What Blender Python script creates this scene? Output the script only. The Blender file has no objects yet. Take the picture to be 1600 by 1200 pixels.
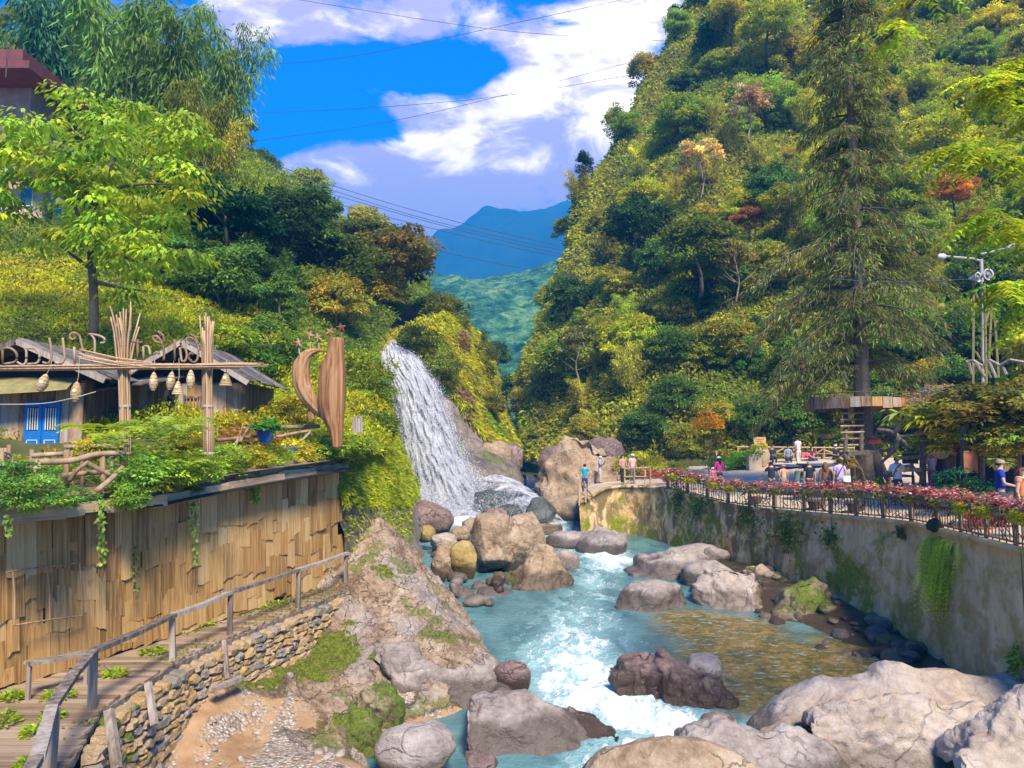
import bpy, math, random
import numpy as np
from mathutils import Vector, Matrix
R_ = random.Random(7)
rng = np.random.default_rng(11)
scene = bpy.context.scene
col = scene.collection
# ------------------------------------------------------------------ camera
F = 1200.0
PITCH = math.atan(97.0 / F)
cam_d = bpy.data.cameras.new('camera')
cam_d.sensor_width = 36.0
cam_d.lens = F / 1600.0 * 36.0
cam_d.clip_start = 0.1
cam_d.clip_end = 12000
cam = bpy.data.objects.new('camera', cam_d)
cam.rotation_euler = (math.pi / 2 + PITCH, 0, 0)
col.objects.link(cam)
scene.camera = cam
CP, SP = math.cos(PITCH), math.sin(PITCH)

def P(x, y, d):
    """the place at depth d metres that the photograph shows at (x, y)"""
    u = (x - 800.0) / F
    v = (600.0 - y) / F
    Y = CP - v * SP
    return np.array([u * d / Y, d, (SP + v * CP) * d / Y])

def dirof(x, y):
    p = P(x, y, 1.0)
    p = p / np.linalg.norm(p)
    return math.atan2(p[0], p[1]), math.asin(p[2])

# ------------------------------------------------------------------ exposure, world, sun
scene.view_settings.view_transform = 'Standard'
scene.view_settings.look = 'None'
scene.view_settings.gamma = 1.0
scene.view_settings.use_curve_mapping = False
scene.view_settings.exposure = 1.98
scene.render.engine = 'CYCLES'
scene.cycles.use_denoising = True
scene.cycles.max_bounces = 6
scene.cycles.diffuse_bounces = 3
scene.cycles.glossy_bounces = 2
scene.cycles.transmission_bounces = 3
scene.cycles.transparent_max_bounces = 8
scene.cycles.volume_bounces = 0
scene.cycles.sample_clamp_indirect = 4.0
SUN = Vector((0.24, -0.74, 0.80)).normalized()
sun_el = math.asin(SUN.z)
sun_az = math.atan2(SUN.x, SUN.y)
sl = bpy.data.lights.new('sun', 'SUN')
sl.energy = 3.4
sl.angle = math.radians(13.0)
sl.color = (1.0, 0.90, 0.70)
so = bpy.data.objects.new('sun', sl)
so.rotation_euler = SUN.to_track_quat('Z', 'Y').to_euler()
so.location = (20, -20, 60)
col.objects.link(so)

class NT:
    def __init__(s, tree):
        s.t = tree; s.n = tree.nodes; s.l = tree.links
    def node(s, typ, **kw):
        n = s.n.new(typ)
        for k, v in kw.items():
            setattr(n, k, v)
        return n
    def put(s, sock, v):
        if v is None: return
        if isinstance(v, bpy.types.NodeSocket): s.l.new(v, sock)
        else:
            if isinstance(v, (tuple, list)) and len(v) == 3 and sock.type == 'RGBA': v = (*v, 1)
            sock.default_value = v
    def math(s, op, a, b=None, c=None, clamp=False):
        n = s.node('ShaderNodeMath', operation=op, use_clamp=clamp)
        s.put(n.inputs[0], a); s.put(n.inputs[1], b)
        if c is not None: s.put(n.inputs[2], c)
        return n.outputs[0]
    def vmath(s, op, a, b=None):
        n = s.node('ShaderNodeVectorMath', operation=op)
        s.put(n.inputs[0], a)
        if b is not None: s.put(n.inputs[1], b)
        return n.outputs[0]
    def mix(s, f, a, b, blend='MIX'):
        n = s.node('ShaderNodeMix', data_type='RGBA', blend_type=blend)
        s.put(n.inputs[0], f); s.put(n.inputs[6], a); s.put(n.inputs[7], b)
        return n.outputs[2]
    def ramp(s, f, stops, interp='LINEAR'):
        n = s.node('ShaderNodeValToRGB')
        cr = n.color_ramp; cr.interpolation = interp
        while len(cr.elements) < len(stops): cr.elements.new(0.5)
        for e, (p, c) in zip(cr.elements, stops):
            e.position = p
            e.color = (*c, 1) if len(c) == 3 else c
        s.put(n.inputs[0], f)
        return n.outputs[0]
    def smooth(s, v, a, b, lo=0.0, hi=1.0):
        n = s.node('ShaderNodeMapRange', interpolation_type='SMOOTHSTEP')
        s.put(n.inputs[0], v); s.put(n.inputs[1], a); s.put(n.inputs[2], b)
        s.put(n.inputs[3], lo); s.put(n.inputs[4], hi)
        return n.outputs[0]
    def noise(s, vec, scale, detail=4, rough=0.55, dist=0.0):
        n = s.node('ShaderNodeTexNoise')
        s.put(n.inputs['Vector'], vec); s.put(n.inputs['Scale'], scale)
        n.inputs['Detail'].default_value = detail
        n.inputs['Roughness'].default_value = rough
        n.inputs['Distortion'].default_value = dist
        return n.outputs[0]
    def mapping(s, vec, scale=(1, 1, 1), loc=(0, 0, 0), rot=(0, 0, 0)):
        n = s.node('ShaderNodeMapping')
        s.put(n.inputs['Vector'], vec)
        n.inputs['Scale'].default_value = scale
        n.inputs['Location'].default_value = loc
        n.inputs['Rotation'].default_value = rot
        return n.outputs[0]

world = bpy.data.worlds.new('World')
scene.world = world
world.use_nodes = True
world.node_tree.nodes.clear()
w = NT(world.node_tree)
sky = w.node('ShaderNodeTexSky', sky_type='NISHITA')
sky.sun_disc = False
sky.sun_elevation = sun_el
sky.sun_rotation = sun_az
sky.altitude = 1200
sky.air_density = 1.0
sky.dust_density = 0.3
sky.ozone_density = 3.0
tc = w.node('ShaderNodeTexCoord')
dirv = tc.outputs['Generated']
sx = w.node('ShaderNodeSeparateXYZ'); w.put(sx.inputs[0], dirv)
az = w.math('ARCTAN2', sx.outputs[0], sx.outputs[1])
el = w.math('ARCSINE', sx.outputs[2])
def blob_sum(blobs):
    tot = None
    for (x, y, rx, ry, wt, rot) in blobs:
        a0, e0 = dirof(x, y)
        da = w.math('SUBTRACT', az, a0); de = w.math('SUBTRACT', el, e0)
        c, s_ = math.cos(math.radians(rot)), math.sin(math.radians(rot))
        p = w.math('ADD', w.math('MULTIPLY', da, c), w.math('MULTIPLY', de, s_))
        q = w.math('SUBTRACT', w.math('MULTIPLY', de, c), w.math('MULTIPLY', da, s_))
        p = w.math('DIVIDE', p, rx / F); q = w.math('DIVIDE', q, ry / F)
        r2 = w.math('ADD', w.math('MULTIPLY', p, p), w.math('MULTIPLY', q, q))
        g = w.math('MULTIPLY', w.math('EXPONENT', w.math('MULTIPLY', r2, -1.0)), wt)
        tot = g if tot is None else w.math('ADD', tot, g)
    return tot
cv = w.mapping(dirv, scale=(1.0, 1.0, 2.0))
n1 = w.math('ADD', w.math('MULTIPLY', w.math('SUBTRACT', w.noise(cv, 5.5, 9, 0.6, 0.3), 0.5), 1.65), 0.5)
n2 = w.noise(w.mapping(dirv, scale=(1, 1, 2.2), loc=(3, 1, 2)), 9.0, 9, 0.62, 0.5)
cover = [(640, 30, 260, 62, .34, -4), (430, 45, 110, 70, .22, 0), (960, 60, 130, 70, .30, 10), (640, 150, 70, 32, .20, -8),
         (850, 165, 130, 70, .36, 22), (960, 150, 60, 60, .25, 30), (640, 245, 190, 55, .38, 6), (820, 270, 150, 70, .36, 8), (560, 300, 170, 70, .36, 0),
         (660, 350, 130, 70, .38, 0), (450, 150, 150, 55, -.36, 0), (640, 195, 80, 22, -.16, 0), (560, 105, 190, 24, -.22, 0),
         (470, 215, 120, 25, -.36, 4), (760, 90, 60, 24, -.2, 0), (740, 215, 40, 14, -.2, 0), (890, 40, 40, 10, -.15, 0), (700, 105, 100, 26, -.2, 0), (985, 105, 40, 14, -.2, 15), (1010, 75, 40, 14, -.15, 10)]
dens = w.math('ADD', n1, blob_sum(cover))
mask = w.smooth(dens, 0.56, 0.80)
lit = [(860, 130, 90, 35, .42, 20), (960, 160, 60, 40, .32, 30), (960, 35, 80, 30, .4, 0), (690, 225, 90, 22, .28, 0), (760, 255, 130, 16, .2, 0),
       (600, 215, 60, 12, .18, 0), (430, 60, 60, 40, .1, 0), (820, 320, 150, 40, -.3, 0), (600, 370, 200, 45, -.2, 0)]
lum = w.smooth(w.math('ADD', w.math('SUBTRACT', w.math('MULTIPLY', n2, 1.45), 0.20), blob_sum(lit)), 0.50, 1.02)
ccol = w.mix(lum, (0.42, 0.33, 0.41), (1.85, 1.55, 1.18))
hs = w.node('ShaderNodeHueSaturation')
hs.inputs['Saturation'].default_value = 1.1
hs.inputs['Hue'].default_value = 0.5
w.put(hs.inputs['Color'], w.mix(1.0, sky.outputs[0], (0.32, 0.70, 1.28), 'MULTIPLY'))
bg1 = w.node('ShaderNodeBackground'); w.put(bg1.inputs[0], hs.outputs[0]); bg1.inputs[1].default_value = 0.075
bg2 = w.node('ShaderNodeBackground'); w.put(bg2.inputs[0], ccol); bg2.inputs[1].default_value = 0.70
ms = w.node('ShaderNodeMixShader')
w.put(ms.inputs[0], w.math('MULTIPLY', mask, w.smooth(el, -0.05, 0.06)))
w.l.new(bg1.outputs[0], ms.inputs[1]); w.l.new(bg2.outputs[0], ms.inputs[2])
wo = w.node('ShaderNodeOutputWorld'); w.l.new(ms.outputs[0], wo.inputs[0])
world.cycles.sampling_method = 'MANUAL'
world.cycles.sample_map_resolution = 512

# ------------------------------------------------------------------ object helpers
def link(o, parent=None):
    col.objects.link(o)
    if parent is not None: o.parent = parent
    return o
def tag(o, label=None, cat=None, group=None, kind=None):
    if label: o['label'] = label
    if cat: o['category'] = cat
    if group: o['group'] = group
    if kind: o['kind'] = kind
    return o
def empty(name, loc=(0, 0, 0), label=None, cat=None, group=None, rz=0.0):
    o = bpy.data.objects.new(name, None)
    o.empty_display_size = 0.2
    o.location = loc; o.rotation_euler = (0, 0, rz)
    link(o)
    return tag(o, label, cat, group)
def make_mesh(name, V, Fs, mats=(), smooth=False, colr=None, midx=None, uv=None, attrs=None):
    """V (n,3); Fs (m,k) array of equal polygons or list of tuples"""
    me = bpy.data.meshes.new(name)
    V = np.asarray(V, dtype=np.float32)
    if isinstance(Fs, np.ndarray):
        m, k = Fs.shape
        me.vertices.add(len(V)); me.vertices.foreach_set('co', V.ravel())
        me.loops.add(m * k); me.loops.foreach_set('vertex_index', Fs.astype(np.int32).ravel())
        me.polygons.add(m)
        me.polygons.foreach_set('loop_start', np.arange(0, m * k, k, dtype=np.int32))
        try: me.polygons.foreach_set('loop_total', np.full(m, k, dtype=np.int32))
        except Exception: pass
        me.update(calc_edges=True)
    else:
        me.from_pydata([tuple(v) for v in V.tolist()], [], [tuple(f) for f in Fs])
        me.update()
    for mt in mats: me.materials.append(mt)
    if midx is not None: me.polygons.foreach_set('material_index', np.asarray(midx, dtype=np.int32))
    if smooth: me.polygons.foreach_set('use_smooth', np.ones(len(me.polygons), dtype=bool))
    if colr is not None:
        a = me.color_attributes.new('Col', 'FLOAT_COLOR', 'POINT')
        c4 = np.ones((len(V), 4), dtype=np.float32); c4[:, :3] = colr
        a.data.foreach_set('color', c4.ravel())
    if attrs:
        for an, av in attrs.items():
            a = me.attributes.new(an, 'FLOAT', 'POINT')
            a.data.foreach_set('value', np.asarray(av, dtype=np.float32))
    if uv is not None:
        ul = me.uv_layers.new(name='UVMap')
        vi = np.empty(len(me.loops), dtype=np.int32); me.loops.foreach_get('vertex_index', vi)
        ul.data.foreach_set('uv', np.asarray(uv, dtype=np.float32)[vi].ravel())
    return me
def obj(name, me, parent=None, loc=None):
    o = bpy.data.objects.new(name, me)
    if loc is not None: o.location = loc
    return link(o, parent)

# ------------------------------------------------------------------ numpy noise
_perm = np.random.default_rng(3).permutation(256).astype(np.int64)
_perm = np.concatenate([_perm, _perm, _perm])
_grad = np.random.default_rng(4).normal(size=(256, 3)); _grad /= np.linalg.norm(_grad, axis=1)[:, None]
def perlin(p):
    p = np.asarray(p, dtype=np.float64)
    i = np.floor(p).astype(np.int64); f = p - i
    u = f * f * f * (f * (f * 6 - 15) + 10)
    i &= 255
    out = 0
    for dx in (0, 1):
        for dy in (0, 1):
            for dz in (0, 1):
                h = _perm[_perm[_perm[(i[:, 0] + dx) & 255] + ((i[:, 1] + dy) & 255)] + ((i[:, 2] + dz) & 255)]
                g = _grad[h]
                d = (g * (f - np.array([dx, dy, dz]))).sum(1)
                wx = u[:, 0] if dx else 1 - u[:, 0]
                wy = u[:, 1] if dy else 1 - u[:, 1]
                wz = u[:, 2] if dz else 1 - u[:, 2]
                out = out + d * wx * wy * wz
    return out
def fbm(p, octaves=4, lac=2.03, gain=0.5):
    p = np.asarray(p, dtype=np.float64); a = 1.0; s = 0
    for k in range(octaves):
        s = s + a * perlin(p + 17.3 * k); p = p * lac; a *= gain
    return s
def sstep(x, a, b):
    t = np.clip((x - a) / (b - a), 0, 1); return t * t * (3 - 2 * t)

# ------------------------------------------------------------------ shape helpers
class MB:
    """collects boxes, tubes and lathes into one mesh"""
    def __init__(s): s.v = []; s.f = []; s.n = 0
    def add(s, V, Fs):
        s.v.append(np.asarray(V, float)); s.f += [tuple(int(i) + s.n for i in f) for f in Fs]; s.n += len(V); return s
    def box(s, c, size, rz=0.0, rx=0.0, ry=0.0):
        sx, sy, sz = size[0] / 2, size[1] / 2, size[2] / 2
        V = np.array([(x, y, z) for z in (-sz, sz) for y in (-sy, sy) for x in (-sx, sx)])
        M = np.array((Matrix.Rotation(rz, 3, 'Z') @ Matrix.Rotation(ry, 3, 'Y') @ Matrix.Rotation(rx, 3, 'X')))
        V = V @ M.T + np.array(c)
        return s.add(V, [(0, 2, 3, 1), (4, 5, 7, 6), (0, 1, 5, 4), (2, 6, 7, 3), (0, 4, 6, 2), (1, 3, 7, 5)])
    def beam(s, a, b, wd, ht, up=(0, 0, 1)):
        a = np.array(a, float); b = np.array(b, float); t = b - a; L = np.linalg.norm(t); t = t / L
        u = np.array(up, float); sd = np.cross(t, u); sd /= np.linalg.norm(sd) + 1e-9; u = np.cross(sd, t)
        V = [p + sd * sx * wd / 2 + u * sz * ht / 2 for p in (a, b) for sx, sz in ((-1, -1), (1, -1), (1, 1), (-1, 1))]
        return s.add(V, [(0, 1, 2, 3), (7, 6, 5, 4), (0, 4, 5, 1), (1, 5, 6, 2), (2, 6, 7, 3), (3, 7, 4, 0)])
    def tube(s, pts, rad, seg=8, cap=True):
        pts = np.asarray(pts, float); n = len(pts)
        rad = np.full(n, rad) if np.isscalar(rad) else np.asarray(rad, float)
        tan = np.gradient(pts, axis=0); tan /= np.linalg.norm(tan, axis=1)[:, None] + 1e-9
        ref = np.array([0, 0, 1.0]) if abs(tan[0][2]) < 0.9 else np.array([1.0, 0, 0])
        V = []
        for i in range(n):
            a = np.cross(tan[i], ref); a /= np.linalg.norm(a) + 1e-9; b = np.cross(tan[i], a); ref = -b if False else ref
            for k in range(seg):
                th = 2 * math.pi * k / seg
                V.append(pts[i] + rad[i] * (math.cos(th) * a + math.sin(th) * b))
        Fs = [(i * seg + k, i * seg + (k + 1) % seg, (i + 1) * seg + (k + 1) % seg, (i + 1) * seg + k) for i in range(n - 1) for k in range(seg)]
        if cap:
            Fs.append(tuple(range(seg - 1, -1, -1))); Fs.append(tuple((n - 1) * seg + k for k in range(seg)))
        return s.add(V, Fs)
    def lathe(s, c, prof, seg=12, cap=True):
        V = [(c[0] + r * math.cos(2 * math.pi * k / seg), c[1] + r * math.sin(2 * math.pi * k / seg), c[2] + z) for r, z in prof for k in range(seg)]
        n = len(prof)
        Fs = [(i * seg + k, i * seg + (k + 1) % seg, (i + 1) * seg + (k + 1) % seg, (i + 1) * seg + k) for i in range(n - 1) for k in range(seg)]
        if cap: Fs.append(tuple(range(seg - 1, -1, -1))); Fs.append(tuple((n - 1) * seg + k for k in range(seg)))
        return s.add(V, Fs)
    def mesh(s, name, mat, smooth=False, colr=None):
        me = make_mesh(name, np.concatenate(s.v), s.f, [mat] if mat else [], smooth)
        return me
    def build(s, name, mat, parent=None, smooth=False):
        return obj(name, s.mesh(name, mat, smooth), parent)
def local(pts, o): return np.asarray(pts, float) - np.array(o, float)
def cr_interp(A, n):
    """Catmull-Rom along axis 0 with n samples per span"""
    A = np.asarray(A, float); m = len(A)
    E = np.concatenate([2 * A[:1] - A[1:2], A, 2 * A[-1:] - A[-2:-1]])
    out = []
    for i in range(m - 1):
        p0, p1, p2, p3 = E[i], E[i + 1], E[i + 2], E[i + 3]
        for k in range(n):
            t = k / n
            out.append(0.5 * (2 * p1 + (p2 - p0) * t + (2 * p0 - 5 * p1 + 4 * p2 - p3) * t * t + (3 * p1 - p0 - 3 * p2 + p3) * t ** 3))
    out.append(A[-1])
    return np.array(out)
def sheet(rows, nu, nv, world=False):
    """control grid rows of (x, y, depth) -> fine grid (r, c, 3)"""
    G = np.array([[p if world else P(*p) for p in r] for r in rows])
    G = cr_interp(G, nv)
    G = np.swapaxes(cr_interp(np.swapaxes(G, 0, 1), nu), 0, 1)
    return G
def grid_normals(G):
    du = np.gradient(G, axis=1); dv = np.gradient(G, axis=0)
    n = np.cross(du, dv); n /= np.linalg.norm(n, axis=2)[:, :, None] + 1e-9
    return n
def grid_faces(r, c):
    i = np.arange((r - 1) * (c - 1)); a = (i // (c - 1)) * c + i % (c - 1)
    return np.stack([a, a + 1, a + c + 1, a + c], 1)
def polyline_dist(X, Y, pts):
    best = np.full(X.shape, 1e9); par = np.zeros(X.shape)
    for i in range(len(pts) - 1):
        a = np.array(pts[i][:2], float); b = np.array(pts[i + 1][:2], float); d = b - a; L2 = (d * d).sum() + 1e-12
        t = np.clip(((X - a[0]) * d[0] + (Y - a[1]) * d[1]) / L2, 0, 1)
        dd = np.hypot(X - a[0] - t * d[0], Y - a[1] - t * d[1])
        m = dd < best; best[m] = dd[m]; par[m] = i + t[m]
    return best, par

# ------------------------------------------------------------------ materials
def new_mat(name):
    m = bpy.data.materials.new(name); m.use_nodes = True
    m.node_tree.nodes.clear()
    t = NT(m.node_tree)
    out = t.node('ShaderNodeOutputMaterial')
    b = t.node('ShaderNodeBsdfPrincipled')
    t.l.new(b.outputs[0], out.inputs[0])
    return m, t, b, out
def simple(name, c, rough=0.6, var=0.25, scale=6.0, metal=0.0, bump=0.0, spec=0.4, coords='Object'):
    m, t, b, o = new_mat(name)
    g = t.node('ShaderNodeTexCoord'); v = g.outputs[coords]
    oi = t.node('ShaderNodeObjectInfo')
    v = t.vmath('ADD', v, t.vmath('SCALE', (7.3, 3.1, 5.7))) if False else v
    n = t.noise(v, scale, 5, 0.6)
    lo = tuple(x * (1 - var) for x in c); hi = tuple(min(1, x * (1 + var)) for x in c)
    t.put(b.inputs['Base Color'], t.ramp(n, [(0.3, lo), (0.7, hi)]))
    b.inputs['Roughness'].default_value = rough; b.inputs['Metallic'].default_value = metal
    b.inputs['Specular IOR Level'].default_value = spec
    if bump:
        bp = t.node('ShaderNodeBump'); bp.inputs['Strength'].default_value = bump; bp.inputs['Distance'].default_value = 0.02
        t.put(bp.inputs['Height'], t.noise(v, scale * 4, 4)); t.l.new(bp.outputs[0], b.inputs['Normal'])
    return m
def wood(name, c1, c2, c3=None, stretch=(9, 9, 0.8), green=0.0, rough=0.8):
    """grain runs along local Z by default"""
    m, t, b, o = new_mat(name)
    g = t.node('ShaderNodeTexCoord'); oi = t.node('ShaderNodeObjectInfo')
    off = t.node('ShaderNodeCombineXYZ')
    r9 = t.math('MULTIPLY', oi.outputs['Random'], 37.0)
    for i in range(3): t.put(off.inputs[i], r9)
    v = t.vmath('ADD', g.outputs['Object'], off.outputs[0])
    v = t.mapping(v, scale=stretch)
    n = t.noise(v, 1.0, 6, 0.62, 0.4)
    n2 = t.noise(v, 4.0, 3, 0.6)
    ad = t.math('ADD', n, t.math('MULTIPLY', t.math('SUBTRACT', oi.outputs['Random'], 0.5), 0.32))
    c = t.ramp(ad, [(0.28, c2), (0.5, c1), (0.74, c3 or c1)])
    if green:
        gm = t.smooth(t.noise(t.mapping(g.outputs['Object'], scale=(1, 1, 1)), 2.3, 4), 0.55, 0.75, 0, green)
        c = t.mix(gm, c, (0.16, 0.15, 0.025))
    t.put(b.inputs['Base Color'], c)
    b.inputs['Roughness'].default_value = rough; b.inputs['Specular IOR Level'].default_value = 0.25
    bp = t.node('ShaderNodeBump'); bp.inputs['Strength'].default_value = 0.55; bp.inputs['Distance'].default_value = 0.02
    t.put(bp.inputs['Height'], t.math('ADD', n, t.math('MULTIPLY', n2, 0.5))); t.l.new(bp.outputs[0], b.inputs['Normal'])
    return m
def rock_mat(name, dark, mid, light, moss=0.0, moss_col=(0.10, 0.13, 0.012), scale=1.0, crack=1.0, wetz=None, rough=0.75, streak=(1, 1, 1), speck=0.0):
    m, t, b, o = new_mat(name)
    geo = t.node('ShaderNodeNewGeometry'); v = geo.outputs['Position']
    vs = t.mapping(v, scale=streak)
    n1 = t.noise(vs, 0.9 * scale, 6, 0.6, 0.3)
    n2 = t.noise(vs, 5.0 * scale, 6, 0.65, 0.2)
    n3 = t.noise(v, 22.0 * scale, 3, 0.6)
    c = t.ramp(t.math('ADD', t.math('MULTIPLY', n1, 0.6), t.math('MULTIPLY', n2, 0.45)), [(0.36, dark), (0.52, mid), (0.68, light)])
    pr = geo.outputs['Pointiness']
    c = t.mix(t.smooth(n3, 0.3, 0.7, 0, 0.22), c, tuple(x * 0.55 for x in mid))
    # fissures
    vd = t.vmath('ADD', vs, t.vmath('SCALE', None)) if False else vs
    vo = t.node('ShaderNodeTexVoronoi', feature='DISTANCE_TO_EDGE'); vo.inputs['Scale'].default_value = 0.8 * scale
    wv = t.node('ShaderNodeVectorMath', operation='ADD')
    nz = t.node('ShaderNodeTexNoise'); nz.inputs['Scale'].default_value = 1.6 * scale; nz.inputs['Detail'].default_value = 5
    t.put(nz.inputs['Vector'], v)
    t.put(wv.inputs[0], vs); t.put(wv.inputs[1], nz.outputs['Color'])
    t.put(vo.inputs['Vector'], wv.outputs[0])
    ck = t.smooth(vo.outputs['Distance'], 0.0, 0.035, 1.0, 0.0)
    ck = t.math('MULTIPLY', ck, t.smooth(n1, 0.42, 0.6, 0.0, crack))
    c = t.mix(t.math('MULTIPLY', ck, 0.7), c, tuple(x * 0.3 for x in dark))
    if speck:
        c = t.mix(t.smooth(t.noise(v, 9 * scale, 4, 0.7), 0.62, 0.7, 0, speck), c, (0.62, 0.6, 0.55))
    if moss:
        sep = t.node('ShaderNodeSeparateXYZ'); t.put(sep.inputs[0], geo.outputs['Normal'])
        mm = t.math('ADD', t.noise(v, 0.7, 5, 0.65), t.math('MULTIPLY', sep.outputs[2], 0.10))
        mk = t.smooth(mm, 0.68 - moss * 0.2, 0.74 - moss * 0.2)
        mc = t.ramp(t.noise(v, 14, 4, 0.7), [(0.3, tuple(x * 0.5 for x in moss_col)), (0.7, tuple(x * 1.7 for x in moss_col))])
        c = t.mix(mk, c, mc)
    if wetz is not None:
        sep2 = t.node('ShaderNodeSeparateXYZ'); t.put(sep2.inputs[0], v)
        lev = t.math('ADD', t.math('MULTIPLY', sep2.outputs[1], 0.0614), -7.29)   # river level along its run
        hgt = t.math('SUBTRACT', sep2.outputs[2], lev)
        wt = t.smooth(t.math('ADD', hgt, t.math('MULTIPLY', n1, 0.7)), 0.72, 1.02, 1.0, 0.0)
        c = t.mix(t.math('MULTIPLY', wt, wetz), c, t.mix(0.5, tuple(x * 0.35 for x in dark), (0.06, 0.035, 0.015)))
        t.put(b.inputs['Roughness'], t.math('SUBTRACT', rough, t.math('MULTIPLY', wt, 0.45)))
    else: b.inputs['Roughness'].default_value = rough
    t.put(b.inputs['Base Color'], c)
    b.inputs['Specular IOR Level'].default_value = 0.35
    bp = t.node('ShaderNodeBump'); bp.inputs['Strength'].default_value = 0.8; bp.inputs['Distance'].default_value = 0.09
    h = t.math('ADD', t.math('MULTIPLY', n2, 1.0), t.math('ADD', t.math('MULTIPLY', n3, 0.25), t.math('MULTIPLY', ck, -0.6)))
    t.put(bp.inputs['Height'], h); t.l.new(bp.outputs[0], b.inputs['Normal'])
    return m
def foliage_mat(name, use_obj=True, trans=0.42, gloss=0.25):
    m, t, b, o = new_mat(name)
    at = t.node('ShaderNodeAttribute'); at.attribute_name = 'Col'
    c = at.outputs['Color']
    if use_obj:
        oi = t.node('ShaderNodeObjectInfo')
        c = t.mix(1.0, c, oi.outputs['Color'], 'MULTIPLY')
    t.put(b.inputs['Base Color'], c)
    b.inputs['Roughness'].default_value = 0.5
    b.inputs['Specular IOR Level'].default_value = gloss
    tr = t.node('ShaderNodeBsdfTranslucent')
    t.put(tr.inputs['Color'], t.mix(1.0, c, (1.5, 1.35, 0.6), 'MULTIPLY'))
    mx = t.node('ShaderNodeMixShader'); mx.inputs[0].default_value = trans
    t.l.new(b.outputs[0], mx.inputs[1]); t.l.new(tr.outputs[0], mx.inputs[2])
    t.l.new(mx.outputs[0], o.inputs[0])
    return m
M_leaf = foliage_mat('leaf')
M_bark = simple('bark', (0.11, 0.085, 0.06), 0.9, 0.45, 9, bump=0.6, coords='Object')
M_bark_pale = simple('pale_bark', (0.26, 0.20, 0.13), 0.9, 0.4, 7, bump=0.6)
M_stem = simple('stem', (0.14, 0.16, 0.05), 0.7, 0.3, 5)

# ------------------------------------------------------------------ leaves
def unit(v): return v / (np.linalg.norm(v, axis=1)[:, None] + 1e-9)
def leaf_quads(pos, d, nrm, L, W, droop=0.15):
    """kite shaped leaves: (n,3) foot, direction, rough normal"""
    d = unit(d); s = unit(np.cross(d, nrm)); n = len(pos)
    L = np.broadcast_to(L, (n,))[:, None]; W = np.broadcast_to(W, (n,))[:, None]
    up = np.array([0, 0, 1.0])
    mid = pos + d * L * 0.45
    V = np.stack([pos, mid + s * W * 0.5, pos + d * L - up * L * droop, mid - s * W * 0.5], 1).reshape(-1, 3)
    Fq = np.arange(n * 4).reshape(-1, 4)
    return V, Fq
def leaf_cols(n, spread=0.35, warm=0.25, r=None):
    r = r or rng
    b = np.exp(r.normal(0, spread, n)); wv = r.normal(0, warm, n)
    c = np.stack([b * (1 + wv), b, b * (1 - 0.6 * wv)], 1)
    return np.clip(c, 0.15, 3.0)
def rand_dirs(n, r=None):
    r = r or rng
    return unit(r.normal(size=(n, 3)))
# ================================================================== SETTING
M_soil = simple('undergrowth_soil', (0.075, 0.075, 0.018), 0.95, 0.5, 0.6, bump=0.5, coords='Object')
M_earth = simple('earth', (0.12, 0.09, 0.05), 0.95, 0.3, 0.4, bump=0.4)
M_cliff = rock_mat('cliff_rock', (0.06, 0.05, 0.042), (0.20, 0.155, 0.12), (0.36, 0.29, 0.23), moss=0.25, scale=0.5)
M_bank = rock_mat('bank_rock', (0.15, 0.105, 0.065), (0.36, 0.26, 0.17), (0.52, 0.42, 0.32), moss=0.15, scale=1.1, streak=(1.0, 0.6, 1.4), wetz=0.5)
def structure(name, me, label=None):
    o = obj(name, me); tag(o, label, None, None, 'structure'); return o

# base ground out to the horizon
g = np.linspace(-1, 1, 61)
GX, GY = np.meshgrid(np.sign(g) * np.abs(g) ** 2.2 * 3400, np.sign(g) * np.abs(g) ** 2.2 * 3400 + 200)
GZ = -8.6 + 0 * GX
structure('ground', make_mesh('ground', np.stack([GX, GY, GZ], 2).reshape(-1, 3), grid_faces(61, 61), [M_earth]))

def river_z(Y):
    return np.interp(Y, [6, 12, 15, 18.5, 21, 26, 32, 36, 42, 47, 50, 56], [-7.0, -6.75, -6.42, -6.2, -6.0, -5.72, -5.38, -5.08, -4.62, -4.3, -4.0, -3.9])

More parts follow.
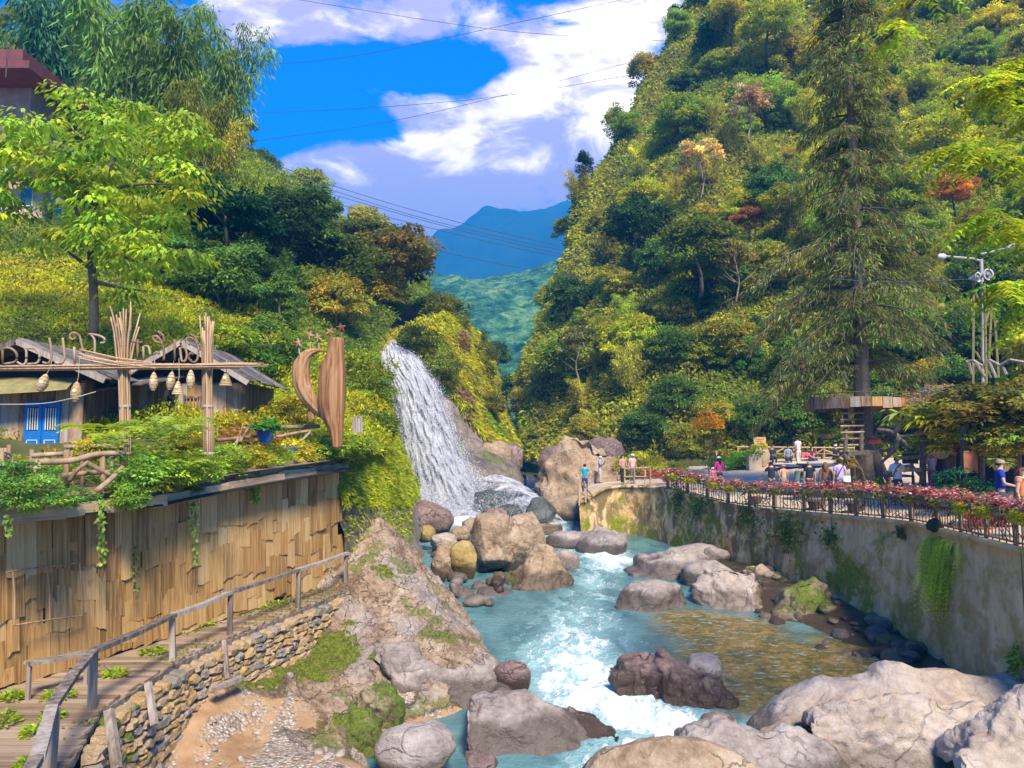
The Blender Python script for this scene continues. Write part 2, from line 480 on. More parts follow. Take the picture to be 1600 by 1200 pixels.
# ---- right mountain
RM_rows = [
 [(850, 760, 120), (815, 725, 77), (860, 730, 62), (985, 735, 55.5), (1150, 722, 53.5), (1300, 716, 52), (1450, 720, 48), (1600, 740, 42), (1850, 790, 32)],
 [(850, 690, 124), (812, 670, 78), (870, 670, 66), (985, 665, 57.5), (1150, 650, 55), (1300, 640, 54), (1450, 640, 51), (1600, 640, 46), (1850, 660, 36)],
 [(860, 600, 126), (824, 585, 80), (890, 585, 70), (1000, 575, 61), (1150, 560, 59), (1300, 550, 58), (1450, 545, 56), (1600, 535, 51), (1850, 530, 42)],
 [(900, 450, 130), (868, 445, 86), (935, 440, 78), (1020, 430, 71), (1150, 420, 68), (1300, 400, 66), (1450, 380, 64), (1600, 360, 60), (1850, 320, 50)],
 [(950, 310, 136), (918, 305, 92), (975, 300, 85), (1045, 290, 79), (1160, 270, 76), (1300, 250, 76), (1450, 230, 74), (1600, 200, 70), (1850, 140, 60)],
 [(1035, 170, 142), (1000, 165, 99), (1045, 155, 93), (1105, 145, 88), (1190, 130, 86), (1300, 110, 86), (1450, 80, 84), (1600, 50, 80), (1850, -30, 70)],
 [(1110, 20, 150), (1072, 12, 107), (1110, 0, 102), (1155, -10, 98), (1220, -20, 96), (1310, -40, 96), (1460, -70, 94), (1600, -100, 90), (1850, -180, 80)],
 [(1170, -140, 160), (1140, -150, 118), (1170, -160, 114), (1210, -170, 112), (1270, -180, 110), (1340, -200, 110), (1480, -230, 108), (1600, -260, 104), (1850, -330, 94)],
 [(1230, -80, 200), (1200, -120, 150), (1230, -140, 150), (1270, -150, 150), (1330, -170, 150), (1400, -190, 150), (1540, -210, 150), (1660, -230, 150), (1950, -300, 150)]]
RM = sheet(RM_rows, 14, 14)
nz = fbm(RM.reshape(-1, 3) * 0.12, 4).reshape(RM.shape[:2])
RMn = grid_normals(RM)
if (RMn[40, 60] @ np.array([-.5, -.6, .5])) < 0: RMn = -RMn
RM = RM + RMn * (nz * 1.6)[:, :, None]
structure('mountainside', make_mesh('mountainside', RM.reshape(-1, 3), grid_faces(*RM.shape[:2]), [M_soil], True))

# ---- left hillside
LH_rows = [
 [(-400, 770, 17), (-150, 760, 18), (0, 752, 19), (180, 745, 20), (340, 728, 21), (440, 712, 22.4), (520, 716, 23.2), (575, 712, 26), (606, 705, 31)],
 [(-400, 600, 24), (-150, 590, 25), (0, 600, 27), (180, 610, 27), (340, 620, 27.5), (440, 645, 27), (520, 650, 28), (565, 655, 32), (600, 650, 36)],
 [(-400, 480, 31), (-150, 480, 31), (0, 495, 31), (180, 515, 31), (340, 535, 33), (440, 565, 35), (510, 570, 38), (555, 580, 42), (590, 590, 44)],
 [(-400, 400, 40), (-150, 400, 40), (0, 425, 38), (180, 445, 38), (340, 475, 41), (440, 495, 44), (510, 505, 47), (565, 520, 51), (596, 528, 54)],
 [(-400, 230, 54), (-150, 240, 53), (0, 320, 46), (180, 340, 46), (340, 365, 50), (440, 395, 55), (540, 430, 60), (600, 460, 62), (640, 478, 63)],
 [(-400, 60, 68), (-150, 60, 66), (0, 180, 60), (180, 195, 60), (320, 245, 63), (440, 320, 69), (540, 375, 73), (620, 425, 76), (668, 462, 77)],
 [(-400, -60, 90), (-150, -50, 86), (0, 60, 80), (180, 75, 80), (300, 170, 84), (430, 285, 88), (540, 358, 92), (620, 415, 94), (672, 455, 95)],
 [(-400, 100, 150), (-150, 100, 150), (0, 180, 150), (180, 200, 150), (300, 300, 150), (430, 400, 150), (540, 460, 150), (620, 520, 150), (680, 560, 150)]]
LH = sheet(LH_rows, 12, 12)
LHn = grid_normals(LH)
if (LHn[20, 40] @ np.array([.3, -.6, .6])) < 0: LHn = -LHn
LH = LH + LHn * (fbm(LH.reshape(-1, 3) * 0.2, 4).reshape(LH.shape[:2]) * 0.7)[:, :, None]
structure('hillside', make_mesh('hillside', LH.reshape(-1, 3), grid_faces(*LH.shape[:2]), [M_soil], True))

# ---- left river bank below the terrace edge, from the sculpture to the waterfall
LB_rows = [
 [(505, 740, 23.6), (552, 706, 26.5), (588, 703, 31), (584, 648, 36), (578, 588, 44), (582, 528, 54)],
 [(528, 770, 23.8), (572, 745, 27), (598, 700, 33), (598, 650, 39), (592, 600, 46), (588, 545, 53)],
 [(540, 840, 24.0), (590, 800, 27.5), (614, 745, 33), (614, 700, 40), (602, 640, 47), (592, 570, 54)],
 [(545, 905, 24.2), (608, 860, 27.8), (632, 805, 33.5), (630, 750, 41), (616, 690, 49), (602, 620, 55)],
 [(560, 960, 24.4), (640, 920, 27.5), (660, 850, 33.5), (656, 800, 41), (648, 750, 50), (640, 700, 56)]]
LB = sheet(LB_rows, 12, 12)
LBn = grid_normals(LB)
if LBn[20, 30][0] < 0: LBn = -LBn
LB = LB + LBn * (fbm(LB.reshape(-1, 3) * 0.45, 5).reshape(LB.shape[:2]) * 0.45)[:, :, None]
structure('river_bank', make_mesh('river_bank', LB.reshape(-1, 3), grid_faces(*LB.shape[:2]), [M_cliff], True))

# ---- cliff behind and beside the waterfall
WC_rows = [
 [(575, 505, 54), (610, 522, 55.5), (650, 505, 56), (690, 490, 57), (720, 500, 60), (750, 540, 70), (775, 600, 92)],
 [(578, 550, 52.6), (612, 545, 53.6), (655, 545, 54), (700, 560, 56), (740, 570, 60), (765, 600, 70), (782, 640, 92)],
 [(585, 620, 51.5), (625, 620, 52), (680, 610, 53), (725, 625, 55), (758, 635, 59), (778, 650, 69), (790, 680, 92)],
 [(605, 700, 51), (650, 700, 51.3), (705, 690, 51.8), (745, 690, 53.5), (780, 690, 57), (800, 700, 67), (806, 705, 92)],
 [(620, 770, 50.6), (670, 765, 50.6), (735, 750, 50.6), (770, 735, 52), (803, 735, 55), (812, 738, 65), (818, 738, 92)],
 [(630, 830, 50), (690, 830, 50), (760, 800, 50), (790, 775, 51), (815, 770, 54), (818, 770, 65), (822, 770, 92)]]
WC = sheet(WC_rows, 12, 12)
WCn = grid_normals(WC)
if WCn[30, 30][1] > 0: WCn = -WCn
WC = WC + WCn * (fbm(WC.reshape(-1, 3) * np.array([.35, .35, .2]), 5).reshape(WC.shape[:2]) * 0.8)[:, :, None]
structure('waterfall_cliff', make_mesh('waterfall_cliff', WC.reshape(-1, 3), grid_faces(*WC.shape[:2]), [M_cliff], True))

# ---- rocky slab and sandy shore in front of the boardwalk (height field through surveyed points)
pts = [(380, 1150, 15.4), (250, 1195, 13.9), (400, 1200, 14.0), (560, 1195, 14.6), (480, 1060, 18.6), (330, 1095, 15.6), (240, 1160, 14.2), (300, 1185, 14.2), (470, 1130, 16.2),
       (450, 1025, 19.4), (520, 962, 21.2), (590, 905, 23.0), (560, 860, 24.6), (600, 815, 26.5), (650, 905, 24.0), (700, 965, 22.8), (745, 1010, 21.6), (775, 1042, 20.6),
       (620, 1000, 20.6), (560, 1075, 18.6), (640, 1055, 19.2), (700, 1062, 19.3), (390, 1060, 17.0), (420, 975, 21.0), (520, 1110, 16.9), (590, 955, 21.9), (560, 1020, 20.0),
       (300, 1045, 17.0), (150, 1180, 13.0), (640, 860, 26.5)]
C = np.array([P(*p) for p in pts])
extra = [(1.2, 20.5, -7.6), (0.8, 23, -7.4), (-0.2, 26, -7.0), (-1.5, 30, -6.6), (-2.4, 34, -6.2), (-1.0, 17.5, -6.9), (0.5, 18.5, -7.3), (-1.5, 15.5, -7.0), (-1.3, 13, -7.2), (0.8, 14, -7.8),
         (-9.5, 12, -5.4), (-9.5, 18, -4.6), (-9, 24, -4.3), (-6, 11, -7.0), (-3, 11, -7.4), (-8, 28, -3.6), (-6.5, 20.5, -4.55), (-7.8, 17, -4.9), (-1.7, 17.2, -6.55), (-2.6, 16.2, -6.6)]
C = np.concatenate([C, np.array(extra)])
def tps(C, X, Y, lam=0.02):
    n = len(C)
    def U(r): return np.where(r > 1e-9, r * r * np.log(r + 1e-12), 0)
    D = np.hypot(C[:, None, 0] - C[None, :, 0], C[:, None, 1] - C[None, :, 1])
    A = np.zeros((n + 3, n + 3)); A[:n, :n] = U(D) + lam * np.eye(n); A[:n, n] = 1; A[:n, n + 1:] = C[:, :2]; A[n, :n] = 1; A[n + 1:, :n] = C[:, :2].T
    b = np.zeros(n + 3); b[:n] = C[:, 2]
    wv = np.linalg.solve(A, b)
    z = wv[n] + wv[n + 1] * X + wv[n + 2] * Y
    for i in range(n): z = z + wv[i] * U(np.hypot(X - C[i, 0], Y - C[i, 1]))
    return z
xs = np.linspace(-10, 1.6, 200); ys = np.linspace(10.5, 33, 330)
SX, SY = np.meshgrid(xs, ys)
SZ = tps(C, SX.ravel(), SY.ravel()).reshape(SX.shape)
def slab_base(X, Y): return tps(C, np.asarray(X, float), np.asarray(Y, float))
rockiness = sstep(SZ, -6.0, -5.5) * 0.9 + 0.1
q = np.stack([SX.ravel(), SY.ravel(), SZ.ravel()], 1)
# ledges run down towards the river
rot = np.stack([q[:, 0] * 0.8 - q[:, 1] * 0.6, q[:, 0] * 0.6 + q[:, 1] * 0.8, q[:, 2]], 1)
ridge = 1 - np.abs(fbm(rot * np.array([1.1, 0.45, 0.8]), 4)) * 2.2
sandp = np.zeros(SX.size)
for (x, y, d, r, a) in [(300, 1130, 15.3, 1.0, 1.2), (240, 1185, 14.0, 1.0, 1.3), (390, 1175, 14.6, 1.2, 1.3), (330, 1165, 14.6, .8, 1.2), (460, 1120, 16.4, .8, .9), (470, 1190, 14.4, .9, 1.1), (620, 1075, 18.6, .6, 1.0), (400, 1110, 16, .8, 1.0), (560, 1195, 14.6, .8, .8)]:
    c = P(x, y, d); sandp = np.maximum(sandp, a * np.exp(-((q[:, 0] - c[0]) ** 2 + (q[:, 1] - c[1]) ** 2) / (r * r)))
sandp = sandp.clip(0, 1); rockiness = rockiness * (1 - .93 * sstep(sandp, .3, .7).reshape(SX.shape))
crag = (np.abs(fbm(rot * np.array([2.4, .9, 1.6]) + 9, 5)) * -0.55 + .12).reshape(SX.shape) * rockiness
SZ = SZ + crag * .55 + rockiness * ((fbm(q * 0.9, 4) * 0.28 + (ridge - 0.6).clip(-1, 1).reshape(-1) * 0.16).reshape(SX.shape))
SZ = SZ + 0.015 * perlin(q * 6).reshape(SX.shape)
M_slab, t, b, o_ = new_mat('slab_rock')
# bare rock above, gravel and wet sand low down
geo = t.node('ShaderNodeNewGeometry'); v = geo.outputs['Position']
at = t.node('ShaderNodeAttribute'); at.attribute_name = 'sand'
st = t.mapping(v, rot=(0, 0, 0.65), scale=(1.0, 0.35, 1.2))
n1 = t.noise(st, 1.4, 7, 0.62, 0.5); n2 = t.noise(v, 7, 6, 0.65); n3 = t.noise(v, 30, 3, 0.6)
rc = t.ramp(t.math('ADD', t.math('MULTIPLY', n1, 0.62), t.math('MULTIPLY', n2, 0.4)), [(0.38, (0.11, 0.07, 0.042)), (0.46, (0.33, 0.215, 0.125)), (0.56, (0.47, 0.345, 0.235)), (0.68, (0.62, 0.51, 0.41))])
rc = t.mix(t.smooth(t.noise(v, 0.5, 3), 0.45, 0.65, 0, 0.5), rc, t.ramp(n2, [(0.3, (0.26, 0.24, 0.26)), (0.7, (0.52, 0.47, 0.47))]))
rc = t.mix(t.smooth(n3, 0.58, 0.68, 0, 0.45), rc, (0.10, 0.07, 0.045))
vc = t.node('ShaderNodeTexVoronoi', feature='DISTANCE_TO_EDGE'); vc.inputs['Scale'].default_value = 1.5
wv2 = t.node('ShaderNodeVectorMath', operation='ADD'); nz2 = t.node('ShaderNodeTexNoise'); nz2.inputs['Scale'].default_value = 2.4; nz2.inputs['Detail'].default_value = 6; t.put(nz2.inputs['Vector'], v)
t.put(wv2.inputs[0], st); t.put(wv2.inputs[1], nz2.outputs['Color']); t.put(vc.inputs['Vector'], wv2.outputs[0])
crk = t.math('MULTIPLY', t.smooth(vc.outputs['Distance'], 0.0, 0.05, 1, 0), t.smooth(n2, 0.38, 0.6))
rc = t.mix(t.math('MULTIPLY', crk, 0.9), rc, (0.07, 0.045, 0.03))
moss = t.smooth(t.math('ADD', t.noise(v, 0.55, 5, 0.66), t.math('MULTIPLY', t.noise(v, 4, 3), 0.12)), 0.60, 0.66)
at2 = t.node('ShaderNodeAttribute'); at2.attribute_name = 'moss'
moss = t.math('MAXIMUM', t.math('MULTIPLY', moss, 0.75), t.smooth(t.math('ADD', at2.outputs['Fac'], t.math('MULTIPLY', t.math('SUBTRACT', n2, 0.5), 1.5)), 0.42, 0.58))
rc = t.mix(moss, rc, t.ramp(t.noise(v, 16, 4, 0.7), [(0.3, (0.05, 0.06, 0.006)), (0.55, (0.16, 0.18, 0.012)), (0.75, (0.32, 0.33, 0.05))]))
peb = t.node('ShaderNodeTexVoronoi'); peb.inputs['Scale'].default_value = 16; t.put(peb.inputs['Vector'], v)
pbw = t.node('ShaderNodeRGBToBW'); t.put(pbw.inputs[0], peb.outputs['Color']); pc = t.ramp(pbw.outputs[0], [(0.2, (0.26, 0.19, 0.14)), (0.5, (0.50, 0.40, 0.31)), (0.8, (0.66, 0.58, 0.50))])
pc = t.mix(t.smooth(peb.outputs['Distance'], 0.25, 0.5, 0, 0.5), pc, (0.16, 0.11, 0.07))
sc_ = t.ramp(t.noise(v, 2.2, 5, 0.6), [(0.3, (0.30, 0.165, 0.075)), (0.7, (0.46, 0.29, 0.155))])
gv = t.smooth(t.math('ADD', n1, t.math('MULTIPLY', t.noise(v, 0.6, 3), 0.6)), 0.74, 0.86)
low = t.mix(gv, sc_, pc)
sm = t.smooth(t.math('ADD', at.outputs['Fac'], t.math('MULTIPLY', t.math('SUBTRACT', n2, 0.5), 0.7)), 0.38, 0.62)
t.put(b.inputs['Base Color'], t.mix(sm, rc, low))
t.put(b.inputs['Roughness'], t.math('SUBTRACT', 0.82, t.math('MULTIPLY', t.math('MULTIPLY', sm, t.math('SUBTRACT', 1.0, gv)), 0.45)))
b.inputs['Specular IOR Level'].default_value = 0.3
bp = t.node('ShaderNodeBump'); bp.inputs['Strength'].default_value = 1.0; bp.inputs['Distance'].default_value = 0.10
h = t.math('ADD', t.math('SUBTRACT', t.math('MULTIPLY', n1, 1.3), t.math('MULTIPLY', crk, 0.5)), t.math('ADD', t.math('MULTIPLY', n2, 1.4), t.math('MULTIPLY', n3, 0.35)))
h = t.math('ADD', t.math('MULTIPLY', h, t.math('SUBTRACT', 1.0, t.math('MULTIPLY', sm, 0.85))), t.math('MULTIPLY', t.math('MULTIPLY', peb.outputs['Distance'], gv), t.math('MULTIPLY', sm, -0.5)))
t.put(bp.inputs['Height'], h); t.l.new(bp.outputs[0], b.inputs['Normal'])
sandv = np.maximum(1 - sstep(SZ.ravel(), -6.3, -5.9), sandp)
mossv = np.zeros(SX.size)
for (x, y, d, r, a) in [(455, 1045, 18.9, 1.0, 1.2), (520, 1020, 19.8, .8, 1.1), (395, 1075, 17.2, .7, 1.1), (600, 1020, 19.8, .5, .9), (585, 1095, 17.8, .45, 1.2), (555, 1130, 16.8, .5, 1.3), (500, 1130, 16.4, .25, .8), (545, 985, 21, .35, .7), (600, 915, 23.5, .5, .7), (430, 1010, 19.3, .5, .9)]:
    c = P(x, y, d); mossv = np.maximum(mossv, a * np.exp(-((q[:, 0] - c[0]) ** 2 + (q[:, 1] - c[1]) ** 2) / (r * r)))
structure('rocky_shore', make_mesh('rocky_shore', np.stack([SX, SY, SZ], 2).reshape(-1, 3), grid_faces(330, 200), [M_slab], True, attrs={'sand': sandv, 'moss': mossv}))
def slab_z(x, y):
    i = int(np.clip((y - 10.5) / 22.5 * 329, 0, 329)); j = int(np.clip((x + 10) / 11.6 * 199, 0, 199)); return float(SZ[i, j])

# ---- retaining wall, plaza and stony strip
W_top = [(905, 786, 40.5), (925, 775, 41), (945, 764, 41.3), (968, 760, 41.4), (992, 760, 41.2), (1015, 761, 40.4), (1049, 766, 38.7), (1112, 782, 35.5), (1145, 790, 33.8), (1200, 796, 31.5), (1231, 799, 30), (1320, 806, 26.8), (1417, 816, 23.5), (1510, 837, 20), (1600, 859, 17.2), (1806, 902, 13.6), (2140, 968, 10.3)]
W_botz = [-4.9, -5.0, -5.15, -5.25, -5.3, -5.3, -5.2, -5.05, -5.0, -5.05, -5.1, -5.35, -5.85, -6.0, -6.05, -6.2, -6.4]
WT = cr_interp(np.array([P(*p) for p in W_top]), 8)
WBz = np.interp(np.arange(len(WT)) / 8.0, np.arange(len(W_botz)), W_botz) - 0.9
PB = [(908, 757, 52), (918, 753, 53), (930, 751, 53.2), (950, 749, 53.4), (975, 746, 53.5), (1005, 740, 53.4), (1050, 730, 53), (1100, 728, 52.6), (1140, 724, 52), (1180, 720, 51.5), (1240, 716, 51), (1290, 714, 50.5), (1370, 714, 48), (1460, 722, 44), (1560, 735, 38), (1740, 765, 30), (2100, 820, 22)]
PBk = cr_interp(np.array([P(*p) for p in PB]), 8)
tt = np.linspace(0, 1, 24)[:, None, None]
ease = tt
PL = WT[None] * (1 - ease) + PBk[None] * ease
def plaza_pt(x, d):
    """ground point of the plaza near image column x at depth d"""
    u = (x - 800) / F
    X = u * d
    D = (PL[:, :, 0] - X) ** 2 + (PL[:, :, 1] - d) ** 2
    i = np.unravel_index(np.argmin(D), D.shape)
    return np.array([X, d, PL[i][2]])
M_plaza, t, b, o_ = new_mat('plaza_paving')
geo = t.node('ShaderNodeNewGeometry'); v = geo.outputs['Position']
br = t.node('ShaderNodeTexVoronoi', feature='DISTANCE_TO_EDGE'); br.inputs['Scale'].default_value = 1.3; t.put(br.inputs['Vector'], v)
c = t.ramp(t.noise(v, 1.1, 5, 0.6), [(0.3, (0.48, 0.35, 0.23)), (0.7, (0.66, 0.53, 0.39))])
c = t.mix(t.smooth(br.outputs['Distance'], 0, 0.05, 0.45, 0), c, (0.22, 0.15, 0.09))
t.put(b.inputs['Base Color'], c); b.inputs['Roughness'].default_value = 0.85
structure('plaza', make_mesh('plaza', PL.reshape(-1, 3), grid_faces(*PL.shape[:2]), [M_plaza], True))
# retaining wall as a solid with a coping lip
M_wall, t, b, o_ = new_mat('stained_concrete')
geo = t.node('ShaderNodeNewGeometry'); v = geo.outputs['Position']
sepw = t.node('ShaderNodeSeparateXYZ'); t.put(sepw.inputs[0], v)
av = t.node('ShaderNodeAttribute'); av.attribute_name = 'height'
ah = av.outputs['Fac']
nst = t.noise(t.mapping(v, scale=(2.2, 2.2, 0.14)), 1.0, 6, 0.65, 0.2)
nbl = t.noise(v, 1.1, 7, 0.68, 0.3); nfi = t.noise(v, 9, 5, 0.65)
base = t.ramp(nst, [(0.30, (0.42, 0.31, 0.21)), (0.43, (0.68, 0.46, 0.23)), (0.56, (0.80, 0.56, 0.29)), (0.74, (0.80, 0.64, 0.44))])
# older grime towards the far end (Y large), grey washed streaks near
och = t.smooth(t.math('SUBTRACT', t.math('ADD', nbl, t.math('MULTIPLY', nst, 0.35)), t.math('MULTIPLY', ah, 0.16)), 0.52, 0.66)
base = t.mix(t.math('MULTIPLY', och, 0.72), base, t.ramp(nfi, [(0.3, (0.34, 0.19, 0.04)), (0.7, (0.58, 0.36, 0.10))]))
far = t.smooth(sepw.outputs[1], 24, 33)
dk = t.math('MULTIPLY', t.smooth(t.noise(t.mapping(v, scale=(1, 1, .6)), 1.5, 6, 0.7, 0.5), 0.42, 0.56), t.math('ADD', 0.15, t.math('MULTIPLY', far, 0.75)))
base = t.mix(dk, base, (0.15, 0.105, 0.05))
gm = t.smooth(t.math('ADD', t.math('SUBTRACT', t.noise(v, 0.8, 6, 0.66), t.math('MULTIPLY', ah, 0.20)), t.math('MULTIPLY', nst, 0.1)), 0.42, 0.54)
gm = t.math('MULTIPLY', gm, t.math('ADD', 0.3, t.math('MULTIPLY', t.smooth(sepw.outputs[1], 19, 27), 0.7)))
base = t.mix(gm, base, t.ramp(t.noise(v, 12, 4, 0.7), [(0.3, (0.08, 0.09, 0.01)), (0.7, (0.30, 0.30, 0.02))]))
t.put(b.inputs['Base Color'], base); b.inputs['Roughness'].default_value = 0.9; b.inputs['Specular IOR Level'].default_value = 0.2
bp = t.node('ShaderNodeBump'); bp.inputs['Strength'].default_value = 0.5; bp.inputs['Distance'].default_value = 0.03
t.put(bp.inputs['Height'], t.math('ADD', nfi, t.math('MULTIPLY', gm, 0.6))); t.l.new(bp.outputs[0], b.inputs['Normal'])
tan = np.gradient(WT, axis=0); outn = np.stack([-tan[:, 1] * -1, tan[:, 0] * -1, 0 * tan[:, 0]], 1)
outn = np.stack([tan[:, 1], -tan[:, 0], 0 * tan[:, 0]], 1); outn = unit(outn)
if outn[60][0] > 0: outn = -outn          # outwards = towards the river
prof = []
hh = np.linspace(0, 1, 12)
lay = []
lay.append((WT - outn * 0.35 + np.array([0, 0, 0.035]), np.ones(len(WT))))
lay.append((WT + outn * 0.05 + np.array([0, 0, 0.03]), np.ones(len(WT))))
lay.append((WT + outn * 0.05 + np.array([0, 0, -0.09]), np.ones(len(WT)) * .97))
for k, h in enumerate(hh):
    A = WT.copy(); top = WT[:, 2] - 0.095
    A[:, 2] = top + (WBz - top) * h; A += outn * (0.0 + 0.25 * h)
    A += outn * (0.02 * perlin(A * 1.2))[:, None]
    lay.append((A, np.full(len(WT), 1 - h)))
WV = np.stack([l[0] for l in lay]); WH = np.stack([l[1] for l in lay])
wall_root = obj('retaining_wall', make_mesh('retaining_wall', WV.reshape(-1, 3), grid_faces(len(lay), len(WT)), [M_wall], True, attrs={'height': WH.ravel()}))
tag(wall_root, 'tall stained concrete retaining wall holding up the plaza above the river', 'retaining wall')
# stony strip at the wall foot
st_rows = []
wsel = np.arange(0, len(WT), 1)
widths = np.interp(np.arange(len(WT)) / 8.0, [0, 3, 6, 8, 10, 12, 13, 14, 16], [1.2, 1.5, 2.8, 3.8, 3.8, 3.2, 2.4, 1.6, 1.4])
botz = WBz + 0.9
SB = []
for k in np.linspace(-0.25, 1, 22):
    A = WT + outn * (0.2 + widths * max(k, 0) + min(k, 0))[:, None]
    A[:, 2] = botz + 0.08 - (botz + 0.08 - (river_z(A[:, 1]) - 0.45)) * max(k, 0) ** 2.0
    SB.append(A)
SB = np.stack(SB); qq = SB.reshape(-1, 3)
SB[:, :, 2] += (fbm(qq * 1.1, 4) * 0.16 + np.abs(fbm(qq * 3.1, 3)) * 0.12).reshape(SB.shape[:2])
M_rubble = rock_mat('rubble_bank', (0.06, 0.045, 0.03), (0.22, 0.155, 0.09), (0.42, 0.31, 0.21), moss=0.35, scale=2.2, wetz=0.8)
structure('stony_bank', make_mesh('stony_bank', qq * 0 + SB.reshape(-1, 3), grid_faces(*SB.shape[:2]), [M_rubble], True))

# ---- water
xs = np.linspace(-8, 15, 420); ys = np.linspace(7, 51.5, 760)
RX, RY = np.meshgrid(xs, ys); RZ = river_z(RY)
q = np.stack([RX.ravel(), RY.ravel()], 1)
main = [P(x, y, d) for x, y, d in [(820, 830, 44), (880, 832, 42), (955, 873, 35.5), (930, 905, 31), (905, 950, 27), (890, 1000, 22.5), (925, 1055, 20.3), (1000, 1095, 18.4), (1085, 1130, 17.2), (1000, 1150, 16.6), (940, 1180, 15.5)]]
D1, par = polyline_dist(RX, RY, main)
wdt = np.interp(par, [0, 1, 2, 3, 4, 5, 6, 7, 8, 9, 10], [1.2, 0.9, 1.0, 0.75, 1.0, 1.3, 1.6, 1.45, 1.0, .8, .7])
foam = np.exp(-(D1 / (wdt * 1.25)) ** 2)
fstr = np.interp(par, [0, 1, 2, 2.6, 3.2, 4, 5, 6, 7, 8, 9, 10], [1.0, 1.0, .9, .36, .32, .42, .68, .88, 1.0, 1.0, .75, .6])
foam = foam * fstr
p3 = np.stack([RX.ravel(), RY.ravel() * 0.8, RZ.ravel()], 1)
nn = fbm(p3 * np.array([1.5, 1.1, 1]), 5).reshape(RX.shape)
foam = foam + 0.2 * np.exp(-(D1 / 3.0) ** 2) * (nn > 0)
for (x, y, d, r, a) in [(700, 800, 47, 3.2, 1.2), (1190, 1110, 17.4, .55, .8), (1240, 1090, 17.8, .5, .5), (835, 800, 46, 1.8, .9), (790, 1200, 14.5, .6, .2), (1100, 1050, 19.5, 1.5, -0.2)]:
    c = P(x, y, d); foam += a * np.exp(-((RX - c[0]) ** 2 + (RY - c[1]) ** 2) / (r * r))
brown = np.zeros(RX.shape)
for (x, y, d, r, a) in [(1130, 975, 24.8, 2.1, 1.2), (1200, 1030, 21.8, 2.6, 1.4), (1080, 950, 26, 1.5, 1.0), (1270, 1045, 21, 2.4, 1.3), (1170, 1075, 19.3, 1.2, 1.0), (1350, 1190, 15.2, 1.6, .8), (600, 1100, 18, .9, 1.1), (640, 1060, 19.2, .7, 1.2), (1330, 1000, 23, 1.8, .9)]:
    c = P(x, y, d); brown = np.maximum(brown, a * np.exp(-((RX - c[0]) ** 2 + (RY - c[1]) ** 2) / (r * r)))
turb = sstep(foam, 0.1, 0.9)
RZ = RZ + (fbm(p3 * np.array([1.2, 0.9, 1]), 4).reshape(RX.shape) * (0.035 + 0.20 * turb)) + np.abs(perlin(p3 * np.array([3.1, 2.2, 1]))).reshape(RX.shape) * 0.09 * turb
M_water, t, b, o_ = new_mat('river_water')
geo = t.node('ShaderNodeNewGeometry'); v = geo.outputs['Position']
af = t.node('ShaderNodeAttribute'); af.attribute_name = 'foam'
ab = t.node('ShaderNodeAttribute'); ab.attribute_name = 'brown'
fl = t.mapping(v, scale=(1.0, 0.55, 1))
na = t.noise(fl, 2.2, 7, 0.68, 1.2); nb = t.noise(fl, 7.0, 5, 0.65, 0.8); nc = t.noise(fl, 1.0, 3, 0.5)
deep = t.mix(t.smooth(nc, 0.35, 0.65), (0.055, 0.15, 0.165), (0.115, 0.245, 0.245))
bed = t.ramp(t.math('ADD', t.math('MULTIPLY', t.noise(v, 1.3, 6, 0.7, 0.6), 0.6), t.math('MULTIPLY', t.noise(v, 6.0, 5, 0.7), 0.42)), [(0.36, (0.035, 0.05, 0.02)), (0.47, (0.12, 0.10, 0.025)), (0.56, (0.25, 0.165, 0.04)), (0.68, (0.42, 0.29, 0.13))])
glint = t.math('MULTIPLY', t.smooth(t.noise(t.mapping(v, scale=(1.0, 2.2, 1)), 3.2, 4, 0.65, 0.6), 0.56, 0.66), 0.75)  # pale blue water glints painted into the colour of the brown shallows
bed = t.mix(glint, bed, (0.34, 0.46, 0.47))
c = t.mix(t.smooth(t.math('ADD', ab.outputs['Fac'], t.math('MULTIPLY', t.math('SUBTRACT', na, 0.5), 0.5)), 0.12, 0.85), deep, bed)
# glassy aerated water first, then torn white foam
f0 = t.math('ADD', af.outputs['Fac'], t.math('MULTIPLY', t.math('SUBTRACT', na, 0.5), 1.6))
c = t.mix(t.smooth(af.outputs['Fac'], 0.1, 0.75, 0, 0.75), c, (0.34, 0.58, 0.58))
vf = t.node('ShaderNodeTexVoronoi', feature='DISTANCE_TO_EDGE'); vf.inputs['Scale'].default_value = 3.0
wv = t.node('ShaderNodeVectorMath', operation='ADD'); nzz = t.node('ShaderNodeTexNoise'); nzz.inputs['Scale'].default_value = 2.5; nzz.inputs['Detail'].default_value = 5; t.put(nzz.inputs['Vector'], fl)
t.put(wv.inputs[0], fl); t.put(wv.inputs[1], nzz.outputs['Color']); t.put(vf.inputs['Vector'], wv.outputs[0])
lace = t.smooth(vf.outputs['Distance'], 0.0, 0.10, 1.0, 0.0)
f1 = t.smooth(f0, 0.48, 1.0)
f2 = t.math('MULTIPLY', lace, t.smooth(f0, 0.22, 0.7))
fm = t.math('MINIMUM', t.math('ADD', t.math('MULTIPLY', f1, 0.9), t.math('MULTIPLY', f2, 0.7)), 1.0)
c = t.mix(fm, c, (0.78, 0.86, 0.88))
t.put(b.inputs['Base Color'], c)
t.put(b.inputs['Roughness'], t.math('ADD', 0.06, t.math('MULTIPLY', fm, 0.6)))
b.inputs['IOR'].default_value = 1.33
b.inputs['Specular IOR Level'].default_value = 0.55
bp = t.node('ShaderNodeBump'); bp.inputs['Strength'].default_value = 0.75; bp.inputs['Distance'].default_value = 0.10
rip = t.noise(t.mapping(v, scale=(1.0, 1.6, 1)), 4.0, 4, 0.6, 0.8)
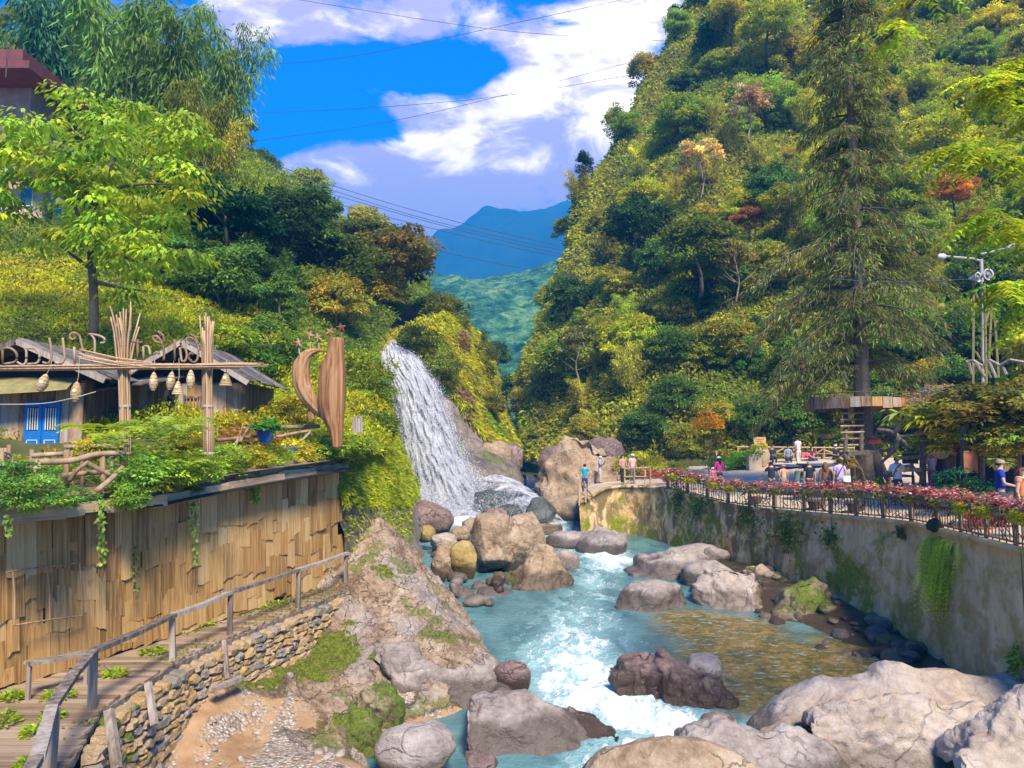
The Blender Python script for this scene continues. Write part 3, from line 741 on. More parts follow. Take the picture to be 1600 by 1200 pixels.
t.put(bp.inputs['Height'], t.math('ADD', t.math('MULTIPLY', rip, 0.75), t.math('ADD', t.math('MULTIPLY', nb, 0.5), t.math('MULTIPLY', fm, 0.6)))); t.l.new(bp.outputs[0], b.inputs['Normal'])
structure('river', make_mesh('river', np.stack([RX, RY, RZ], 2).reshape(-1, 3), grid_faces(760, 420), [M_water], True, attrs={'foam': foam.ravel(), 'brown': brown.ravel()}))
# still pool up the gorge
gp = sheet([[(780, 742, 64), (830, 742, 62), (870, 742, 60)], [(790, 728, 82), (832, 727, 84), (870, 728, 80)], [(795, 722, 110), (835, 722, 110), (880, 722, 110)]], 6, 6)
M_pool = simple('pool_water', (0.12, 0.15, 0.06), 0.12, 0.2, 0.8, coords='Object', spec=0.6)
structure('gorge_pool', make_mesh('gorge_pool', gp.reshape(-1, 3), grid_faces(*gp.shape[:2]), [M_pool], True))
# falls: sheet of falling water over the cliff
fr = [(534, 596, 632, 54.2), (548, 588, 655, 53.3), (570, 586, 672, 52.4), (600, 604, 690, 51.6), (640, 615, 706, 50.9), (680, 624, 720, 50.5), (720, 630, 738, 50.0), (760, 637, 760, 49.5), (800, 646, 786, 49.0), (822, 650, 806, 48.4)]
rows = []
for (y, xl, xr, d) in fr:
    rows.append([(xl + (xr - xl) * k / 4.0, y + [6, 0, -4, 2, 10][k] * 0.9, d - [0, .5, .7, .45, 0][k]) for k in range(5)])
FW = sheet(rows, 22, 18)
r_, c_ = FW.shape[:2]
vv, uu = np.meshgrid(np.linspace(0, 1, r_), np.linspace(0, 1, c_), indexing='ij')
pn = np.stack([uu.ravel() * 9 + 0.6 * vv.ravel(), vv.ravel() * 7.0, vv.ravel() * 0], 1)
dsp = fbm(pn, 5).reshape(r_, c_)
FW[:, :, 1] -= dsp * 0.55 * (0.3 + vv) + fbm(pn * np.array([2.5, 2.5, 1]) + 7, 4).reshape(r_, c_) * .35
M_fall, t, b, o_ = new_mat('falling_water')
uvn = t.node('ShaderNodeUVMap'); uvn.uv_map = 'UVMap'; uvv = uvn.outputs[0]
su = t.node('ShaderNodeSeparateXYZ'); t.put(su.inputs[0], uvv)
sA = t.noise(t.mapping(uvv, scale=(17, 12, 1)), 1.0, 8, 0.74, 1.6); sB = t.noise(t.mapping(uvv, scale=(60, 44, 1)), 1.0, 5, 0.75, 0.8); sC = t.noise(t.mapping(uvv, scale=(4.5, 6, 1)), 1.0, 6, 0.68, 1.4)
strk = t.math('ADD', t.math('MULTIPLY', sA, 0.42), t.math('ADD', t.math('MULTIPLY', sB, 0.22), t.math('MULTIPLY', sC, 0.40)))
t.put(b.inputs['Base Color'], t.ramp(strk, [(0.36, (0.22, 0.205, 0.21)), (0.47, (0.36, 0.36, 0.395)), (0.56, (0.48, 0.48, 0.52)), (0.70, (0.68, 0.68, 0.72))]))
b.inputs['Roughness'].default_value = 0.6; b.inputs['Specular IOR Level'].default_value = 0.2
bp = t.node('ShaderNodeBump'); bp.inputs['Strength'].default_value = 0.4; bp.inputs['Distance'].default_value = 0.2
t.put(bp.inputs['Height'], strk); t.l.new(bp.outputs[0], b.inputs['Normal'])
ed = t.math('MULTIPLY', t.math('MULTIPLY', su.outputs[0], t.math('SUBTRACT', 1.0, su.outputs[0])), 4.0)
al = t.smooth(t.math('ADD', t.math('MULTIPLY', ed, 0.9), t.math('MULTIPLY', t.math('SUBTRACT', strk, 0.5), 3.4)), 0.05, 0.55)
t.put(b.inputs['Alpha'], al)
structure('waterfall', make_mesh('waterfall', FW.reshape(-1, 3), grid_faces(r_, c_), [M_fall], True, uv=np.stack([uu.ravel(), 1 - vv.ravel()], 1)))
# spray: droplets torn off the falls and thrown up at the foot
r0 = np.random.default_rng(55); n = 60000
iv = np.clip(r0.beta(2.2, 1.0, n), 0, .999); iu = np.where(r0.random(n) < .55, np.where(r0.random(n) < .5, r0.beta(1, 6, n), 1 - r0.beta(1, 6, n)), r0.random(n)).clip(0, .999)
pos = FW[(iv * (r_ - 1)).astype(int), (iu * (c_ - 1)).astype(int)] + r0.normal(0, 1, (n, 3)) * np.array([.42, .5, .30]) * (.35 + .9 * iv[:, None] ** 2)
nb2 = 26000; fa_ = r0.random(nb2); bpos = np.stack([np.interp(fa_, [0, 1], [FW[-1, 0, 0], FW[-1, -1, 0] + 1.2]) + r0.normal(0, .6, nb2), 47.9 + r0.normal(0, .8, nb2), -4.4 + np.abs(r0.normal(0, .75, nb2))], 1)
pos = np.concatenate([pos, bpos]); n = len(pos); pos[:, 1] -= .25
sz = .016 + .035 * r0.random(n) ** 2
dd = r0.normal(0, 1, (n, 3)); dd /= np.linalg.norm(dd, axis=1)[:, None]; s2 = np.cross(dd, r0.normal(0, 1, (n, 3))); s2 /= np.linalg.norm(s2, axis=1)[:, None]
SVv = np.stack([pos - dd * sz[:, None], pos + s2 * sz[:, None] * .8, pos + dd * sz[:, None] * 1.5], 1).reshape(-1, 3)
M_spray = simple('spray', (.58, .58, .63), .5, .05, 1)
o = obj('spray', make_mesh('spray', SVv, np.arange(n * 3).reshape(-1, 3), [M_spray])); tag(o, kind='stuff')
# small cascades between the rocks below the falls
def cascade(rows, nu=8, nv=8, amp=0.15):
    G = sheet(rows, nu, nv); rr, cc = G.shape[:2]
    G[:, :, 2] += fbm(G.reshape(-1, 3) * 1.6, 4).reshape(rr, cc) * amp
    v2, u2 = np.meshgrid(np.linspace(0, 1, rr), np.linspace(0, 1, cc), indexing='ij')
    return structure('cascade', make_mesh('cascade', G.reshape(-1, 3), grid_faces(rr, cc), [M_fall], True, uv=np.stack([u2.ravel() * .13 + .015, (1 - v2.ravel()) * .4], 1)))
cascade([[(738, 748, 50.2), (775, 742, 50.6), (812, 752, 50.4)], [(745, 775, 48.6), (800, 762, 48.4), (838, 772, 48.0)], [(770, 800, 46.8), (822, 788, 46.6), (862, 795, 46.2)], [(800, 830, 45), (850, 822, 44.6), (900, 832, 44)]])
cascade([[(640, 790, 48.4), (700, 795, 47.9), (750, 800, 47.3)], [(650, 815, 47), (705, 818, 46.5), (765, 820, 46)], [(660, 838, 45.6), (715, 840, 45), (775, 840, 44.6)]])
# ---- far hills, mountain and the air between
def far_sheet(name, rows, nu, nv, mat, amp, fs):
    G = sheet(rows, nu, nv); rr, cc = G.shape[:2]
    n = fbm(G.reshape(-1, 3) * fs, 6).reshape(rr, cc)
    G[:, :, 2] += n * amp
    return structure(name, make_mesh(name, G.reshape(-1, 3), grid_faces(rr, cc), [mat], True)), G
M_farhill, t, b, o_ = new_mat('far_forest')
geo = t.node('ShaderNodeNewGeometry'); v = geo.outputs['Position']
fa = t.math('ADD', t.math('MULTIPLY', t.noise(v, 0.16, 8, 0.7, 0.3), 0.65), t.math('MULTIPLY', t.noise(v, 0.035, 4, 0.6), 0.38)); fb = t.noise(t.mapping(v, scale=(1, 1, 2.5)), 0.03, 5, 0.6, 0.3)
c = t.ramp(fa, [(0.40, (0.006, 0.04, 0.014)), (0.52, (0.07, 0.20, 0.06)), (0.64, (0.28, 0.46, 0.12))])
c = t.mix(t.smooth(fb, 0.60, 0.68, 0, 0.6), c, (0.33, 0.30, 0.13))
t.put(b.inputs['Base Color'], c); b.inputs['Roughness'].default_value = 0.95; b.inputs['Specular IOR Level'].default_value = 0.1
bp = t.node('ShaderNodeBump'); bp.inputs['Strength'].default_value = 1.0; bp.inputs['Distance'].default_value = 6
t.put(bp.inputs['Height'], t.noise(v, 0.14, 5, 0.7)); bp.inputs['Distance'].default_value = 10; t.l.new(bp.outputs[0], b.inputs['Normal'])
HILL, HG = far_sheet('far_hill', [
 [(500, 690, 260), (680, 690, 250), (760, 690, 240), (850, 690, 230), (960, 690, 230)],
 [(500, 600, 300), (680, 600, 290), (760, 610, 270), (830, 590, 280), (960, 560, 300)],
 [(500, 500, 360), (680, 520, 350), (750, 530, 330), (830, 500, 350), (960, 470, 370)],
 [(500, 430, 430), (680, 432, 430), (745, 440, 420), (800, 432, 430), (870, 412, 440), (980, 400, 450)][:5],
 [(500, 440, 560), (680, 445, 560), (745, 450, 560), (830, 440, 560), (960, 420, 560)]], 44, 40, M_farhill, 5.0, 0.05)
M_farmt = simple('far_mountain_forest', (0.020, 0.045, 0.020), 0.95, 0.4, 0.01, coords='Object', spec=0.1)
far_sheet('far_mountain', [
 [(300, 700, 1000), (560, 700, 1000), (700, 700, 1000), (800, 700, 1000), (900, 700, 1000), (1100, 700, 1000)],
 [(300, 600, 1150), (560, 560, 1150), (700, 510, 1150), (800, 490, 1150), (900, 480, 1150), (1100, 470, 1150)],
 [(300, 520, 1350), (560, 450, 1350), (665, 382, 1350), (755, 336, 1350), (900, 316, 1350), (1100, 270, 1350)],
 [(300, 560, 1700), (560, 480, 1700), (680, 440, 1700), (780, 400, 1700), (900, 380, 1700), (1100, 340, 1700)]], 34, 34, M_farmt, 26, 0.011)
hz = MB(); hz.box((0, 700, 240), (3600, 2600, 500))
M_haze = bpy.data.materials.new('haze'); M_haze.use_nodes = True; M_haze.node_tree.nodes.clear()
t = NT(M_haze.node_tree); o_ = t.node('ShaderNodeOutputMaterial'); pv = t.node('ShaderNodeVolumePrincipled')
pv.inputs['Color'].default_value = (0.015, 0.36, 1.0, 1); pv.inputs['Density'].default_value = 0.0009
pv.inputs['Anisotropy'].default_value = 0.0
t.l.new(pv.outputs[0], o_.inputs['Volume'])
hzo = hz.build('haze', M_haze); tag(hzo, kind='stuff')
# ================================================================== VEGETATION
def join_leaves(parts):
    Vs = np.concatenate([p[0] for p in parts]); Cs = np.concatenate([p[1] for p in parts])
    return Vs, np.arange(len(Vs)).reshape(-1, 4), Cs
def crown_broadleaf(seed, h=6.0, r=2.6, nclump=46, per=80, L=0.36, W=0.2, zc=0.62, rz=0.40, spread=0.30, base_cut=-0.6, clump=(.24, .40), droop=0.2):
    r0 = np.random.default_rng(seed); V = []; Cc = []
    for k in range(nclump):
        d = rand_dirs(1, r0)[0]
        if d[2] < base_cut: d[2] *= -0.5
        rad = r0.uniform(0.45, 1.0) ** 0.6
        wob = 1 + 0.28 * math.sin(3 * math.atan2(d[1], d[0]) + seed) * (1 - abs(d[2]))
        c = np.array([d[0] * r * rad * wob, d[1] * r * rad * wob, h * zc + d[2] * h * rz * rad])
        rc = r * r0.uniform(*clump)
        n = int(per * r0.uniform(0.6, 1.3))
        e = rand_dirs(n, r0); e[:, 2] = np.abs(e[:, 2]) * 0.9 - 0.25 * r0.random(n); e = unit(e)
        pos = c + e * rc * r0.uniform(0.55, 1.05, n)[:, None] * np.array([1, 1, .75])
        dd = unit(e * np.array([1, 1, .5]) + r0.normal(0, .5, (n, 3)) + np.array([0, 0, -0.25]))
        v, _ = leaf_quads(pos, dd, unit(e + r0.normal(0, .45, (n, 3)) + np.array([0, 0, .5])), L * r0.uniform(.7, 1.3, n), W * r0.uniform(.7, 1.3, n), droop)
        tone = math.exp(r0.normal(0, spread * .75)); wm = r0.normal(0, .12)
        cc = leaf_cols(n, spread * .6, .12, r0) * tone * np.array([1 + wm, 1, 1 - wm])
        V.append(v); Cc.append(np.repeat(np.clip(cc, .12, 3), 4, axis=0))
    V = np.concatenate(V); return V, np.arange(len(V)).reshape(-1, 4), np.concatenate(Cc)
def trunk_mesh(name, h, r, seed, bend=0.3, limbs=5, mat=None, seg=7, reach=0.5):
    r0 = np.random.default_rng(seed); m = MB()
    pts = [np.array([bend * h * .1 * math.sin(k * .9 + seed), bend * h * .1 * math.cos(k * 1.1 + seed), h * k / 6.0]) for k in range(7)]
    pts = [p - pts[0] * (1 - k / 6) for k, p in enumerate(pts)]
    m.tube(pts, np.linspace(r, r * .35, 7), seg)
    for k in range(limbs):
        i = 2 + k % 4; a = k * 2.4 + seed; s = np.array(pts[i]); ln = h * reach * r0.uniform(.6, 1)
        e = s + np.array([math.cos(a) * ln, math.sin(a) * ln, ln * r0.uniform(.4, .9)])
        mid = (s + e) / 2 + np.array([0, 0, -ln * .08])
        m.tube([s, mid, e], [r * .45, r * .3, r * .12], 5)
    return m.mesh(name, mat or M_bark, True)
def crown_bamboo(seed, h=11.0, culms=12, per=430, spread=2.2, L=.55, W=.10, droop=.5, lean=(0, 0)):
    r0 = np.random.default_rng(seed); V = []; Cc = []; paths = []
    for k in range(culms):
        a = r0.uniform(0, 2 * math.pi); hh = h * r0.uniform(.7, 1.05); out = spread * r0.uniform(.4, 1.2)
        b0 = np.array([math.cos(a) * .5 * r0.random(), math.sin(a) * .5 * r0.random(), 0])
        tt_ = np.linspace(0, 1, 9)
        px = b0[0] + (math.cos(a) * out + lean[0]) * tt_ ** 2.2; py = b0[1] + (math.sin(a) * out + lean[1]) * tt_ ** 2.2
        pz = hh * (tt_ - .16 * tt_ ** 4)
        path = np.stack([px, py, pz], 1); paths.append(path)
        n = int(per * r0.uniform(.7, 1.3)); ts = r0.uniform(.28, 1.0, n) ** .8
        c = np.stack([np.interp(ts, tt_, path[:, i]) for i in range(3)], 1)
        # short side sprays
        sd = rand_dirs(n, r0); sd[:, 2] *= .4; rad = (0.15 + .95 * np.sin(np.clip(ts, 0, 1) * 2.6)) * r0.uniform(.1, 1.0, n)
        pos = c + sd * rad[:, None] + np.array([0, 0, -.25]) * (rad ** 2)[:, None]
        dd = unit(sd * .7 + np.array([0, 0, -.75]) + r0.normal(0, .3, (n, 3)))
        v, _ = leaf_quads(pos, dd, unit(sd + r0.normal(0, .6, (n, 3))), L * r0.uniform(.6, 1.3, n), W * r0.uniform(.8, 1.3, n), .1)
        tone = math.exp(r0.normal(0, .25)); cc = leaf_cols(n, .3, .12, r0) * tone
        V.append(v); Cc.append(np.repeat(cc, 4, axis=0))
    V = np.concatenate(V)
    return (V, np.arange(len(V)).reshape(-1, 4), np.concatenate(Cc)), paths
def mk(name, data): return make_mesh(name, data[0], data[1], [M_leaf], False, data[2])

CROWN = {}; TRUNK = {}
for s in range(5): CROWN['round', s] = mk('crown', crown_broadleaf(100 + s, 6, 2.5, 58, 135, .27, .15)); TRUNK['round', s] = trunk_mesh('trunk', 4.6, .16, s)
for s in range(3): CROWN['tall', s] = mk('crown', crown_broadleaf(200 + s, 8, 1.9, 58, 115, .27, .14, .58, .42)); TRUNK['tall', s] = trunk_mesh('trunk', 6.4, .16, s + 9)
for s in range(3): CROWN['open', s] = mk('crown', crown_broadleaf(300 + s, 6.4, 2.6, 30, 60, .38, .19, .66, .34, .4, -.3, (.14, .26))); TRUNK['open', s] = trunk_mesh('trunk', 5.4, .13, s + 4, .6, 9, M_bark_pale, 6, .42)
for s in range(3):
    d, paths = crown_bamboo(400 + s, 9.0, 14, 520, 2.3, .40, .07)
    CROWN['bamboo', s] = mk('crown', d); m = MB()
    for p in paths: m.tube(p, np.linspace(.05, .015, len(p)), 5)
    TRUNK['bamboo', s] = m.mesh('stem', M_stem, True)
for s in range(3): CROWN['shrub', s] = mk('crown', crown_broadleaf(500 + s, 2.4, 1.5, 44, 80, .21, .10, .36, .50, .35, -1)); TRUNK['shrub', s] = trunk_mesh('stem', 1.5, .05, s, .3, 6, M_bark, 5, .5)
for s in range(2):
    r0 = np.random.default_rng(640 + s); V = []; Cc = []
    for k in range(16):     # small dark conifer
        z = 1.0 + 6.0 * k / 16; rr = 1.7 * (1 - k / 17.0) + .1
        n = int(200 * rr / 1.7) + 30; a = r0.uniform(0, 2 * math.pi, n); q_ = rr * np.sqrt(r0.random(n))
        pos = np.stack([np.cos(a) * q_, np.sin(a) * q_, z - q_ * .25 + r0.normal(0, .1, n)], 1)
        dd = np.stack([np.cos(a), np.sin(a), -.4 + 0 * a], 1) + r0.normal(0, .3, (n, 3))
        v, _ = leaf_quads(pos, dd, np.tile([0, 0, 1.0], (n, 1)) + r0.normal(0, .4, (n, 3)), .4, .12, .2)
        V.append(v); Cc.append(np.repeat(leaf_cols(n, .3, .1, r0), 4, axis=0))
    V = np.concatenate(V); CROWN['fir', s] = mk('crown', (V, np.arange(len(V)).reshape(-1, 4), np.concatenate(Cc))); TRUNK['fir', s] = trunk_mesh('trunk', 6.8, .13, s, .05, 0)
NV = {'round': 5, 'tall': 3, 'open': 3, 'bamboo': 3, 'shrub': 3, 'fir': 2}
HT = {'round': 8.4, 'tall': 11.2, 'open': 8.6, 'bamboo': 9, 'shrub': 3.4, 'fir': 7.2}
DARK = (.11, .195, .028); MID = (.265, .35, .027); OLIVE = (.35, .335, .034); LIME = (.46, .50, .018); YEL = (.54, .50, .015); PALE = (.58, .50, .24); RUST = (.52, .25, .05); TEAL = (.04, .14, .06); BROWN = (.32, .21, .10)
NAMES = {'round': 'broadleaf_tree', 'tall': 'tall_tree', 'open': 'open_tree', 'bamboo': 'bamboo_clump', 'shrub': 'shrub', 'fir': 'fir_tree'}
CATS = {'round': 'tree', 'tall': 'tree', 'open': 'tree', 'bamboo': 'bamboo', 'shrub': 'shrub', 'fir': 'tree'}
_n = [0]
def tree(kind, loc, size, colr, label, group=None, sz=1.0, variant=None, name=None, jit=.12, cat=None):
    _n[0] += 1
    v = variant if variant is not None else _n[0] % NV[kind]
    rt = empty(name or NAMES[kind], tuple(loc), label, cat or CATS[kind], group, R_.uniform(0, 6.28))
    s = size / HT[kind]
    rt.scale = (s * sz, s * sz, s)
    c = obj('crown', CROWN[kind, v], rt); k = math.exp(R_.gauss(0, jit)); wv = R_.gauss(0, jit * .6)
    c.color = (colr[0] * k * (1 + wv), colr[1] * k, colr[2] * k * (1 - wv), 1)
    tr = obj('stem' if kind in ('bamboo', 'shrub') else 'trunk', TRUNK[kind, v], rt)
    return rt
# project world point to photo pixel
def to_px(p):
    X, Y, Z = p
    yc = Y * CP + Z * SP; zc = -Y * SP + Z * CP
    return 800 + F * X / yc, 600 - F * zc / yc, yc
FOREST_LABEL = {
 ('round', 'D'): 'dark green broadleaf tree in the dense forest on the steep mountainside',
 ('round', 'M'): 'mid green broadleaf tree in the dense forest on the steep mountainside',
 ('round', 'L'): 'bright lime green tree among darker trees on the steep mountainside',
 ('round', 'O'): 'olive green broadleaf tree in the dense forest on the steep mountainside',
 ('tall', 'D'): 'tall narrow dark green tree on the steep mountainside',
 ('tall', 'O'): 'tall narrow olive green tree on the steep mountainside',
 ('tall', 'M'): 'tall narrow mid green tree on the steep mountainside',
 ('bamboo', 'M'): 'feathery green bamboo clump on the steep mountainside',
 ('bamboo', 'L'): 'feathery yellow-green bamboo clump on the steep mountainside',
 ('bamboo', 'O'): 'feathery olive bamboo clump on the steep mountainside',
 ('open', 'O'): 'open-crowned olive tree with bare limbs showing on the steep mountainside',
 ('open', 'M'): 'open-crowned green tree with bare limbs showing on the steep mountainside',
 ('open', 'L'): 'open-crowned lime green tree with bare limbs on the steep mountainside',
 ('open', 'P'): 'pale thin-crowned tree among the green trees of the mountainside',
 ('round', 'R'): 'rusty orange-brown tree among the green trees of the mountainside',
 ('round', 'Y'): 'golden yellow tree among the green trees of the mountainside'}
PALC = {'D': DARK, 'M': MID, 'L': LIME, 'O': OLIVE, 'P': PALE, 'R': RUST, 'Y': YEL}
KINDLB = {'round': '{} broadleaf tree', 'tall': 'narrow {} tree', 'bamboo': '{} bamboo clump', 'open': 'bare-limbed {} tree', 'shrub': '{} shrub', 'fir': '{} fir'}
COLLB = {'D': 'dark green', 'M': 'mid green', 'L': 'lime green', 'O': 'olive', 'P': 'pale', 'R': 'rusty', 'Y': 'golden'}
def zone_r(x, y):
    if x < 900: z = 'on the gorge shoulder, ' + ('low above the pool' if y > 570 else 'halfway up the cliff' if y > 420 else 'near its top against the sky')
    elif x < 1060: z = 'on the slope above the footbridge, ' + ('at its foot' if y > 600 else 'under the big rounded tree' if y > 470 else 'beside the big rounded tree' if y > 320 else 'along the cliff edge' )
    elif x < 1230: z = 'on the slope between gorge and conifer, ' + ('behind the plaza bushes' if y > 600 else 'in the middle forest' if y > 430 else 'under the pale trees' if y > 300 else 'among the pale trees' if y > 150 else 'by the bright ridge tree')
    elif x < 1430: z = 'behind the conifer, ' + ('at platform level' if y > 540 else 'behind its lower boughs' if y > 380 else 'behind its middle' if y > 200 else 'behind its top')
    else: z = 'on the slope behind the lamp post, ' + ('just above the pergola' if y > 500 else 'beside the loudspeakers' if y > 370 else 'around the golden tree' if y > 210 else 'high in the frame corner')
    return z, z
def zone_l(x, y):
    if x < 150: z = 'behind the maple-like tree and the building'
    elif x < 330: z = 'on the hill behind the huts, ' + ('high up' if y < 200 else 'halfway up' if y < 350 else 'low down')
    elif x < 480: z = 'on the shaded hill above the crescent sculpture, ' + ('high up' if y < 300 else 'in the middle' if y < 430 else 'low down')
    else: z = 'on the hill above the waterfall, ' + ('on the skyline' if y < 400 else 'near the lip')
    return z, z
def forest(G, n, rmin, size_fn, pick, r0, keep, inset=0.5, place='steep mountainside', grp='forest trees on the mountainside'):
    rr, cc = G.shape[:2]; got = []
    tries = 0
    while len(got) < n and tries < n * 60:
        tries += 1
        i = r0.integers(0, rr); j = r0.integers(0, cc); p = G[i, j]
        x, y, d = to_px(p)
        if not keep(x, y, d, p): continue
        ok = True
        for (qx, qy, qr) in got:
            if abs(qx - x) < 90 and (qx - x) ** 2 + (qy - y) ** 2 < (0.5 * (qr + rmin(x, y))) ** 2: ok = False; break
        if not ok: continue
        got.append((x, y, rmin(x, y)))
        kind, cl = pick(x, y, r0)
        zone, zk = (zone_l if place != 'steep mountainside' else zone_r)(x, y)
        lb = KINDLB[kind] .format(COLLB[cl]) + ' ' + zone
        tree(kind, p - np.array([0, 0, {'open': 1.7, 'round': 1.3, 'tall': 1.0}.get(kind, inset)]), size_fn(x, y, r0), PALC[cl], lb, COLLB[cl] + ' ' + KINDLB[kind].split('{}')[-1].strip() + 's ' + zone)
    return got
rf = np.random.default_rng(21)
def rm_keep(x, y, d, p):
    return 780 < x < 1680 and -60 < y < 715 and d < 130
def rm_size(x, y, r0):
    return r0.uniform(4.2, 6.4) if y > 250 else r0.uniform(4.5, 7.0)
def rm_pick(x, y, r0):
    u = r0.random()
    top = y < 330
    if x < 960 and y > 200:    # shaded shoulder above the gorge
        return [('round', 'D'), ('tall', 'D'), ('bamboo', 'O'), ('round', 'O'), ('tall', 'M'), ('tall', 'O')][int(u * 6)]
    if top and x < 1250:
        return [('bamboo', 'L'), ('bamboo', 'O'), ('round', 'L'), ('round', 'M'), ('bamboo', 'O'), ('tall', 'O'), ('round', 'D'), ('round', 'O')][int(u * 8)]
    if top:
        return [('bamboo', 'L'), ('bamboo', 'M'), ('round', 'L'), ('open', 'M'), ('round', 'O'), ('round', 'L'), ('tall', 'M'), ('round', 'D'), ('open', 'L'), ('round', 'Y')][int(u * 10)]
    if y > 540: return [('round', 'D'), ('round', 'M'), ('round', 'D'), ('tall', 'D'), ('round', 'O'), ('bamboo', 'O')][int(u * 6)]
    return [('round', 'D'), ('round', 'M'), ('round', 'O'), ('bamboo', 'M'), ('open', 'O'), ('tall', 'M'), ('round', 'L'), ('bamboo', 'O'), ('open', 'M'), ('tall', 'D')][int(u * 10)]
got = forest(RM, 215, lambda x, y: 46 if y < 450 else 50, rm_size, rm_pick, rf, rm_keep)
rf2 = np.random.default_rng(77)
forest(RM, 58, lambda x, y: 92, lambda x, y, r0: r0.uniform(7.0, 9.5), lambda x, y, r0: [('round', 'M'), ('round', 'O'), ('round', 'L'), ('round', 'M'), ('round', 'D'), ('tall', 'M')][int(r0.random() * 6)], rf2, lambda x, y, d, p: 880 < x < 1680 and 10 < y < 640 and d < 120)
# trees of the mountainside that stand out
def on(G, x, y):
    """surface point of a terrain sheet seen at photo position x, y"""
    q = G.reshape(-1, 3); yc = q[:, 1] * CP + q[:, 2] * SP; zc = -q[:, 1] * SP + q[:, 2] * CP
    px = 800 + F * q[:, 0] / yc; py = 600 - F * zc / yc
    D = (px - x) ** 2 + (py - y) ** 2
    return q[np.argmin(D + (yc > 125) * 1e6)]
def feature(kind, x, y, size, c, label, G=None, out=1.8, sz=1.0, **k):
    p = on(RM if G is None else G, x, y).copy(); p[1] -= out
    return tree(kind, p, size, c, label, None, sz, **k)
feature('open', 1085, 330, 8.0, PALE, 'pale straw-coloured thin-crowned tree below the other pale tree', sz=.95, out=3)
feature('open', 1160, 235, 8.0, (.45, .33, .20), 'pinkish straw-coloured tree with drooping bleached leaves', sz=.85, out=3)
feature('round', 1185, 110, 8.5, (.42, .42, .012), 'bright yellow-green tree high on the mountainside', sz=1.2, out=3)
feature('round', 1130, 75, 7, (.36, .36, .015), 'yellow-green feathery tree next to the brightest tree near the ridge', sz=1.2, out=3)
feature('round', 985, 425, 9.5, (.05, .11, .022), 'large rounded dark green tree standing out of the gorge-side forest', sz=1.05, out=3)
feature('round', 1075, 480, 9.0, (.15, .22, .02), 'big fresh green tree in the middle of the forest slope', sz=1.1, out=4)
feature('round', 1440, 290, 8, (.42, .37, .015), 'golden yellow tree behind the crown of the tall conifer', sz=1.1, out=3)
feature('round', 1475, 345, 5.0, RUST, 'rusty orange tree below the golden tree on the mountainside', sz=1.1, out=2)
feature('round', 1500, 400, 4.0, (.46, .34, .01), 'small bright yellow tree behind the lamp post', sz=1.0, out=2)
feature('round', 1210, 375, 5.5, (.38, .36, .012), 'yellow-green tree beside the low conifer limbs', sz=1.2, out=3)
feature('round', 1160, 380, 4.0, (.30, .14, .03), 'small orange-brown tree beside the yellow-green one', sz=1.1, out=2)
feature('open', 1130, 480, 7.0, (.26, .27, .08), 'slender pale-trunked tree leaning out of the forest slope', sz=.8, out=4)
feature('tall', 905, 290, 6.5, (.025, .06, .025), 'dark tree on the cliff shoulder against the sky', sz=.9, out=1)
feature('tall', 1050, 60, 6, (.03, .07, .04), 'dark bluish tree on the ridge line against the clouds', sz=.9, out=1)
feature('tall', 950, 215, 5, (.10, .12, .02), 'olive tree on the cliff edge against the clouds', sz=.9, out=1)
feature('bamboo', 940, 575, 5, (.26, .30, .015), 'bright yellow-green bush glowing among the dark gorge trees', sz=1.2, out=2)
feature('open', 905, 610, 7, (.20, .20, .05), 'olive crowned tree with visible branches beside the gorge', sz=.9, out=2)
# ---- left hillside forest
def lh_keep(x, y, d, p):
    return -60 < x < 690 and -80 < y < 520 and d < 100 and not (x < 250 and y > 330) and d > 39 and not (x < 110 and 60 < y and d < 60)
def lh_pick(x, y, r0):
    u = r0.random()
    if x < 380 and y < 330: return [('bamboo', 'M'), ('bamboo', 'O'), ('bamboo', 'M'), ('tall', 'M')][int(u * 4)]
    if x < 500: return [('round', 'D'), ('round', 'D'), ('bamboo', 'M'), ('round', 'M'), ('tall', 'D')][int(u * 5)]
    return [('round', 'O'), ('round', 'M'), ('round', 'D'), ('round', 'O')][int(u * 4)]
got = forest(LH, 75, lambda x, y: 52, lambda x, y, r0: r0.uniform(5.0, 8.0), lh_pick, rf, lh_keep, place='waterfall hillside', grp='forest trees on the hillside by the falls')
print('left forest', len(got))
def lfeature(kind, x, y, d, size, c, label, sz=1.0, **k):
    return tree(kind, P(x, y, d), size, c, label, None, sz, **k)
lfeature('round', 520, 500, 52, 8.5, (.10, .16, .018), 'olive tree with drooping boughs above the crescent sculpture', 1.2)
lfeature('round', 615, 470, 58, 8.0, (.16, .15, .025), 'reddish-tipped spreading tree directly above the waterfall lip', 1.25)
lfeature('round', 570, 440, 62, 7.0, (.10, .125, .02), 'olive tree with flat layered boughs on the skyline above the falls', 1.4)
lfeature('shrub', 650, 545, 53.3, 2.6, (.07, .13, .02), 'dark bush overhanging the lip of the waterfall', 1.2)
lfeature('shrub', 690, 590, 53, 2.8, (.16, .20, .02), 'olive bush clinging to the cliff beside the upper fall', 1.1)
lfeature('round', 690, 545, 60, 6.0, (.13, .17, .02), 'green tree overhanging the dark rock beside the waterfall lip', 1.2)
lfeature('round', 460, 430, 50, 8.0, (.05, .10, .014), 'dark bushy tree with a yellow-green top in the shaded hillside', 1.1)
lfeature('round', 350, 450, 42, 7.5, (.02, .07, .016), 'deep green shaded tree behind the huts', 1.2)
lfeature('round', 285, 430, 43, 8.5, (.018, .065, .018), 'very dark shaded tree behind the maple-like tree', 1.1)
lfeature('round', 400, 490, 42, 4.5, (.06, .13, .015), 'low green bushy tree behind the second hut', 1.4)
lfeature('bamboo', 275, 330, 50, 16, (.17, .30, .035), 'tall bamboo clump with leaning tops against the blue sky', .75)
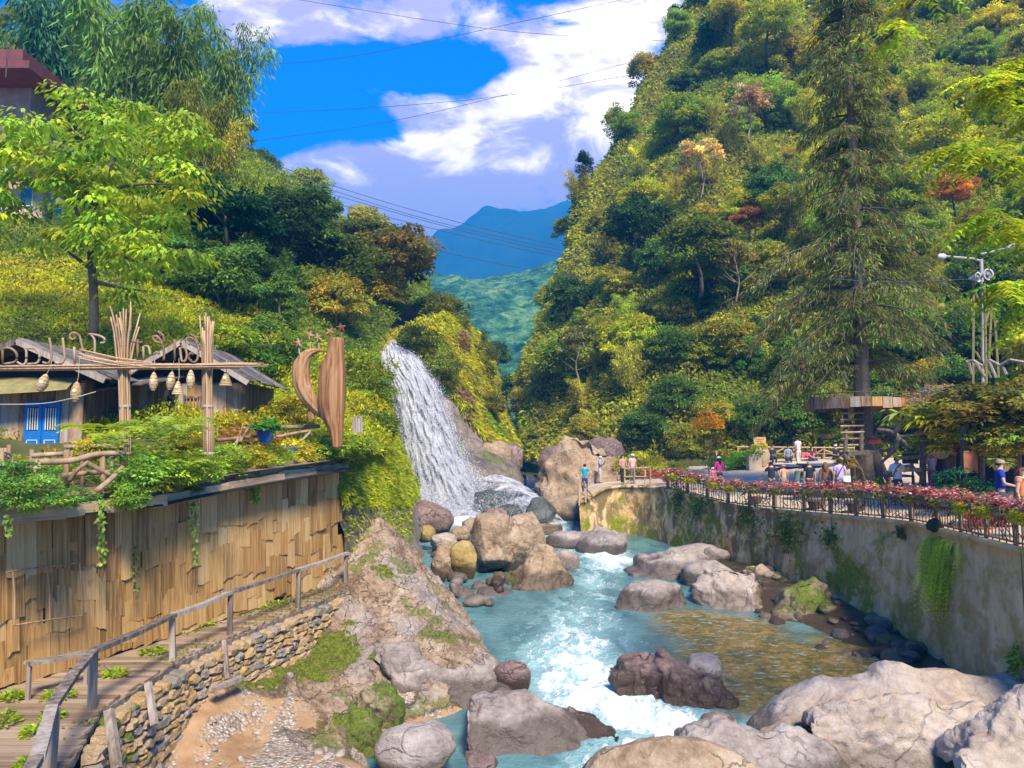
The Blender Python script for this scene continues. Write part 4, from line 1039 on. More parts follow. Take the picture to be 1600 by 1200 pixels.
lfeature('bamboo', 180, 300, 50, 18, (.15, .28, .045), 'tall bamboo clump filling the upper corner behind the maple-like tree', .8)
lfeature('bamboo', 60, 260, 56, 17, (.07, .19, .07), 'dark bluish bamboo clump behind the red-roofed building', .8)
lfeature('bamboo', 310, 300, 46, 8, (.24, .29, .015), 'yellow-green bamboo clump between the dark hillside and the maple-like tree', .8)
lfeature('bamboo', 352, 300, 58, 15, (.14, .26, .05), 'thin-stemmed bamboo arching out over the valley sky', .7)
lfeature('round', 745, 615, 62, 5.5, (.17, .17, .02), 'yellow-olive bush on the rock right beside the waterfall', 1.0)
lfeature('round', 735, 575, 66, 5.0, (.10, .13, .018), 'dark olive tree on the rock shoulder beyond the waterfall', 1.0)
lfeature('round', 715, 640, 57, 3.6, (.19, .20, .02), 'yellow-green bush hanging over the right edge of the falls', 1.1)
lfeature('round', 765, 668, 60, 3.8, (.13, .15, .018), 'grassy bush above the rocks at the gorge mouth', 1.1)
lfeature('round', 790, 640, 82, 5.0, (.05, .11, .015), 'dark green tree closing the end of the gorge', 1.1)
lfeature('round', 770, 590, 95, 6.0, (.08, .15, .02), 'green tree in the notch of the gorge below the far hill', 1.1)
for i, (x, y, d, s, c, lb) in enumerate([(572, 640, 36, 2.6, (.19, .25, .02), 'leafy lime shrub on the bank edge beside the falls, upper one'),
        (580, 690, 33, 2.2, (.15, .20, .02), 'leafy green shrub on the bank edge beside the middle of the falls'),
        (570, 610, 38, 3.0, (.20, .26, .015), 'bright shrub behind the carved crescent sculpture'),
        (380, 600, 30, 2.6, (.12, .22, .02), 'fern-like green shrub beside the second hut'), (420, 570, 33, 3.2, (.09, .17, .02), 'green shrub on the slope between hut and crescent sculpture'),
        (460, 660, 25, 1.4, (.25, .24, .02), 'yellow-green shrub at the foot of the crescent sculpture'), (345, 560, 29, 2.4, (.32, .36, .02), 'feathery yellow shrub behind the second rattan post')]):
    lfeature('shrub', x, y, d, s, c, lb, 1.1)

# ---- ground cover: one mass of leaves per slope
def cover(name, G, n, keep, cfun, L, W, r0, up=.6, amp=.35):
    rr, cc = G.shape[:2]
    a = G[:-1, :-1]; e1 = G[:-1, 1:] - a; e2 = G[1:, :-1] - a
    area = np.linalg.norm(np.cross(e1, e2), axis=2).ravel()
    depth = np.maximum(a[:, :, 1].ravel(), 12)
    x, y, _ = to_px_arr(a.reshape(-1, 3)); k = keep(x, y, a.reshape(-1, 3))
    wgt = area * k / depth ** 1.5; wgt /= wgt.sum()
    idx = r0.choice(len(wgt), n, p=wgt); u = r0.random((n, 1)); v_ = r0.random((n, 1))
    pos = a.reshape(-1, 3)[idx] + e1.reshape(-1, 3)[idx] * u + e2.reshape(-1, 3)[idx] * v_
    nr = np.cross(e1, e2).reshape(-1, 3)[idx]; nr = unit(nr); nr *= np.sign((nr * np.array([0, -.6, .8])).sum(1))[:, None]
    f1 = fbm(pos * .55, 3)
    pos = pos + nr * (np.clip(f1 + .25, 0, 1) * amp * 2 * r0.random(n))[:, None]
    sc = (np.maximum(pos[:, 1], 12) / 45.0) ** .6
    dd = unit(nr * .5 + np.array([0, 0, up]) + r0.normal(0, .55, (n, 3)))
    V, Fq = leaf_quads(pos, dd, unit(nr + r0.normal(0, .5, (n, 3))), L * sc * r0.uniform(.6, 1.5, n), W * sc * r0.uniform(.7, 1.3, n), .35)
    cl = cfun(pos, f1, r0) * leaf_cols(n, .22, .1, r0)
    o = obj(name, make_mesh(name, V, Fq, [M_leaf], False, np.repeat(cl, 4, axis=0))); tag(o, kind='stuff'); return o
def to_px_arr(q):
    yc = q[:, 1] * CP + q[:, 2] * SP; zc = -q[:, 1] * SP + q[:, 2] * CP
    return 800 + F * q[:, 0] / yc, 600 - F * zc / yc, yc
def pal(pos, f, cols_, s=.3):
    g = np.clip(.5 + fbm(pos * s + 5, 4) * 1.1, 0, .999) * (len(cols_) - 1); i = g.astype(int); fr = (g - i)[:, None]
    A = np.array(cols_); return A[i] * (1 - fr) + A[np.minimum(i + 1, len(cols_) - 1)] * fr
cover('undergrowth', RM, 260000, lambda x, y, p: (x > 740) & (x < 1750) & (y > -120) & (y < 720) & (p[:, 1] < 165), lambda p, f, r0: pal(p, f, [MID, MID, OLIVE, LIME, OLIVE, MID], .12), .32, .14, rf, amp=.7)
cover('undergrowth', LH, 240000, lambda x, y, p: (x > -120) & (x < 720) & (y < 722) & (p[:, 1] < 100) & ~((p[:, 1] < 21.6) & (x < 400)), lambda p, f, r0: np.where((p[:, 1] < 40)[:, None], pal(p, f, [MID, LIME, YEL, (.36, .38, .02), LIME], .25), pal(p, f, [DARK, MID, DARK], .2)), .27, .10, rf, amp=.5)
cover('bank_plants', LB, 120000, lambda x, y, p: ((y < 870) & ((x < 640) | (y < 780))) * (1.0 - .92 * ((y > 790))), lambda p, f, r0: pal(p, f, [MID, LIME, (.22, .30, .015), LIME, MID], .4), .20, .08, rf, up=.2, amp=.22)
cover('cliff_plants', WC, 70000, lambda x, y, p: ((x > np.maximum(642, 640 + (y - 540) * .78)) & (y < 695) & (p[:, 1] < 95)) | (y < 545), lambda p, f, r0: pal(p, f, [MID, OLIVE, YEL, LIME, BROWN], .3), .32, .09, rf, up=-.3, amp=.5)
# ================================================================== LEFT BANK: terrace, shingle wall, boardwalk, huts
M_shingle = [wood('shingle_wood', (.48, .27, .09), (.23, .12, .038), (.61, .39, .165), (8, 8, .9), .35), wood('shingle_wood_dark', (.43, .23, .075), (.20, .10, .03), (.56, .33, .12), (8, 8, .9), .5), wood('shingle_wood_pale', (.58, .36, .14), (.30, .17, .06), (.68, .47, .22), (8, 8, .9), .2)]
M_grey = wood('weathered_wood', (.27, .21, .165), (.10, .075, .06), (.42, .35, .29), (9, 9, .7), .12)
M_greyx = wood('weathered_plank', (.42, .29, .17), (.17, .105, .055), (.56, .41, .26), (.7, 9, 9), .25)
M_log = wood('log_wood', (.31, .20, .12), (.13, .08, .045), (.46, .33, .22), (6, 6, 1.2), .1)
M_rattan = wood('rattan', (.46, .29, .16), (.27, .155, .08), (.58, .41, .27), (20, 20, .6), 0)
M_deck = wood('deck_wood', (.33, .23, .155), (.16, .10, .06), (.45, .34, .24), (.8, 9, 9), .55)
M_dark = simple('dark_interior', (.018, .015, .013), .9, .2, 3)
M_roof = wood('roof_plank', (.15, .125, .115), (.06, .05, .045), (.26, .225, .205), (8, .8, 8), .1)
M_blue = simple('blue_paint', (.004, .13, .42), .55, .25, 5, bump=.2)
M_white = simple('white_paint', (.62, .66, .66), .6, .15, 6)
M_rope = simple('rope', (.42, .36, .22), .8, .2, 20)
M_beige = simple('beige_render', (.55, .42, .32), .85, .2, 1.2, bump=.2)
M_redroof = simple('maroon_roof', (.16, .045, .045), .7, .25, 2)
M_stone = [rock_mat('wall_stone', (.24, .15, .075), (.50, .34, .185), (.62, .46, .29), scale=3.0, crack=.3), rock_mat('wall_stone_grey', (.14, .11, .085), (.33, .27, .21), (.47, .41, .35), scale=3.0, crack=.3, moss=.25), rock_mat('wall_stone_ochre', (.28, .16, .06), (.54, .35, .15), (.58, .43, .24), scale=3.0, crack=.3)]
def wallX(d): return -8.75 + .3095 * (d - 13.1) + .25 * math.sin((d - 13.1) / 10.5 * math.pi)
def wallpt(d, z): return np.array([wallX(d), d, z])
DZ = -4.1
WT_Z = lambda d: np.interp(d, [9, 15.5, 18.5, 24], [-1.3, -1.25, -.98, -.72])   # underside of the planter boards
# terrace ground behind the planter boards
rows = []
for d in np.linspace(8.6, 23.8, 14):
    x0 = wallX(d) + .55; z = float(WT_Z(d)) + .38
    rows.append([np.array([x0 - k, d + k * .12, z + .02 * k]) for k in (0, .6, 2, 4.5, 8, 14)])
TG = sheet(rows, 4, 2, world=True)
M_terr = simple('terrace_earth', (.20, .15, .075), .95, .4, 1.5, bump=.5)
structure('terrace', make_mesh('terrace', TG.reshape(-1, 3), grid_faces(*TG.shape[:2]), [M_terr], True))
# ---- shingle wall
sw = empty('shingle_wall', wallpt(18, DZ), 'tall curved wall clad with rough brown wooden shingles below the terrace', 'wall')
sw_o = np.array(sw.location)
bk = []
for d in np.linspace(8.4, 23.9, 20): bk.append([wallpt(d, DZ - .1) - np.array([.16, 0, 0]), wallpt(d, float(WT_Z(d)) + .05) - np.array([.16, 0, 0])])
bk.append([np.array([wallX(23.9) - 2.6, 24.3, DZ - .1]), np.array([wallX(23.9) - 2.6, 24.3, -.6])])
BK = np.array(bk)
obj('backing', make_mesh('backing', local(BK.reshape(-1, 3), sw_o), grid_faces(len(bk), 2), [M_dark]), sw)
shm = []
for k in range(8):
    for mi in range(3):
        r0 = np.random.default_rng(900 + k)
        # slab with a ragged, slanted foot: unit width (x), thickness (y), height (z 0..1 downwards)
        n = 4; xs_ = np.linspace(-.5, .5, n); ft = -1 - r0.uniform(-.025, .045, n) - r0.uniform(-.05, .05) * xs_; tp = r0.uniform(-.01, .01, n); th = r0.uniform(.7, 1.2, n)
        V = []; Fq = []
        for i in range(n): V += [(xs_[i], -.5 * th[i], tp[i]), (xs_[i], .5, tp[i]), (xs_[i] + r0.uniform(-.03, .03), .5, ft[i]), (xs_[i] + r0.uniform(-.03, .03), -.5 * th[i], ft[i])]
        for i in range(n - 1):
            a, b_ = 4 * i, 4 * i + 4
            Fq += [(a, b_, b_ + 1, a + 1), (a + 3, a + 2, b_ + 2, b_ + 3), (a, a + 3, b_ + 3, b_), (a + 1, b_ + 1, b_ + 2, a + 2)]
        Fq += [(0, 1, 2, 3), (4 * n - 4, 4 * n - 1, 4 * n - 2, 4 * n - 3)]
        shm.append(make_mesh('shingle', V, Fq, [M_shingle[mi]]))
cnt = 0
tiers = [(-.00, .95), (.62, .95), (1.3, .95), (1.98, .95), (2.6, .7)]
for ti, (off, ln) in reversed(list(enumerate(tiers))):
    d = 9.2
    while d < 23.75:
        wd = R_.choice([.22, .28, .34, .4, .46, .52]) * R_.uniform(.85, 1.15) * (1.15 if ti else 1.0) * (.8 + .4 * (d - 12) / 12)
        dm = d + wd * .5; ztop = float(WT_Z(dm)) + .05 - off + R_.uniform(-.10, .10)
        zb = max(ztop - ln * R_.uniform(.85, 1.18), DZ + .01 + R_.uniform(0, .05))
        if ztop - zb > .12:
            tx = wallX(dm + .1) - wallX(dm - .1)
            me = shm[R_.randrange(8) * 3 + R_.choices([0, 1, 2], [5, 3 if ti else 5, 2])[0]]
            o = obj('shingle', me, sw, local(wallpt(dm, ztop), sw_o) + np.array([.015 + .012 * (4 - ti) + R_.uniform(0, .03), 0, 0]))
            o.rotation_euler = (R_.gauss(0, .018), -.055, math.atan2(.2, tx) + R_.gauss(0, .03))
            o.scale = (wd * .965, .05, ztop - zb); cnt += 1
        d += wd * .96
print('shingles', cnt)
# corner return boards
for k in range(8):
    me = shm[R_.randrange(8) * 3 + k % 3]; zt = -.75 - (k % 3) * 1.05
    o = obj('shingle', me, sw, local([wallX(23.8) - .2 - .3 * (k // 3), 23.98 + .02 * k, zt], sw_o)); o.scale = (.32, .04, 1.1); o.rotation_euler = (0, 0, 0.06)
# bamboo frame pinned on the shingles
fr_ = empty('bamboo_lattice', P(22, 975, 13.35), 'rectangle of thin bamboo rods fixed on the shingle wall', 'frame'); fo = np.array(fr_.location)
fa_ = {k: P(x, y, d) for k, (x, y, d) in {'a': (20, 892, 13.15), 'b': (124, 879, 14.45), 'c': (128, 962, 14.45), 'd': (22, 977, 13.15), 'e': (73, 886, 13.8), 'f': (78, 968, 13.8), 'g': (10, 894, 13.05)}.items()}
for a, c in (('g', 'b'), ('d', 'c'), ('a', 'd'), ('b', 'c'), ('e', 'f')):
    m = MB(); m.tube(local([fa_[a], (fa_[a] + fa_[c]) / 2 + np.array([0.02, 0, .01]), fa_[c]], fo), .017, 6); m.build('rod', M_rattan, fr_)
# ---- planter boards along the terrace edge
pl = empty('planter_box', wallpt(18, -1), 'long planter of thick weathered boards along the top of the shingle wall', 'planter'); po = np.array(pl.location)
dz0 = [(8.3, 11.2), (11.0, 13.6), (13.5, 15.9), (15.8, 18.1), (17.9, 20.1), (20.0, 21.9), (21.8, 23.9)]
for i, (d0, d1) in enumerate(dz0):
    for lv in range(2):
        z0 = float(WT_Z(d0)); z1 = float(WT_Z(d1)); hgt = .23
        jz = R_.uniform(-.025, .025); ox = np.interp((d0 + d1) / 2, [8, 13, 17, 24], [.75, .62, .38, .22]) + (.06 if lv == 0 else 0) + R_.uniform(-.02, .02)
        a = np.array([wallX(d0) + ox, d0 - .03 + lv * .3, z0 + .11 + lv * .235 + jz]); c = np.array([wallX(d1) + ox, d1 + lv * .3, z1 + .11 + lv * .235 + jz + R_.uniform(-.02, .02)])
        m = MB(); n = 6; L_ = np.linalg.norm(c - a)
        V = []; r0 = np.random.default_rng(50 + i * 2 + lv)
        for k in range(n + 1):
            q_ = np.array([L_ * (k / n - .5), 0, 0]); e = r0.uniform(-.018, .018, 4)
            V += [q_ + (0, -.05 + e[0], -hgt / 2 + e[1]), q_ + (0, .05, -hgt / 2 + e[1]), q_ + (0, .05, hgt / 2 + e[2]), q_ + (0, -.05 + e[3], hgt / 2 + e[2])]
        Fq = [(4 * k + j, 4 * k + 4 + j, 4 * k + 4 + (j + 1) % 4, 4 * k + (j + 1) % 4) for k in range(n) for j in range(4)] + [(3, 2, 1, 0), (4 * n, 4 * n + 1, 4 * n + 2, 4 * n + 3)]
        o = obj('board', make_mesh('board', V, Fq, [M_greyx]), pl, local((a + c) / 2, po))
        dv = c - a; o.rotation_euler = (0, -math.asin(dv[2] / L_), math.atan2(dv[1], dv[0]))
        m2 = None
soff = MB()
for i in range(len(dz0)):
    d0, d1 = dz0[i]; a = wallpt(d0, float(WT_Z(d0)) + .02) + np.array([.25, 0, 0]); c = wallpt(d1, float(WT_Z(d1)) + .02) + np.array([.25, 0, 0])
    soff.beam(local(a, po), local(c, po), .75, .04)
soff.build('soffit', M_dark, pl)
# ---- boardwalk
bw = empty('boardwalk', (-7, 16, DZ), 'narrow weathered plank walkway at the foot of the shingle wall', 'walkway'); bo = np.array(bw.location)
rail_pts = [(-4.55, 7.4), (-4.95, 8.3), (-5.75, 9.9), (-6.56, 12.36), (-6.55, 15.2), (-6.15, 17.1), (-5.47, 20.0), (-4.8, 22.6)]
rd = np.array([p[1] for p in rail_pts]); rx = np.array([p[0] for p in rail_pts])
def edgeX(d): return float(np.interp(d, rd, rx)) + .14
d = 7.6; bmesh_ = []
for k in range(5):
    r0 = np.random.default_rng(70 + k); n = 5; V = []
    for i in range(n + 1):
        e = r0.uniform(-.06, .06, 3); V += [(i / n - .5, -.5 + e[0], -.5), (i / n - .5, .5 + e[1], -.5), (i / n - .5, .5 + e[1], .5 + e[2]), (i / n - .5, -.5 + e[0], .5 + e[2])]
    Fq = [(4 * i + j, 4 * i + 4 + j, 4 * i + 4 + (j + 1) % 4, 4 * i + (j + 1) % 4) for i in range(n) for j in range(4)] + [(3, 2, 1, 0), (4 * n, 4 * n + 1, 4 * n + 2, 4 * n + 3)]
    bmesh_.append(make_mesh('plank', V, Fq, [M_deck]))
while d < 23.2:
    wd = R_.uniform(.13, .22); dm = d + wd / 2
    xl = wallX(dm) - .05 if dm > 11 else -9.2; xr = edgeX(dm) + R_.uniform(-.08, .03)
    sk = .35 if dm < 13 else .22
    o = obj('plank', bmesh_[R_.randrange(5)], bw, local([(xl + xr) / 2, dm, DZ - .02 + R_.uniform(-.012, .012)], bo))
    o.scale = ((xr - xl), wd * .93, .045); o.rotation_euler = (R_.gauss(0, .012), R_.gauss(0, .004), R_.gauss(0.0, .012))
    d += wd
sl_ = MB()
for i in range(len(rail_pts) - 1):
    a = np.array([rail_pts[i][0] + .10, rail_pts[i][1], DZ - .11]); c = np.array([rail_pts[i + 1][0] + .10, rail_pts[i + 1][1], DZ - .11]); sl_.beam(local(a, bo), local(c, bo), .08, .12)
sl_.build('edge_beam', M_grey, bw)
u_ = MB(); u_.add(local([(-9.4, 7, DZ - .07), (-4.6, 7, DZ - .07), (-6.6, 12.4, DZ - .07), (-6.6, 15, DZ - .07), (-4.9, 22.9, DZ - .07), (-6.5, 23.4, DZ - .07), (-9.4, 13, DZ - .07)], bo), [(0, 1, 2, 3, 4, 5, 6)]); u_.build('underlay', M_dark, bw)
# ---- handrail
hr = empty('handrail', (-6.5, 15, DZ), 'weathered wooden handrail bending along the plank walkway', 'handrail'); ho = np.array(hr.location)
tops = []
for i, (x, y) in enumerate(rail_pts):
    hgt = [.86, .86, .86, .9, .84, .92, .94, 1.0][i]
    tops.append(np.array([x, y, DZ + hgt]))
    if i in (2, 3, 4, 5, 6, 7):
        m = MB(); m.box((0, 0, hgt / 2 - .06), (.105, .12, hgt + .1)); o = m.build('post', M_grey, hr); o.location = local([x, y, DZ], ho); o.rotation_euler = (R_.gauss(0, .02), R_.gauss(0, .025), R_.uniform(-.3, .3))
for i in range(len(tops) - 1):
    m = MB(); a, c = tops[i], tops[i + 1]; mid = (a + c) / 2 + np.array([R_.gauss(0, .02), 0, R_.gauss(-.01, .015)]); dv = (c - a) / np.linalg.norm(c - a)
    m.beam(local(a - dv * .05, ho), local(mid, ho), .145, .075); m.beam(local(mid + (0, 0, .004), ho), local(c + dv * .05, ho), .135, .07)
    o = m.build('rail', M_grey, hr)
# ---- dry stone wall under the walkway: separate stones
ds = empty('dry_stone_wall', (-6, 15, -5), 'dry stone wall of tan rubble holding up the walkway', 'stone wall'); do = np.array(ds.location)
def sbase(d): return max(-6.3, slab_z(edgeX(d) + .25, d) - .15)
bkw = []
for d in np.linspace(8.5, 22.6, 30): bkw.append([np.array([edgeX(d) - .12, d, DZ - .1]), np.array([edgeX(d) - .02, d, -6.6])])
BK = np.array(bkw); obj('mortar', make_mesh('mortar', local(BK.reshape(-1, 3), do), grid_faces(30, 2), [simple('wall_earth', (.17, .115, .065), .95, .3, 6, bump=.5)]), ds)
stm = []
for k in range(12):
    r0 = np.random.default_rng(30 + k); na = 7
    an = np.sort(np.linspace(0, 2 * math.pi, na, endpoint=False) + r0.uniform(-.3, .3, na)); ra = r0.uniform(.42, .58, na)
    sq = np.maximum(np.abs(np.cos(an)), np.abs(np.sin(an))) ** .55
    V = [(math.cos(a) * r / q_, .35, math.sin(a) * r / q_) for a, r, q_ in zip(an, ra, sq)] + [(math.cos(a) * r / q_ * .95, -.25 + r0.uniform(-.1, .1), math.sin(a) * r / q_ * .95) for a, r, q_ in zip(an, ra, sq)] + [(math.cos(a) * r / q_ * .62, -.48 + r0.uniform(-.1, .1), math.sin(a) * r / q_ * .62) for a, r, q_ in zip(an, ra, sq)]
    Fq = [(i, (i + 1) % na, na + (i + 1) % na, na + i) for i in range(na)] + [(na + i, na + (i + 1) % na, 2 * na + (i + 1) % na, 2 * na + i) for i in range(na)] + [tuple(2 * na + i for i in range(na))]
    V = np.array(V)[:, :]
    for mi in range(3): stm.append(make_mesh('stone', V, [tuple(reversed(f)) for f in Fq], [M_stone[mi]]))
ns = 0
d = 11.2; zc_rows = 0
z = DZ - .17
cells = []
zr = DZ - .12
while zr > -6.4:
    rh = R_.uniform(.11, .24); d = 10.8 + R_.uniform(0, .2)
    while d < 22.4:
        wd = rh * R_.uniform(1.1, 2.6)
        cells.append((d + wd / 2, zr - rh / 2, wd, rh)); d += wd
    zr -= rh * .97
for (dm, zc, wd, rh) in cells:
    if zc < sbase(dm) - .1: continue
    if dm > 21 and zc < DZ - .55: continue
    if ns >= 298: break
    tx = edgeX(dm + .2) - edgeX(dm - .2); ang = math.atan2(.4, tx)
    dep = .12 + R_.uniform(0, .05)
    o = obj('stone', stm[R_.randrange(12) * 3 + R_.choices([0, 1, 2], [4, 2, 3])[0]], ds, local([edgeX(dm) + .10 + .14 * (DZ - zc) / 1.5 + R_.uniform(-.02, .03), dm, zc], do))
    o.rotation_euler = (0, R_.gauss(0, .09) , ang + R_.gauss(0, .08)); o.scale = (wd * 1.12, dep * 2, rh * 1.16); ns += 1
print('stones', ns)
for (x0, y0, d0, x1, y1, d1, wd, lb) in [(343, 1000, 16.4, 348, 1060, 16.1, .09, 'upright timber prop against the dry stone wall, the far one'), (222, 1066, 13.2, 232, 1132, 12.9, .10, 'leaning timber prop against the middle of the dry stone wall'), (160, 1108, 11.75, 172, 1200, 11.4, .12, 'dark split timber prop near the corner of the dry stone wall')]:
    a, c = P(x0, y0, d0), P(x1, y1, d1); m = MB(); off = np.array([.22, -.05, 0]); m.beam((0, 0, 0), a - c, wd, wd * .8, (0, 1, 0)); o = m.build('timber_prop', M_grey); o.location = c + off * .5; tag(o, lb, 'timber')
a, c = P(318, 1075, 15.4), P(364, 1057, 16.2); m = MB(); m.beam((0, 0, 0), c - a, .14, .08); o = m.build('timber_lintel', M_grey); o.location = a + np.array([.2, -.1, 0]); tag(o, 'timber laid over the drain hole in the dry stone wall', 'timber')
# ---- bench on the walkway
be = empty('bench', P(95, 1062, 13.0), 'low grey plank bench against the shingle wall', 'bench'); beo = np.array(be.location)
a, c = P(43, 1037, 12.75), P(146, 1018, 13.7); m = MB(); m.beam(local(a, beo), local(c, beo), .26, .045); m.build('seat', M_grey, be)
for q_ in (a * .97 + c * .03, a * .1 + c * .9):
    m = MB(); m.box((0, 0, -(q_[2] - DZ) / 2), (.06, .06, q_[2] - DZ)); o = m.build('leg', M_grey, be); o.location = local(q_, beo)
# ---- weeds on the walkway
def tuft(name, loc, r, h, n, c, label, cat='plant', group=None, L=.12, W=.05, seed=1, droopy=.3):
    r0 = np.random.default_rng(seed); a = r0.uniform(0, 6.28, n); q_ = r * np.sqrt(r0.random(n))
    pos = np.stack([np.cos(a) * q_, np.sin(a) * q_, h * r0.random(n) * (1 - q_ / r * .6)], 1)
    dd = np.stack([np.cos(a) * .8, np.sin(a) * .8, .6 + 0 * a], 1) + r0.normal(0, .4, (n, 3))
    V, Fq = leaf_quads(pos, dd, np.tile([0, 0, 1.0], (n, 1)) + r0.normal(0, .3, (n, 3)), L * r0.uniform(.6, 1.3, n), W, droopy)
    cl = np.repeat(leaf_cols(n, .3, .15, r0), 4, axis=0) * np.array(c)
    rt = empty(name, loc, label, cat, group); obj('leaves', make_mesh('leaves', V, Fq, [M_leaf], False, cl), rt)
    m = MB(); m.tube([(0, 0, -.03), (0.01, 0, h * .3), (.02, .01, h * .6)], [.015, .012, .006], 5); m.build('stem', M_stem, rt); return rt
for i, (x, y, d, r, h, lb) in enumerate([(22, 1082, 12.8, .16, .16, 'bright weed tuft at the wall foot in front of the bench leg'), (93, 1075, 12.9, .24, .14, 'bright weed tuft on the walkway beside the bend of the handrail'), (5, 1118, 11.7, .22, .2, 'pale weed tuft on the near planks of the walkway'), (82, 1108, 11.95, .14, .1, 'small weed in the plank gap near the handrail bend'), (55, 1132, 11.3, .13, .16, 'leafy weed growing in the near plank gap'), (42, 1180, 10.2, .10, .10, 'small weed at the near end of the plank gap'), (180, 1045, 14.1, .2, .12, 'weed tuft beside the second handrail post'), (240, 1010, 15.6, .22, .1, 'low weed between wall and handrail in the middle of the walkway'), (310, 968, 17.9, .3, .12, 'weeds along the wall foot past the middle handrail post'), (425, 940, 20.2, .4, .12, 'mossy weeds by the far wall foot near the end of the walkway'), (497, 903, 23.2, .16, .3, 'broad-leaved plant at the far end of the walkway')]):
    tuft('weed', P(x, y, d) * [1, 1, 0] + [0, 0, DZ + .01], r, h, 70 + int(r * 300), (.30, .42, .02) if i != 10 else (.06, .26, .06), lb, L=.11 if i != 10 else .25, W=.05 if i != 10 else .2, seed=i)
r0 = np.random.default_rng(77); n = 2600
dd_ = 10 + 13 * r0.random(n); fx = r0.random(n) ** 1.5; pos = np.stack([[wallX(q_) + (edgeX(q_) - wallX(q_)) * f for q_, f in zip(dd_, fx)], dd_, np.full(n, DZ + .015)], 1)
kp = fbm(pos * .9, 3) + (dd_ - 16) * .03 > .05; pos = pos[kp]; n = len(pos)
V, Fq = leaf_quads(pos, r0.normal(0, 1, (n, 3)) * [1, 1, .3] + [0, 0, .3], np.tile([0, 0, 1.0], (n, 1)), .08, .04, .2)
o = obj('moss', make_mesh('moss', V, Fq, [M_leaf], False, np.repeat(leaf_cols(n, .3, .2, r0), 4, axis=0) * [.20, .24, .02])); tag(o, kind='stuff')

# ---- huts
M_core = wood('hut_side', (.20, .13, .075), (.08, .05, .03), (.28, .19, .12), (6, 6, .5), .2)
def hut(name, loc, label, X0, X1, Y, floor, eave, apexX, apexZ, eL, eR, depth, seed):
    rt = empty(name, loc, label, 'hut'); L0 = np.array(loc); r0 = random.Random(seed)
    m = MB(); m.box(local([(X0 + X1) / 2, Y + depth / 2 + .08, (floor + eave) / 2], L0), (X1 - X0 - .1, depth - .1, eave - floor)); m.build('core', M_core, rt)
    x = X0
    while x < X1 - .05:
        wd = min(r0.uniform(.22, .42), X1 - x); hgt = eave - floor - r0.uniform(0, .1)
        m = MB(); m.box((0, 0, 0), (wd * .96, .05, hgt)); o = m.build('wall_board', r0.choice([M_grey, M_grey, M_shingle[1], M_log]), rt); o.location = local([x + wd / 2, Y + r0.uniform(-.01, .02), floor + hgt / 2], L0); x += wd
    # gable
    m = MB(); m.add(local([(eL + .4, Y + .1, eave), (eR - .4, Y + .1, eave), (apexX, Y + .1, apexZ - .08)], L0), [(0, 1, 2)]); m.build('gable', M_dark, rt)
    for sx, ex in ((-1, eL), (1, eR)):
        n = 9
        for k in range(n):      # roof planks run from ridge to eave
            y = Y - .9 + (depth + 1.2) * (k + .5) / n
            m = MB(); a = np.array([apexX, y, apexZ + .04]); c = np.array([ex + r0.uniform(-.1, .1), y, eave + r0.uniform(-.05, .03)])
            m.beam(local(a, L0), local(c, L0), (depth + 1.2) / n * .97, .045); m.build('roof_plank', M_roof, rt)
        m = MB(); m.beam(local([apexX, Y - .95, apexZ - .07], L0), local([ex, Y - .95, eave - .11], L0), .06, .15); m.build('bargeboard', M_grey, rt)
    return rt
h1 = hut('wooden_hut', (-13.7, 22, -.9), 'weathered board hut with a blue double door under a plank gable roof', -16.2, -12.25, 22, -.95, 1.9, -13.7, 2.95, -16.3, -11.2, 3.2, 1)
h1o = np.array(h1.location)
for s, (xa, xb) in enumerate(((38, 65.3), (65.7, 93))):
    X0, X1 = (xa - 800) / F * 21.9, (xb - 800) / F * 21.9; zt, zb = 1.28, -.5
    m = MB(); m.box((0, 0, 0), (X1 - X0 - .01, .05, zt - zb)); dr = m.build('door', M_blue, h1); dr.location = local([(X0 + X1) / 2, 21.93, (zt + zb) / 2], h1o); w_ = X1 - X0
    for k in range(5):
        m = MB(); m.box((-w_ * .28 + w_ * .14 * k, -.03, .38), (.028, .02, .62)); m.build('bar', M_white, dr)
    m = MB()
    for (cx, cz, sx_, sz_) in ((0, -.22, .3, .02), (0, -.72, .3, .02), (-.15, -.47, .02, .5), (.15, -.47, .02, .5)): m.box((cx, -.03, cz), (sx_, .02, sz_))
    m.build('panel_moulding', M_white, dr)
    m = MB(); m.box((0, -.026, .38), (w_ * .62, .012, .66)); m.build('grille_opening', M_dark, dr)
m = MB()   # curved bark canopy above the door
G = sheet([[np.array([x_, 21.85, 1.95]) for x_ in (-15.3, -14, -13, -12.3)], [np.array([x_, 21.4, 1.75]) for x_ in (-15.3, -14, -13, -12.3)], [np.array([x_, 21.15, 1.38 + .06 * k]) for k, x_ in enumerate((-15.3, -14, -13, -12.3))]], 4, 4, world=True)
obj('door_canopy', make_mesh('door_canopy', local(G.reshape(-1, 3), h1o), grid_faces(*G.shape[:2]), [simple('mossy_bark', (.24, .2, .08), .9, .35, 3, bump=.5)], True), h1)
h2 = hut('wooden_hut', (-10.5, 24, -.7), 'second grey hut with lattice windows behind the rattan posts', -13.0, -8.35, 24, -.75, 2.0, -10.0, 3.2, -12.1, -7.95, 3.0, 2)
h2o = np.array(h2.location)
for k in range(9):     # lean-to plank roof in front
    x_ = -13.3 + k * .36; m = MB(); m.beam(local([x_, 24.1, 2.35 - .02 * k], h2o), local([x_ - .25, 22.5, 1.45 + .05 * k], h2o), .33, .04); m.build('porch_plank', M_roof, h2)
m = MB(); m.box((0, 0, 0), (.22, .05, .55)); o = m.build('window', M_dark, h2); o.location = local(P(267, 632, 23.9), h2o)
